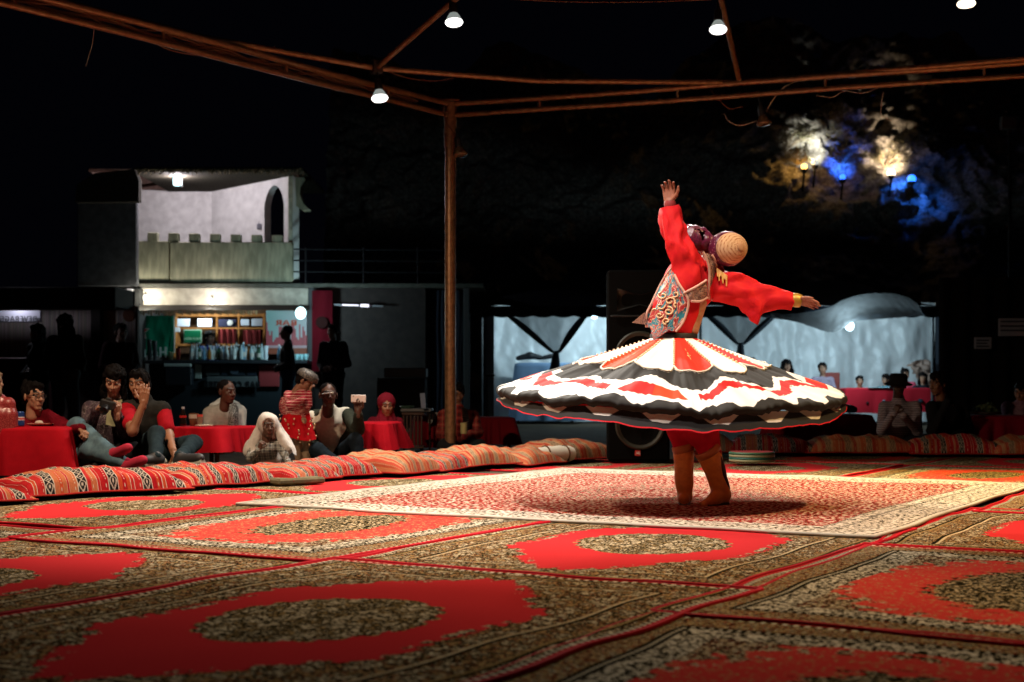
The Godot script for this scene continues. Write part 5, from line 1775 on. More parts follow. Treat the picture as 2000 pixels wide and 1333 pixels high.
func one(called: String, x0: float, y0: float, x1: float, y1: float, d: float, th: float, m: Material, parent: Node3D = null) -> MeshInstance3D:
	var g := Geo.new()
	slab(g, x0, y0, x1, y1, d, th, minf(0.01, th * 0.3))
	return obj(called, g, m, parent)

func bulb(t: Node3D, p: Vector3, r: float, c: Color, e: float, shine := 4.0) -> void:
	var g := Geo.new()
	g.ball(p, Vector3(r, r * 1.15, r), 14, 10)
	obj("bulb", g, glow(c.r, c.g, c.b, shine), t)
	var l := OmniLight3D.new()
	l.name = "bulb_light"
	l.light_color = c.linear_to_srgb()
	l.light_energy = e
	l.light_size = r
	l.omni_range = 30.0
	l.omni_attenuation = 2.0
	l.shadow_enabled = true
	t.add_child(l, true)
	l.position = p - t.position
	var s := Geo.new()
	s.tube([p + Vector3(0, r * 1.0, 0), p + Vector3(0, r * 1.0 + 0.06, 0)], 0.018, 10)
	obj("socket", s, mat(0.02, 0.02, 0.02), t)

func ground() -> void:
	var g := Geo.new()
	g.quad(Vector3(-150, -0.026, 20), Vector3(150, -0.026, 20), Vector3(150, -0.026, -200), Vector3(-150, -0.026, -200))
	struct("ground", g, mottled(Color(0.085, 0.065, 0.045), Color(0.055, 0.042, 0.030), 2.5, 81, 0.95, 0.2))

func bar_building() -> void:
	var D := 26.0
	var t := thing("bar_building", "two storey bar with crenellated parapet and open upper room lit by a lantern", "building", Vector3(-5.4, 0, -D))
	var stained := mottled(Color(0.31, 0.295, 0.215), Color(0.19, 0.185, 0.135), 0.9, 82, 0.9, 0.2)
	stained.uv1_scale = Vector3(1.5, 0.28, 1.5)
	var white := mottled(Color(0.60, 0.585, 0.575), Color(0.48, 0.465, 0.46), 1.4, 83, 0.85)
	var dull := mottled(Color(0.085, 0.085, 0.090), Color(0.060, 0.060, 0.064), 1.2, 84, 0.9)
	# parapet with merlons: left panel and main panel
	var g := Geo.new()
	slab(g, 269, 471, 331, 553, D, 0.16, 0.012)
	obj("parapet_panel", g, stained, t)
	g = Geo.new()
	slab(g, 331.6, 473, 572, 553, D - 0.02, 0.18, 0.012)
	obj("parapet_panel", g, stained, t)
	for k in 7:
		g = Geo.new()
		var x := 287.0 + k * 40.6
		slab(g, x, 454 + k * 0.9, x + 20, 473 + (k > 0 as bool as int) * 1.0, D - 0.005, 0.15, 0.012)
		obj("merlon", g, stained, t)
	one("floor_slab", 222, 553.5, 945, 562, D - 0.09, 3.0, mottled(Color(0.10, 0.095, 0.085), Color(0.07, 0.07, 0.06), 1.0, 85), t)
	one("lintel_wall", 269, 562.5, 603, 597, D, 0.2, mottled(Color(0.40, 0.36, 0.31), Color(0.28, 0.25, 0.22), 1.2, 86, 0.9, 0.1), t)
	# upper room: back wall, slanted wall with an arched opening, ceiling with ribs
	var c := Vector3(-5.91, 0, -28.2)
	g = Geo.new()
	g.box(Vector3(-7.1, 3.6, -28.28), Vector3(2.4, 2.0, 0.16))
	obj("back_wall", g, white, t)
	var e := Vector3(-3.99, 0, -26.05)
	var along := (e - c).normalized()
	var len_ := c.distance_to(e)
	var poly := PackedVector2Array([Vector2(0, 2.6), Vector2(0.668 * len_, 2.6), Vector2(0.668 * len_, 4.02)])
	for k in 13:
		var a := PI - PI * k / 12.0
		var w := 0.232 * len_ / 2
		poly.append(Vector2(0.668 * len_ + w + cos(a) * w, 4.05 + sin(a) * 0.40 * pow(sin(a), 0.25)))
	poly.append_array(PackedVector2Array([Vector2(0.9 * len_, 2.6), Vector2(len_, 2.6), Vector2(len_, 4.58), Vector2(0, 4.58)]))
	g = Geo.new()
	prism(g, poly, 0.14, Transform3D(Basis(along, Vector3.UP, along.cross(Vector3.UP)), c))
	obj("arched_wall", g, white, t)
	g = Geo.new()
	slab(g, 562, 343, 571, 553, D + 0.02, 0.22)
	obj("corner_post", g, mottled(Color(0.40, 0.38, 0.30), Color(0.28, 0.27, 0.22), 0.8, 87), t)
	g = Geo.new()
	var apex := Vector3(-5.5, 4.80, -27.2)
	var corners := [Vector3(-7.6, 4.63, -25.7), Vector3(-3.85, 4.60, -25.7), Vector3(-3.85, 4.58, -26.0), Vector3(-5.8, 4.57, -28.3), Vector3(-8.0, 4.60, -28.3)]
	for k in 5:
		var a: Vector3 = corners[k]
		var b: Vector3 = corners[(k + 1) % 5]
		var q := (b - a).cross(apex - a).normalized()
		if q.y > 0: q = -q
		var id := g.pt(a, q); g.pt(b, q); g.pt(apex, q)
		g.tri(id, id + 1, id + 2)
	obj("ceiling", g, mottled(Color(0.46, 0.30, 0.26), Color(0.28, 0.16, 0.13), 0.5, 88), t)
	for k in 5:
		g = Geo.new()
		g.tube([corners[k] + Vector3(0, -0.02, 0), apex + Vector3(0, -0.03, 0)], 0.035, 6)
		obj("ceiling_rib", g, mat(0.05, 0.025, 0.018), t)
	# thatched edge of the roof
	g = Geo.new()
	slab(g, 258, 326, 592, 336, 25.6, 2.9, 0.05)
	obj("roof", g, mottled(Color(0.05, 0.042, 0.03), Color(0.02, 0.018, 0.013), 0.3, 89, 0.95, 0.8), t)
	var rng := RandomNumberGenerator.new()
	rng.seed = 12
	g = Geo.new()
	for k in 240:
		var x := rng.randf_range(255, 596)
		var p := at(x, rng.randf_range(328, 337), 25.56 - rng.randf() * 0.05)
		g.tube([p, p + Vector3(rng.randf_range(-0.05, 0.05), rng.randf_range(-0.07, -0.01), rng.randf_range(0, 0.05))], 0.008, 4, false)
	var th := obj("thatch", g, mat(0.16, 0.13, 0.08, 0.95), t)
	th.set_meta("kind", "stuff")
	# eave pieces at both sides, dark side wall
	g = Geo.new()
	var eave := PackedVector2Array()
	for p in [[577, 347], [592, 346], [586, 362], [585, 380], [592, 398], [604, 409], [590, 411], [578, 402]]:
		var q := at(p[0], p[1], 25.9)
		eave.append(Vector2(q.x, q.y))
	prism(g, eave, 0.35, Transform3D(Basis(), Vector3(0, 0, -25.9)))
	obj("eave_bracket", g, stained, t)
	g = Geo.new()
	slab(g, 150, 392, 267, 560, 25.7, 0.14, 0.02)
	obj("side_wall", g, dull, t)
	g = Geo.new()
	var tops := PackedVector2Array()
	for p in [[146, 395], [150, 360], [185, 338], [262, 330], [271, 352], [270, 394]]:
		var q := at(p[0], p[1], 25.4)
		tops.append(Vector2(q.x, q.y))
	prism(g, tops, 0.2, Transform3D(Basis(), Vector3(0, 0, -25.4)))
	obj("side_roof", g, mottled(Color(0.035, 0.030, 0.025), Color(0.018, 0.016, 0.013), 0.3, 90, 0.95, 0.8), t)
	# ground floor: back wall, side pillars, awning, fringe
	one("bar_back_wall", 262, 562.5, 612, 860, 27.6, 0.15, mottled(Color(0.10, 0.055, 0.03), Color(0.06, 0.032, 0.018), 0.8, 91), t)
	one("pillar", 600, 562.5, 612, 835, D, 1.6, mat(0.06, 0.06, 0.065), t)
	one("pillar", 262, 562.5, 271, 835, D - 0.3, 1.9, mat(0.03, 0.03, 0.03), t)
	one("dark_wall", 612.5, 562.5, 832, 838, D + 0.05, 0.2, mottled(Color(0.046, 0.036, 0.035), Color(0.036, 0.029, 0.029), 1.3, 92), t)
	one("doorway", 832.5, 566, 905, 838, D + 0.4, 0.1, mat(0.018, 0.020, 0.030), t)
	one("door_post", 905, 562.5, 917, 838, D, 0.2, mat(0.075, 0.075, 0.08), t)
	for k in 7:
		g = Geo.new()
		var pts := []
		for q in 8: pts.append(at(836 + k * 10 + 1.5 * sin(q * 1.3 + k), 568 + q * 36, D + 0.2))
		g.tube(pts, 0.045, 8)
		obj("curtain_fold", g, mat(0.020, 0.022, 0.034), t)
	g = Geo.new()
	g.sheet(30, 4, func(u: float, v: float) -> Vector3:
		return at(lerpf(262, 604, u), lerpf(596, 606, v) + 1.2 * sin(u * 40.0) * v, lerpf(D - 0.05, D - 0.75, v)))
	obj("awning", g, mat(0.030, 0.026, 0.022), t)
	for k in 46:
		g = Geo.new()
		var x := 273.0 + k * 5.0
		slab(g, x, 606.5, x + 3.8, 614 + 2.5 * sin(k * 2.1), D - 0.7, 0.015, 0.003)
		obj("fringe_slat", g, mat(0.24 + 0.05 * (k % 3), 0.16, 0.085), t)
	for k in 3:
		g = Geo.new()
		var x: float = [597.0, 710.0, 816.0][k]
		g.tube([at(x, 484, 25.7), at(x, 555, 25.7)], 0.018, 8)
		obj("railing_post", g, mat(0.010, 0.010, 0.012, 0.7), t)
	for y in [487, 509, 531]:
		g = Geo.new()
		g.tube([at(574, y, 25.7), at(880, y + 2, 25.7)], 0.014, 8)
		obj("railing_rail", g, mat(0.010, 0.010, 0.012, 0.7), t)
	# wiring on the slanted wall
	g = Geo.new()
	g.tube(curve([at(515, 352, 26.9), at(513, 400, 26.85), at(508, 425, 26.9), at(505, 440, 26.9)], 5), 0.01, 6)
	obj("wire", g, mat(0.05, 0.05, 0.05), t)
	one("switch_box", 501, 437, 511, 448, 26.82, 0.06, mat(0.22, 0.22, 0.26), t)
	# lantern
	t = thing("lantern", "square glass lantern hanging from the ceiling of the upper room", "lantern", at(346, 361, 26.15))
	var lp := at(346, 352, 26.15)
	g = Geo.new()
	g.box(lp, Vector3(0.13, 0.20, 0.13), Basis(), 0.015)
	obj("lantern_glass", g, glow(0.55, 0.95, 1.0, 3.0), t)
	for sx in [-1, 1]:
		for sz in [-1, 1]:
			g = Geo.new()
			g.box(lp + Vector3(sx * 0.072, 0, sz * 0.072), Vector3(0.014, 0.22, 0.014), Basis(), 0.002)
			obj("lantern_bar", g, mat(0.02, 0.02, 0.02), t)
	g = Geo.new()
	g.lathe(lp + Vector3(0, 0.105, 0), [[0.11, 0.0], [0.10, 0.02], [0.03, 0.07], [0.008, 0.10], [0.006, 0.30]], 12)
	obj("lantern_cap", g, mat(0.02, 0.02, 0.02), t)
	var l := OmniLight3D.new()
	l.name = "lantern_light"
	l.light_color = Color(1.0, 0.96, 0.99)
	l.light_energy = E_LANTERN
	l.light_size = 0.05
	l.omni_range = 20.0
	l.omni_attenuation = 2.0
	l.shadow_enabled = true
	t.add_child(l, true)
	l.position = lp - t.position
	# lamps on the front
	t = thing("wall_lamp", "bright bulb at the end of the lintel wall beside the dark pillar", "lamp", at(284, 584, 25.45), "bulbs along the bar front")
	bulb(t, at(284, 582, 25.66), 0.045, Color(1.0, 0.95, 0.78), E_WALL)
	t = thing("wall_lamp", "bright bulb in the middle of the lintel wall over the awning", "lamp", at(414, 590, 25.45), "bulbs along the bar front")
	bulb(t, at(414, 589, 25.66), 0.050, Color(1.0, 0.93, 0.80), E_WALL)
	t = thing("bar_lamp", "dazzling blue white bulb hanging in front of the bar poster", "lamp", at(587, 616, 25.0), "")
	bulb(t, at(587, 612, 24.8), 0.092, Color(0.62, 0.95, 1.0), E_BAR, 5.0)
	t = thing("bar_lamp", "small bulb glowing behind the fringe inside the bar", "lamp", at(400, 600, 26.4))
	bulb(t, at(400, 599, 26.5), 0.04, Color(0.78, 0.95, 1.0), E_BAR * 0.9, 3.0)
	# strip light on the dark wall
	t = thing("strip_light", "thin strip light shining on the dark wall right of the red banner", "lamp", at(685, 597, 25.9))
	g = Geo.new()
	g.tube([at(652, 595.5, 25.85), at(748, 598.5, 25.85)], 0.016, 8)
	obj("rail", g, mat(0.40, 0.40, 0.45, 0.3, 0.3), t)
	g = Geo.new()
	g.tube([at(704, 597, 25.80), at(720, 597.6, 25.80)], 0.026, 8)
	g.tube([at(668, 596, 25.82), at(700, 596.8, 25.82)], 0.012, 8)
	obj("strip_lamp", g, glow(0.85, 0.82, 1.0, 1.6), t)
	t = thing("strip_light", "thin strip light under the slab end left of the bar", "lamp", at(242, 557, 25.4))
	g = Geo.new()
	g.tube([at(224, 566, 25.5), at(262, 567, 25.5)], 0.014, 8)
	obj("rail", g, mat(0.4, 0.38, 0.38, 0.4), t)
	g = Geo.new()
	g.tube([at(248, 566.5, 25.47), at(258, 566.8, 25.47)], 0.022, 8)
	obj("strip_lamp", g, glow(0.9, 0.8, 0.75, 0.6), t)

func bar_contents() -> void:
	var t: Node3D
	var g: Geo
	# counter
	t = thing("bar_counter", "dark bar counter with posters and a mirrored lettered board on its front", "counter", at(440, 838, 25.500))
	one("counter_top", 282, 704, 600, 711, 25.350, 0.7, mat(0.020, 0.024, 0.030, 0.3), t)
	one("counter_front", 290, 711.5, 598, 836, 25.500, 0.5, mat(0.022, 0.030, 0.038, 0.7), t)
	one("white_ledge", 319, 710.5, 372, 717, 25.300, 0.1, mat(0.40, 0.45, 0.45, 0.6), t)
	one("ice_box", 322, 719, 373, 753, 25.250, 0.2, mat(0.008, 0.012, 0.020, 0.5), t)
	one("poster", 380, 712.5, 393, 740, 25.470, 0.02, mat(0.34, 0.40, 0.38), t)
	one("panel", 401, 713, 428, 734, 25.470, 0.02, mat(0.06, 0.075, 0.08), t)
	one("panel", 432, 713, 478, 734, 25.470, 0.02, mat(0.030, 0.045, 0.065), t)
	one("panel", 482, 713, 500, 734, 25.470, 0.02, mat(0.025, 0.035, 0.055), t)
	g = Geo.new()
	g.lathe(at(457, 723, 25.455), [[0.085, 0.0], [0.085, 0.012], [0.065, 0.012], [0.06, 0.006], [0.0, 0.006]], 24, Basis(Vector3.RIGHT, PI / 2))
	obj("emblem", g, mat(0.05, 0.07, 0.10), t)
	one("red_panel", 505, 712, 545, 756, 25.450, 0.04, mat(0.24, 0.030, 0.035, 0.5), t)
	var board := one("letter_board", 403, 736, 502, 757, 25.430, 0.04, mat(0.10, 0.115, 0.125), t)
	lettering("BAR COUNTER", 0.115, mat(0.018, 0.020, 0.024), board, at(452.5, 751.5, 25.420) + Vector3(0, 0.0, 0), 0.0, 0.98)
	# green flag
	t = thing("green_flag", "green cloth flag with red star and mirrored white lettering at the bar's end", "flag", at(306, 696, 26.2))
	g = Geo.new()
	var ns := noise(91, 1.4, 2)
	g.sheet(20, 20, func(u: float, v: float) -> Vector3:
		var p := at(lerpf(271, 339, u), lerpf(617, 695, v), 26.2)
		return p + Vector3(0, 0, 0.022 * ns.get_noise_2d(p.x * 3, p.y)))
	var flag := obj("cloth", g, mat(0.008, 0.17, 0.095, 0.8), t)
	g = Geo.new()
	slab(g, 338.5, 617, 341, 690, 26.15, 0.01, 0.002)
	obj("hem", g, mat(0.42, 0.48, 0.46), flag)
	for k in [[0.175, Color(0.40, 0.38, 0.36), 0.0], [0.135, Color(0.38, 0.02, 0.02), 0.008]]:
		g = Geo.new()
		var star := PackedVector2Array()
		for j in 10:
			var a := PI / 2 + j * PI / 5
			star.append(Vector2(cos(a), sin(a)) * k[0] * (1.0 if j % 2 == 0 else 0.42))
		prism(g, star, 0.004, Transform3D(Basis(), at(275, 648, 26.1) + Vector3(0, 0, k[2])))
		obj("star", g, mat(k[1].r, k[1].g, k[1].b), flag)
	lettering("Hein", 0.20, mat(0.50, 0.58, 0.58), flag, at(299, 689, 26.1), 0.0, 0.88)
	# back shelf with notices
	t = thing("back_shelf", "brown wooden back shelf of the bar with white notices", "shelf", at(430, 800, 27.2))
	for b in [[338, 612, 345, 700], [513, 612, 519, 700], [421, 612, 425, 700], [464, 612, 468, 700], [338, 613, 519, 619], [338, 640, 519, 644], [338, 672, 519, 677]]:
		one("board", b[0], b[1], b[2], b[3], 27.1 - 0.003 * b[0] / 100.0, 0.3, mat(0.26, 0.105, 0.030, 0.7), t)
	for b in [[345.5, 623, 370, 638], [385, 623, 413, 638.5], [470, 624, 486, 636], [491, 623, 512, 637]]:
		one("notice", b[0], b[1], b[2], b[3], 26.75, 0.01, mat(0.46, 0.48, 0.54), t)
	one("dark_label", 426, 624, 461, 639, 26.74, 0.02, mat(0.022, 0.022, 0.040), t)
	g = Geo.new()
	g.lathe(at(449, 631, 26.71), [[0.0, 0.008], [0.05, 0.008], [0.055, 0.0]], 18, Basis(Vector3.RIGHT, PI / 2))
	obj("emblem", g, mat(0.42, 0.40, 0.38), t)
	one("price_card", 341, 640, 351, 649, 26.7, 0.01, mat(0.45, 0.45, 0.48), t)
	t = thing("green_sign", "small green sign with pale border on the bar's back shelf", "sign", at(375, 671, 26.7))
	one("sign_border", 357.5, 644, 393.5, 671, 26.6, 0.02, mat(0.22, 0.30, 0.22), t)
	one("sign_face", 359.5, 646, 391.5, 669, 26.58, 0.012, mat(0.008, 0.13, 0.055), t)
	lettering("COLD BEER", 0.045, mat(0.30, 0.42, 0.30), t, at(375.5, 662, 26.565), 0.0, 1.0)
	for b in [[426, 643, 461, 671, "dull red curtain panel under the dark label in the bar"], [474, 645, 513, 672, "brownish red curtain panel beside the poster in the bar"]]:
		t = thing("red_curtain", b[4], "curtain", at((b[0] + b[2]) / 2, b[3], 26.6))
		g = Geo.new()
		var x0: float = b[0]
		var x1: float = b[2]
		var y0: float = b[1]
		var y1: float = b[3]
		g.sheet(24, 6, func(u: float, v: float) -> Vector3: return at(lerpf(x0, x1, u), lerpf(y0, y1, v), 26.6 + 0.03 * sin(u * 20.0)))
		obj("cloth", g, mat(0.17, 0.022, 0.022), t)
	t = thing("bar_poster", "large poster with pale blue sky over red skyline beside the bulb", "poster", at(558, 690, 26.2))
	var sk := noise(55, 0.06, 1)
	var pic := paint(160, 160, func(u: float, v: float) -> Color:
		var h := 0.52 + 0.10 * floorf(sk.get_noise_2d(floorf(u * 26.0) * 12.0, 3) * 5.0) / 2.0
		if v > 0.86: return s3(Color(0.26, 0.06, 0.03))
		if v > 0.80: return s3(Color(0.44, 0.30, 0.34))
		if v > h: return s3(Color(0.40, 0.07, 0.09)) if fmod(u * 26.0, 1.0) < 0.8 else s3(Color(0.20, 0.03, 0.05))
		return s3(Color(0.22, 0.36, 0.36).lerp(Color(0.36, 0.36, 0.40), u)))
	g = Geo.new()
	slab(g, 519.5, 607, 599, 692, 26.2, 0.015, 0.003)
	for k in g.v.size():
		var px := 1000.0 + g.v[k].x / 26.2 * 2800.0
		var py := 755.0 - (g.v[k].y - EYE) / 26.2 * 2800.0
		g.t[k] = Vector2((px - 519.5) / 79.5, (py - 607) / 85.0)
	obj("print", g, textured(pic, 0.5), t)
	lettering("BAR", 0.10, mat(0.42, 0.08, 0.05), t, at(559, 631, 26.17), 0.0, 1.6)
	# red banner
	t = thing("red_banner", "tall dark red banner hanging between bar and dark wall", "banner", at(629, 725, 25.7))
	g = Geo.new()
	g.sheet(12, 24, func(u: float, v: float) -> Vector3: return at(lerpf(609, 649, u), lerpf(568, 726, v), 25.75 + 0.02 * sin(u * 7 + v * 3)))
	obj("cloth", g, mat(0.060, 0.0025, 0.006, 0.9), t)
	g = Geo.new()
	g.lathe(at(628, 630, 25.68), [[0.0, 0.006], [0.10, 0.006], [0.11, 0.0]], 20, Basis(Vector3.RIGHT, PI / 2))
	obj("emblem", g, mat(0.015, 0.004, 0.004), t)
	# bottles and glasses on the counter
	var rng := RandomNumberGenerator.new()
	rng.seed = 21
	var kinds := [
		["clear tall bottle", Color(0.34, 0.42, 0.46), 0.30], ["pale bottle", Color(0.46, 0.50, 0.52), 0.27], ["dark green bottle", Color(0.02, 0.07, 0.04), 0.29], ["amber bottle", Color(0.26, 0.10, 0.02), 0.26], ["blue tinted bottle", Color(0.10, 0.22, 0.34), 0.28]]
	var nth := {}
	var order := ["first", "second", "third", "fourth", "fifth", "sixth", "seventh", "eighth", "ninth", "tenth", "eleventh", "twelfth", "thirteenth", "fourteenth"]
	for k in 34:
		var kind: Array = kinds[[0, 1, 0, 2, 0, 4, 1, 3][k % 8]]
		var x := 373.0 + k * 4.9 + rng.randf_range(-1, 1)
		if k >= 29: x = 545 + (k - 29) * 5.0
		var p := at(x, 704, 25.450 + 0.4 * rng.randf())
		p.y = 1.202
		nth[kind[0]] = nth.get(kind[0], -1) + 1
		t = thing("bottle", "%s %s from the flag end of the bar counter" % [order[nth[kind[0]]], kind[0]], "bottle", p, kind[0] + "s on the bar counter")
		var h: float = kind[2] * rng.randf_range(0.85, 1.1)
		g = Geo.new()
		g.lathe(p, [[0.0, 0.0], [0.036, 0.0], [0.038, 0.02], [0.037, h * 0.55], [0.030, h * 0.66], [0.014, h * 0.78], [0.013, h]], 12)
		var m := mat(kind[1].r, kind[1].g, kind[1].b, 0.12)
		obj("glass", g, m, t)
		g = Geo.new()
		g.lathe(p, [[0.015, h * 0.93], [0.016, h + 0.012], [0.0, h + 0.014]], 10)
		obj("cap", g, mat(0.45, 0.45, 0.48, 0.3) if k % 2 else mat(0.03, 0.03, 0.03), t)
		if k % 3 == 0:
			g = Geo.new()
			g.lathe(p, [[0.0385, h * 0.18], [0.039, h * 0.2], [0.039, h * 0.45], [0.0385, h * 0.47]], 12)
			obj("bottle_label", g, mat(0.40, 0.38, 0.36), t)
	var bag := [[519, 690, "white paper cup among the bottles on the bar counter", Color(0.50, 0.55, 0.62), 0.25], [580, 702, "first blue glowing tumbler at the bar counter's end", Color(0.30, 0.55, 0.62), 0.10], [589, 702, "second blue glowing tumbler at the bar counter's end", Color(0.30, 0.55, 0.62), 0.10], [598, 702, "last blue glowing tumbler at the bar counter's end", Color(0.30, 0.55, 0.62), 0.10], [333, 702, "stack of pale green cups on the counter by the flag", Color(0.30, 0.36, 0.20), 0.14], [347, 702, "red squeeze bottle on the counter by the flag", Color(0.30, 0.02, 0.015), 0.2], [292, 704, "dark tap column on the counter before the green flag", Color(0.012, 0.016, 0.02), 0.36], [302, 704, "second dark tap column on the counter before the green flag", Color(0.012, 0.016, 0.02), 0.34]]
	for b in bag:
		var p := at(b[0], 704, 25.650)
		p.y = 1.202
		t = thing("tumbler" if "tumbler" in b[2] else ("tap_column" if "tap" in b[2] else "cup"), b[2], "tumbler" if "tumbler" in b[2] else ("tap" if "tap" in b[2] else "cup"), p)
		g = Geo.new()
		g.lathe(p, [[0.0, 0.0], [0.036, 0.0], [0.044, b[4]], [0.038, b[4] + 0.004], [0.0, b[4] - 0.01]], 14)
		obj("cup_wall", g, mat(b[3].r, b[3].g, b[3].b, 0.3), t)

func kiosk() -> void:
	var t := thing("reed_kiosk", "dark kiosk with reed walls and a mirrored counter sign", "kiosk", at(120, 840, 20.8))
	var g := Geo.new()
	var rng := RandomNumberGenerator.new()
	rng.seed = 31
	for k in 130:
		if k > 88 and k < 98:
			continue
		var x := -8.0 + k * 2.1
		g = Geo.new()
		var c := 0.13 + rng.randf() * 0.09
		g.tube([at(x + rng.randf_range(-0.5, 0.5), 600, 21.5), at(x + rng.randf_range(-0.5, 0.5), 835, 21.5)], 0.009, 5, false)
		obj("reed", g, mat(snappedf(c, 0.03), snappedf(c * 0.86, 0.03), snappedf(c * 0.82, 0.03), 0.85), t)
	one("back_board", -60, 598, 268, 838, 21.56, 0.1, mat(0.035, 0.030, 0.030), t)
	one("post", 176, 590, 196, 838, 21.3, 0.15, mat(0.014, 0.012, 0.012), t)
	one("roof", -80, 560, 224, 600, 20.6, 1.0, mat(0.016, 0.015, 0.016), t)
	one("fascia", -80, 562, 224, 604, 20.1, 0.04, mat(0.012, 0.011, 0.012), t)
	var board := one("sign_board", -70, 607, 79, 630, 20.5, 0.05, mat(0.14, 0.14, 0.17), t)
	lettering("BEVERAGES COUNTER", 0.085, mat(0.03, 0.03, 0.035), board, at(-4, 623.5, 20.47), 0.0, 0.95)
	var kl := thing("kiosk_lamp", "small bulb under the kiosk roof behind its sign", "lamp", at(30, 600, 20.32))
	bulb(kl, at(30, 597, 20.32), 0.03, Color(0.90, 0.9, 1.0), 0.34, 2.0)
	t = thing("kiosk_counter", "dark red covered counter in front of the reed kiosk", "counter", at(20, 840, 19.9))
	one("cloth_front", -70, 704, 94, 838, 19.9, 0.5, mat(0.075, 0.006, 0.010, 0.9), t)
	one("counter_top", -72, 699, 96, 704, 19.85, 0.6, mat(0.26, 0.17, 0.18, 0.6), t)
	t = thing("woven_plate", "round brown woven plate hung on the reed wall near the bar", "plate", at(252, 625, 21.3))
	g = Geo.new()
	g.lathe(at(252, 616, 21.35), [[0.0, 0.02], [0.05, 0.025], [0.09, 0.015], [0.10, 0.0]], 20, Basis(Vector3.RIGHT, PI / 2))
	obj("weave", g, mat(0.07, 0.03, 0.02), t)

func draped_table(label: String, c: Vector3, w: float, dp: float, h: float, turn: float, low: float, m: Material, group := "", seed_ := 1) -> Node3D:
	var t := thing("draped_table", label, "table", c, group)
	var B := Basis(Vector3.UP, turn)
	var ns := noise(seed_, 1.3, 2)
	var edge := func(u: float) -> Vector3:
		var a := u * TAU
		var p := Vector2(cos(a), sin(a))
		var k := 1.0 / pow(pow(absf(p.x), 14.0) + pow(absf(p.y), 14.0), 1.0 / 14.0)
		return Vector3(p.x * k * w / 2, 0, p.y * k * dp / 2)
	var g := Geo.new()
	g.sheet(160, 22, func(u: float, v: float) -> Vector3:
		var e: Vector3 = edge.call(u)
		var a := u * TAU
		var corner := pow(absf(sin(2 * a)), 5.0)
		if v < 0.25:
			return c + B * (e * (v / 0.25) * 0.985 + Vector3(0, h + 0.003 * ns.get_noise_2d(e.x * v * 9, e.z * v * 9), 0))
		var q := (v - 0.25) / 0.75
		var drop := (h - low) * pow(q, 1.15)
		var out := e.normalized() * (0.012 + q * (0.035 + 0.13 * corner + 0.035 * ns.get_noise_2d(u * 14.0, 2.0) + 0.028 * sin(a * 13.0 + seed_) * (0.4 + 0.6 * absf(sin(a * 3.0)))))
		return c + B * (e + out + Vector3(0, h - drop - 0.004 + low * 0.25 * q * sin(a * 4.0 + seed_) * 0.3, 0)))
	obj("tablecloth", g, m, t)
	g = Geo.new()
	g.box(c + Vector3(0, h - 0.025, 0), Vector3(w - 0.03, 0.03, dp - 0.03), B)
	obj("tabletop", g, mat(0.12, 0.06, 0.03), t)
	for sx in [-1, 1]:
		for sz in [-1, 1]:
			g = Geo.new()
			var p := c + B * Vector3(sx * (w / 2 - 0.06), 0, sz * (dp / 2 - 0.06))
			g.tube([p, p + Vector3(0, h - 0.04, 0)], 0.02, 8)
			obj("leg", g, mat(0.12, 0.06, 0.03), t)
	return t

func vessel(called: String, label: String, cat: String, p: Vector3, prof: Array, m: Material, bands := []) -> void:
	var t := thing(called, label, cat, p)
	var g := Geo.new()
	g.lathe(p, prof, 18)
	obj("shell", g, m, t)
	for b in bands:
		g = Geo.new()
		g.lathe(p, [[b[0] - 0.001, b[1]], [b[0], b[1] + 0.002], [b[0], b[2] - 0.002], [b[0] - 0.001, b[2]]], 18)
		obj("band", g, b[3], t)

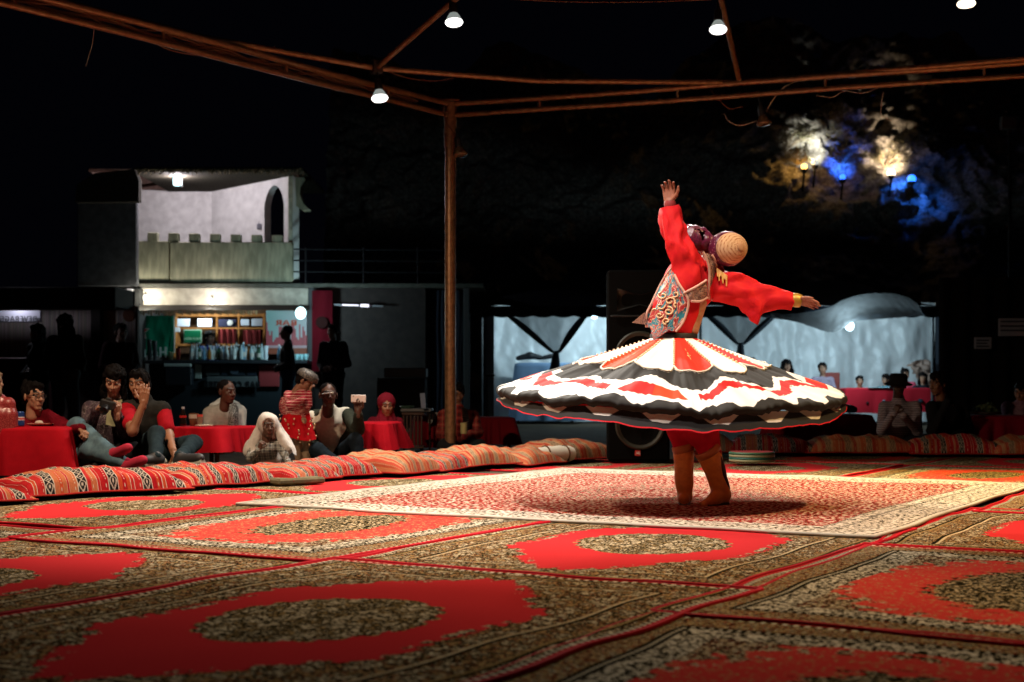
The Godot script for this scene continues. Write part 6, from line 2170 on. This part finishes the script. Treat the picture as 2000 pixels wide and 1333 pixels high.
func tables() -> void:
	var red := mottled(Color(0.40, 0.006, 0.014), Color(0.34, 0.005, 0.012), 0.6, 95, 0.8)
	var G := "low tables under red cloths"
	draped_table("low table under wide red cloth at the picture edge with a blue can on it", Vector3(-4.10, 0, -11.72), 1.02, 0.78, 0.405, 0.08, 0.03, red, G, 3)
	draped_table("low table under red cloth with dark bottle and glass beside the grey hooded top", on_floor(418, 13.0), 0.60, 0.70, 0.37, -0.42, 0.15, red, G, 5)
	draped_table("small low table under red cloth before the dark red hood", on_floor(735, 14.0), 0.36, 0.52, 0.385, -0.18, 0.13, red, G, 7)
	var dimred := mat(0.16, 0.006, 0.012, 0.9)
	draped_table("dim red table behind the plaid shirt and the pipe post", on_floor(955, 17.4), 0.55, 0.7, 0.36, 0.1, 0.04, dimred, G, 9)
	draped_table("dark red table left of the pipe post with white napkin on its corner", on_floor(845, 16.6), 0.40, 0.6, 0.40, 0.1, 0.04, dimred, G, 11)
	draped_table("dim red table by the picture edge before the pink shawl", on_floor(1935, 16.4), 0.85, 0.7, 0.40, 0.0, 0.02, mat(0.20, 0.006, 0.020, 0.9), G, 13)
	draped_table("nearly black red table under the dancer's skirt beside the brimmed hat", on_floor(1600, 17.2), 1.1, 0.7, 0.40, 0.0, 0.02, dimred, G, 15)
	draped_table("long red covered table with white paper inside the lit tent", on_floor(1730, 28.0), 1.66, 0.6, 0.70, 0.02, 0.22, mat(0.36, 0.012, 0.022, 0.8), "", 17)
	draped_table("blue grey covered table with black bags inside the tent behind the skirt", on_floor(1065, 28.8), 1.2, 0.6, 1.20, 0.0, 0.05, mat(0.16, 0.24, 0.36, 0.8), "", 19)
	# things on the tables
	var can := at(39, 835, 11.62)
	can.y = 0.408
	vessel("soda_can", "blue drink can on the red table at the picture edge", "can", can, [[0.0, 0.0], [0.030, 0.0], [0.033, 0.008], [0.033, 0.105], [0.027, 0.118], [0.026, 0.114], [0.0, 0.112]], mat(0.012, 0.05, 0.20, 0.3, 0.2), [[0.0337, 0.045, 0.075, mat(0.55, 0.5, 0.5, 0.4)], [0.0340, 0.052, 0.066, mat(0.5, 0.03, 0.03, 0.4)]])
	var bt := at(22, 835, 11.72)
	bt.y = 0.408
	vessel("green_bottle", "green bottle between the sequin dress and the blue can", "bottle", bt, [[0.0, 0.0], [0.03, 0.0], [0.031, 0.10], [0.012, 0.15], [0.012, 0.19], [0.0, 0.192]], mat(0.06, 0.09, 0.03, 0.2), [[0.0318, 0.03, 0.07, mat(0.5, 0.5, 0.45)]])
	var pl := at(78, 835, 11.72)
	pl.y = 0.41
	vessel("plate", "flat plate with white bread on the red table at the picture edge", "plate", pl, [[0.0, 0.004], [0.07, 0.004], [0.105, 0.016], [0.107, 0.013], [0.07, 0.0]], mat(0.45, 0.16, 0.12, 0.4), [])
	var br := pl + Vector3(-0.01, 0.012, 0)
	vessel("bread_roll", "small white bread roll on the plate", "bread", br, [[0.0, 0.0], [0.03, 0.002], [0.034, 0.012], [0.022, 0.026], [0.0, 0.03]], mat(0.55, 0.45, 0.38, 0.8))
	var y2 := 0.374
	var q := at(357, 832, 12.95); q.y = y2
	vessel("cola_bottle", "small dark cola bottle with red label on the red table", "bottle", q, [[0.0, 0.0], [0.028, 0.0], [0.031, 0.02], [0.027, 0.06], [0.031, 0.09], [0.013, 0.14], [0.012, 0.165], [0.0, 0.167]], mat(0.010, 0.006, 0.005, 0.12), [[0.0318, 0.072, 0.092, mat(0.4, 0.02, 0.02)], [0.0135, 0.150, 0.170, mat(0.4, 0.4, 0.42, 0.3)]])
	q = at(378, 832, 12.85); q.y = y2
	vessel("drink_glass", "wide glass of brown drink with pale froth beside the cola bottle", "glass", q, [[0.0, 0.0], [0.032, 0.0], [0.042, 0.06], [0.043, 0.115], [0.040, 0.113], [0.0, 0.10]], mat(0.14, 0.06, 0.03, 0.15), [[0.0432, 0.068, 0.105, mat(0.42, 0.36, 0.30, 0.5)]])
	q = at(390, 834, 12.78); q.y = y2
	vessel("drink_glass", "narrow glass with red straw rim next to the froth", "glass", q, [[0.0, 0.0], [0.024, 0.0], [0.027, 0.10], [0.024, 0.098], [0.0, 0.09]], mat(0.22, 0.14, 0.10, 0.2), [[0.0278, 0.085, 0.104, mat(0.5, 0.05, 0.03, 0.4)]])
	var t := thing("napkin", "folded pale napkin on the red table edge beside the glasses", "napkin", at(398, 836, 12.75))
	var g := Geo.new()
	var nc := at(398, 834, 12.78); nc.y = y2 + 0.008
	g.box(nc, Vector3(0.13, 0.012, 0.10), Basis(Vector3.UP, 0.6), 0.004)
	obj("paper", g, mat(0.52, 0.44, 0.34), t)
	t = thing("tin", "tall yellowish tin cup beside the foot of the pipe post", "cup", at(907, 846, 15.0))
	g = Geo.new()
	g.lathe(at(906, 848, 15.0), [[0.0, 0.0], [0.034, 0.0], [0.036, 0.005], [0.036, 0.112], [0.034, 0.116], [0.032, 0.11], [0.0, 0.10]], 18)
	obj("shell", g, mat(0.40, 0.33, 0.13, 0.35, 0.3), t)
	t = thing("side_table", "grey topped table with green plate behind the small red table", "table", on_floor(812, 16.2))
	one("tabletop", 782, 799, 842, 805, 16.0, 0.5, mat(0.16, 0.16, 0.16, 0.6), t)
	for x in [787, 837]: one("leg", x, 805.5, x + 4, 880, 16.05, 0.05, mat(0.03, 0.02, 0.015), t)
	q = at(795, 799, 16.2)
	vessel("plate", "green plate on the grey topped table", "plate", q, [[0.0, 0.01], [0.06, 0.01], [0.085, 0.035], [0.087, 0.03], [0.06, 0.0]], mat(0.06, 0.12, 0.09, 0.4))
	t = thing("menu_card", "blue white folded card standing on the grey topped table", "card", at(826, 799, 16.0))
	g = Geo.new()
	g.box(at(826, 783, 15.95), Vector3(0.055, 0.17, 0.006), Basis(Vector3.FORWARD, -0.10) * Basis(Vector3.RIGHT, -0.2), 0.002)
	g.box(at(826, 783, 16.02), Vector3(0.055, 0.17, 0.006), Basis(Vector3.FORWARD, -0.10) * Basis(Vector3.RIGHT, 0.2), 0.002)
	obj("paper", g, mat(0.22, 0.27, 0.38), t)
	t = thing("wooden_chair", "dark slatted wooden chair back between red hood and pipe post", "chair", on_floor(806, 15.7))
	for k in 6: one("slat", 786 + k * 7, 812, 790 + k * 7, 872, 15.6 + 0.0 * k, 0.02, mat(0.045, 0.018, 0.010, 0.6), t)
	one("top_rail", 784, 806, 828, 812, 15.6, 0.03, mat(0.05, 0.02, 0.011, 0.6), t)
	one("seat", 784, 872.5, 828, 877, 15.6, 0.3, mat(0.05, 0.02, 0.011, 0.6), t)
	t = thing("napkin", "white triangle napkin hanging from the dark red table left of the post", "napkin", at(840, 820, 16.2))
	g = Geo.new()
	prism(g, PackedVector2Array([Vector2(0, 0), Vector2(0.14, 0), Vector2(0.02, -0.16)]), 0.006, Transform3D(Basis(), at(834, 806, 16.2)))
	obj("cloth", g, mat(0.22, 0.21, 0.21), t)
	t = thing("dark_cabinet", "black equipment case on a covered stand against the dark wall", "case", at(795, 838, 21.0))
	one("lid", 750, 719, 832, 738, 21.0, 0.5, mat(0.010, 0.011, 0.018, 0.6), t)
	one("body", 736, 739, 830, 836, 21.1, 0.6, mat(0.022, 0.023, 0.028, 0.8), t)
	t = thing("bag", "dark blue bag beside the whirling skirt on the nearly black red table", "bag", at(1640, 800, 16.9))
	obj("pouch", sdf([[at(1632, 797, 16.95), at(1662, 799, 16.95), 0.045, 0.05], [at(1650, 796, 16.9), at(1668, 800, 16.9), 0.04, 0.04]], 0.014, 0.03, 0.01, 9.0, 4), mat(0.012, 0.03, 0.05, 0.5), t)
	t = thing("bag", "black bag lying on the blue grey table inside the tent", "bag", at(1030, 697, 28.6))
	obj("pouch", sdf([[at(1012, 700, 28.7), at(1035, 695, 28.7), 0.05, 0.07], [at(1035, 695, 28.7), at(1056, 699, 28.7), 0.07, 0.05]], 0.022, 0.04), mat(0.008, 0.008, 0.010, 0.6), t)
	t = thing("bag", "smaller black bag at the drape's tail on the blue grey table", "bag", at(1068, 698, 28.5))
	obj("pouch", sdf([[at(1062, 699, 28.6), at(1078, 696, 28.6), 0.045, 0.05]], 0.02, 0.04), mat(0.008, 0.008, 0.010, 0.6), t)
	t = thing("paper_cover", "white paper cover lying on the long red table in the tent", "paper", at(1712, 762, 27.3))
	g = Geo.new()
	g.box(Vector3(at(1715, 0, 27.9).x, 0.709, -27.85), Vector3(0.50, 0.012, 0.4), Basis(), 0.004)
	obj("sheet", g, mat(0.50, 0.56, 0.60, 0.6), t)
	t = thing("food_tray", "dim tray of bottles and greens on the red table at the picture edge", "tray", at(1930, 812, 16.3))
	g = Geo.new()
	var tc := on_floor(1925, 16.3, 0.41)
	g.lathe(tc, [[0.0, 0.0], [0.16, 0.0], [0.19, 0.03], [0.185, 0.03], [0.15, 0.008]], 24)
	obj("dish", g, mat(0.10, 0.11, 0.10, 0.4), t)
	obj("salad", sdf([[tc + Vector3(-0.08, 0.05, 0), tc + Vector3(0.05, 0.08, 0), 0.045, 0.05], [tc + Vector3(0.05, 0.06, 0), tc + Vector3(0.1, 0.05, 0.02), 0.04, 0.03]], 0.014, 0.02, 0.03, 20.0, 5), mat(0.05, 0.07, 0.035), t)

func tent() -> void:
	var t := thing("tent", "dark roofed tent with scalloped valance, drapes and lit white plastic wall", "tent", on_floor(1400, 29.5))
	var g := Geo.new()
	var n1 := noise(101, 0.55, 3)
	var n2 := noise(102, 2.2, 3)
	g.sheet(200, 50, func(u: float, v: float) -> Vector3:
		var p := at(lerpf(948, 1828, u), 0, 29.5)
		p.y = lerpf(2.45, 0.0, v)
		var pleat := 0.026 * sin(p.x * 7.0 + 2.0 * n1.get_noise_2d(p.x, 5)) + 0.005 * sin(p.x * 23.0)
		pleat += 0.07 * pow(absf(sin(p.x * 1.9 + 0.8 * n1.get_noise_2d(p.x * 0.7, p.y * 0.2 + 3))), 14.0) - 0.03 * pow(absf(sin(p.x * 4.1 + 1.0)), 20.0)
		p.z += pleat * (0.6 + 0.4 * v) + 0.12 * n1.get_noise_2d(p.x * 1.3, p.y * 0.5) + 0.030 * n2.get_noise_2d(p.x * 1.4, p.y * 0.7)
		return p)
	var plastic := mat(0.66, 0.67, 0.67, 0.42)
	obj("plastic_wall", g, plastic, t)
	for x in [[948, 1.6], [1828, 1.8]]:
		g = Geo.new()
		var x0: float = x[0]
		g.sheet(16, 20, func(u: float, v: float) -> Vector3:
			var p := at(x0, 0, 29.5)
			p.y = lerpf(2.3, 0.0, v)
			p.z += u * x[1] + 0.0
			p.x += 0.05 * sin(u * 14.0) + (0.15 if x0 < 1000 else -0.05) * u
			return p)
		obj("side_curtain", g, plastic if x0 < 1000 else mat(0.03, 0.035, 0.045), t)
	# roof, front valance with scallops
	var dark := mat(0.014, 0.017, 0.024, 0.85)
	g = Geo.new()
	g.sheet(40, 8, func(u: float, v: float) -> Vector3:
		var a := at(lerpf(925, 1850, u), 602, 27.0)
		a.y += 0.05 * sin(u * 28.0) * (1 - v) + v * 0.75 * (0.4 + 0.6 * sin(PI * fmod(u * 3.0, 1.0)))
		a.z -= v * 3.0
		return a)
	obj("roof", g, dark, t)
	g = Geo.new()
	g.sheet(150, 5, func(u: float, v: float) -> Vector3:
		var x := lerpf(925, 1850, u)
		var s := 617.0 + 4.0 * absf(sin(x * 0.0785))
		return at(x, lerpf(598, s, v), 27.0 - 0.02 * sin(x * 0.157) * v))
	obj("valance", g, dark, t)
	for x in [940, 1190, 1368, 1822]:
		g = Geo.new()
		g.tube([Vector3(at(x, 0, 27.2).x, 0, -27.2), Vector3(at(x, 0, 27.2).x, 2.2, -27.2)], 0.032, 10)
		obj("pole", g, mat(0.03, 0.035, 0.04, 0.5), t)
	# tied drapes
	var gauze := StandardMaterial3D.new()
	gauze.albedo_color = Color(lin(0.055, 0.065, 0.075), 0.72)
	gauze.albedo_color.a = 0.72
	gauze.transparency = BaseMaterial3D.TRANSPARENCY_ALPHA
	gauze.roughness = 0.9
	var solid := mat(0.028, 0.033, 0.040, 0.9)
	for dr in [[982, 1152, 1086, 690, 724], [1372, 1524, 1447, 674, 716]]:
		var d := 27.3
		var x0: float = dr[0]; var x1: float = dr[1]; var xt: float = dr[2]; var yt: float = dr[3]; var yb: float = dr[4]
		g = Geo.new()
		g.sheet(36, 20, func(u: float, v: float) -> Vector3:
			var k := pow(1.0 - v, 0.92)
			var x := lerpf(xt + (u - 0.5) * 16.0, lerpf(x0, x1, u), k)
			var y := lerpf(612.0, yt, v - 0.25 * v * (1 - v) * (1.0 - pow(absf(u * 2 - 1), 2.0)))
			return at(x, y, d + 0.05 * sin(u * 26.0) * (0.4 + v)))
		var drape := obj("drape", g, gauze, t)
		for side in [0, 1]:
			g = Geo.new()
			g.sheet(6, 24, func(u: float, v: float) -> Vector3:
				var k := pow(1.0 - v, 0.92)
				var xe := x0 if side == 0 else x1
				var x := lerpf(xt + (-8.0 if side == 0 else 8.0), xe, k)
				var wide := (14.0 * sin(PI * minf(1.0, v * 0.8 + 0.15)) + 3.0) * (1.0 if side == 0 else -1.0)
				return at(x + u * wide * 0.9, lerpf(612.0, yt, v) - u * 3.0, d - 0.05 - 0.03 * sin(u * PI)))
			obj("drape_border", g, solid, drape)
		g = Geo.new()
		g.tube([at(xt - 1, yt - 4, d - 0.06), at(xt, yt + 2, d - 0.06), at(xt - 1, (yt + yb) / 2, d - 0.05), at(xt - 3, yb, d - 0.05), at(xt - 3, yb + 80, d - 0.05)], [0.07, 0.06, 0.085, 0.10, 0.12], 12)
		obj("drape_tail", g, solid, drape)
	g = cloth([[at(1505, 611, 27.0), at(1560, 612, 27.0), at(1615, 602, 26.95), at(1650, 585, 26.9), at(1692, 574, 26.9), at(1750, 574, 26.9), at(1788, 590, 26.95), at(1802, 612, 27.0)],
		[at(1508, 618, 26.95), at(1560, 622, 26.9), at(1615, 628, 26.8), at(1650, 614, 26.75), at(1690, 602, 26.7), at(1750, 600, 26.7), at(1790, 606, 26.8), at(1806, 616, 26.95)],
		[at(1510, 622, 27.0), at(1560, 630, 26.95), at(1618, 649, 26.9), at(1650, 640, 26.85), at(1672, 628, 26.85), at(1740, 622, 26.85), at(1790, 618, 26.9), at(1812, 616, 27.0)]], 60, 16, 0.022, 77)
	var sw := StandardMaterial3D.new()
	sw.albedo_color = lin(0.16, 0.20, 0.25)
	sw.roughness = 0.8
	sw.backlight_enabled = true
	sw.backlight = Color(0.22, 0.22, 0.22)
	obj("swag", g, sw, t)
	g = cloth([[at(1774, 712, 29.2), at(1800, 704, 29.2), at(1822, 706, 29.2)], [at(1782, 726, 29.15), at(1800, 728, 29.1), at(1824, 730, 29.2)], [at(1800, 748, 29.2), at(1812, 755, 29.2), at(1824, 760, 29.2)]], 14, 14, 0.12, 78)
	obj("tan_patch", g, mat(0.34, 0.22, 0.17, 0.6), t)
	t = thing("tent_lamp", "glowing bulb hanging under the swag in the tent", "lamp", at(1660, 640, 27.1), "bulbs in the tent")
	bulb(t, at(1660, 637, 27.0), 0.085, Color(0.60, 0.87, 1.0), E_TENT, 4.5)
	t = thing("tent_lamp", "bulb half hidden by the valance in the tent", "lamp", at(1161, 622, 27.6), "bulbs in the tent")
	bulb(t, at(1161, 616, 27.9), 0.07, Color(0.60, 0.87, 1.0), E_TENT * 0.8, 4.0)
	# red chair behind the person in lilac
	t = thing("red_chair", "red chair of the person in lilac top in the tent", "chair", on_floor(1625, 28.7))
	one("backrest", 1610, 728, 1641, 775, 28.75, 0.06, mat(0.22, 0.03, 0.02, 0.6), t)
	one("seat", 1596, 776, 1641, 782, 28.3, 0.45, mat(0.22, 0.03, 0.02, 0.6), t)
	for x in [1597, 1636]: one("leg", x, 782.5, x + 4, 826, 28.3, 0.05, mat(0.10, 0.03, 0.02), t)
	t = thing("bar_stool", "thin dark stool at the near end of the tent wall", "stool", on_floor(957, 27.6))
	one("seat", 948, 731, 966, 736, 27.6, 0.3, mat(0.03, 0.02, 0.02), t)
	for x in [950, 961]: one("leg", x, 736.5, x + 3, 829, 27.65, 0.03, mat(0.03, 0.02, 0.02), t)

func dark_side() -> void:
	var t := thing("dark_fence", "black cloth covered fence past the tent", "fence", on_floor(1960, 22.0))
	var g := Geo.new()
	g.sheet(60, 10, func(u: float, v: float) -> Vector3:
		var p := at(lerpf(1834, 2150, u), 0, 22.0)
		p.y = lerpf(2.4, 0.0, v)
		p.z += 0.05 * sin(u * 50.0)
		return p)
	obj("cloth", g, mat(0.012, 0.011, 0.011, 0.95), t)
	for n in [[1904, 659, 1938, 682, "small pale notice on the dark fence"], [1951, 622, 2010, 657, "wide notice cut by the picture edge on the dark fence"]]:
		t = thing("notice_board", n[4], "sign", at((n[0] + n[2]) / 2.0, n[3], 21.85))
		one("board", n[0], n[1], n[2], n[3], 21.85, 0.03, mat(0.45, 0.50, 0.60, 0.5), t)
		for k in 3: one("print_line", n[0] + 4, n[1] + 5 + k * (n[3] - n[1]) * 0.25, n[2] - 5 - 4 * (k % 2), n[1] + 7.5 + k * (n[3] - n[1]) * 0.25, 21.82, 0.006, mat(0.05, 0.06, 0.09), t)
	t = thing("floodlight_pole", "unlit floodlight on a tall thin pole at the dark side", "floodlight", on_floor(1973, 24.0))
	g = Geo.new()
	g.tube([on_floor(1973, 24.05), at(1973, 262, 24.05)], 0.03, 10)
	obj("pole", g, mat(0.015, 0.015, 0.016), t)
	one("lamp_head", 1957, 227, 1988, 252, 23.95, 0.1, mat(0.14, 0.15, 0.16, 0.3), t)
	one("lamp_bracket", 1968, 252.5, 1978, 262, 24.0, 0.05, mat(0.05, 0.05, 0.05), t)

func hill_d(x: float, y: float, a: FastNoiseLite, b: FastNoiseLite) -> float:
	var ridge := 0.9 * a.get_noise_2d(x, y * 1.2) + 0.34 * b.get_noise_2d(x, y)
	var step := 0.9 * (floorf(y / 1.7 + 0.6 * a.get_noise_2d(x * 0.6, 7)) + pow(fmod(maxf(y / 1.7 + 0.6 * a.get_noise_2d(x * 0.6, 7) + 10.0, 0.0), 1.0), 5.0))
	return 44.0 + step * 0.62 - ridge + maxf(0.0, 5.0 - y) * -0.4

func hill() -> void:
	var a := noise(111, 0.22, 3)
	var b := noise(112, 1.7, 4)
	var g := Geo.new()
	g.sheet(380, 210, func(u: float, v: float) -> Vector3:
		var x := lerpf(-6, 34, u)
		var top := 11.5 + 2.0 * a.get_noise_2d(x * 0.5, 40)
		var y := lerpf(-0.5, top, v)
		return Vector3(x, y, -hill_d(x, y, a, b)))
	struct("hill", g, mottled(Color(0.38, 0.34, 0.29), Color(0.10, 0.085, 0.07), 0.9, 113, 0.95, 3.0))
	var spots := [
		[1571, 326, Color(1.0, 0.55, 0.13), 0.045, Vector3(0, 0.5, -1), true, "small amber flood lamp on a stake on the rocky hill"],
		[1592, 318, Color(0.90, 0.96, 0.90), 1.4, Vector3(-0.05, 1.0, -1.7), false, "flood lamp aimed up at the pale rocks on the hill"],
		[1646, 346, Color(0.02, 0.12, 1.0), 0.9, Vector3(0.28, 1.0, -1.5), true, "small blue flood lamp in the middle of the rocky hill"],
		[1741, 338, Color(1.0, 0.80, 0.56), 1.3, Vector3(0.30, 1.0, -1.6), true, "warm white flood lamp shining up the rocky hill"],
		[1781, 350, Color(0.02, 0.16, 1.0), 0.9, Vector3(-0.05, -0.85, -0.9), true, "bright blue flood lamp at the end of the hill lights"],
	]
	for s in spots:
		var y: float = EYE + (755.0 - s[1]) / 2800.0 * 43.5
		var x: float = (s[0] - 1000.0) / 2800.0 * 43.5
		var d := hill_d(x, y, a, b) - 0.42
		var p := at(s[0], s[1], d)
		var t := thing("hill_floodlight", s[6], "floodlight", p, "flood lamps on the hill")
		var c: Color = s[2]
		var dir: Vector3 = (s[4] as Vector3).normalized()
		g = Geo.new()
		g.tube([p + Vector3(0, -0.12, 0.03), p + Vector3(0, -0.75, -0.25)], 0.035, 8)
		obj("stake", g, mat(0.02, 0.02, 0.02), t)
		g = Geo.new()
		g.ball(p, Vector3.ONE * (0.10 if s[0] < 1700 else 0.14), 12, 8)
		obj("lamp_glass", g, glow(c.r, c.g, c.b, 4.0 if s[5] else 0.6), t)
		g = Geo.new()
		g.lathe(p, [[0.0, -0.20], [0.07, -0.19], [0.11, -0.11], [0.12, -0.08]], 14, Basis())
		obj("housing", g, mat(0.03, 0.03, 0.03), t)
		var l: Light3D
		if s[0] == 1571:
			l = OmniLight3D.new()
			l.omni_range = 30.0
			l.omni_attenuation = 2.0
		else:
			l = SpotLight3D.new()
			l.spot_angle = 36.0 if s[0] != 1781 else 64.0
			l.spot_angle_attenuation = 0.9
			l.spot_range = 30.0
			l.spot_attenuation = 2.0
			l.basis = Basis(Quaternion(Vector3.FORWARD, dir))
		l.name = "flood_light"
		l.light_color = c.linear_to_srgb()
		l.light_energy = s[3] * E_HILL
		l.light_size = 0.08
		l.shadow_enabled = true
		t.add_child(l, true)
		l.position = dir * 0.02
	# dry shrubs between the rocks
	var rng := RandomNumberGenerator.new()
	rng.seed = 77
	var bushes := [[1540, 262, 0.9, "sparse dry shrub at the start of the pale rocks on the hill"], [1598, 245, 1.1, "pale dry shrub above the amber flood lamp"], [1560, 300, 0.7, "low dry shrub beside the amber flood lamp"], [1650, 300, 0.8, "dry shrub in blue light on the hill"], [1730, 300, 0.9, "dry shrub above the warm white flood lamp"], [1795, 275, 1.0, "tall dry shrub at the dark end of the hill lights"], [1622, 210, 0.8, "dry shrub high on the hill above the pale rocks"], [1775, 375, 0.5, "dark low shrub under the bright blue flood lamp"]]
	for s in bushes:
		var y: float = EYE + (755.0 - s[1]) / 2800.0 * 43.5
		var x: float = (s[0] - 1000.0) / 2800.0 * 43.5
		var d := hill_d(x, y, a, b) - 0.25
		var c := at(s[0], s[1], d)
		var t := thing("shrub", s[3], "shrub", c, "dry shrubs on the hill")
		g = Geo.new()
		var lf := Geo.new()
		var r: float = s[2]
		for k in 26:
			var q := Vector3(rng.randf_range(-1, 1), rng.randf_range(0.1, 1.2), rng.randf_range(-0.3, 0.9)).normalized() * r * rng.randf_range(0.6, 1.1)
			var base := c + Vector3(0, -r * 0.5, -0.1)
			var mid := base + q * 0.5 + Vector3(rng.randf_range(-0.1, 0.1), 0.08, 0)
			g.tube([base, mid, base + q], [0.018, 0.012, 0.006], 5, false)
			for j in 34:
				var p := mid.lerp(base + q, rng.randf()) + Vector3(rng.randfn(), rng.randfn(), rng.randfn()) * 0.10 * r
				var e1 := Vector3(rng.randfn(), rng.randfn(), rng.randfn()).normalized() * 0.035
				var e2 := Vector3(rng.randfn(), rng.randfn(), rng.randfn()).normalized() * 0.025
				lf.quad(p - e1, p + e2, p + e1, p - e2)
		obj("stem", g, mat(0.16, 0.12, 0.08), t)
		obj("foliage", lf, mat(0.17, 0.15, 0.085, 0.8), t)
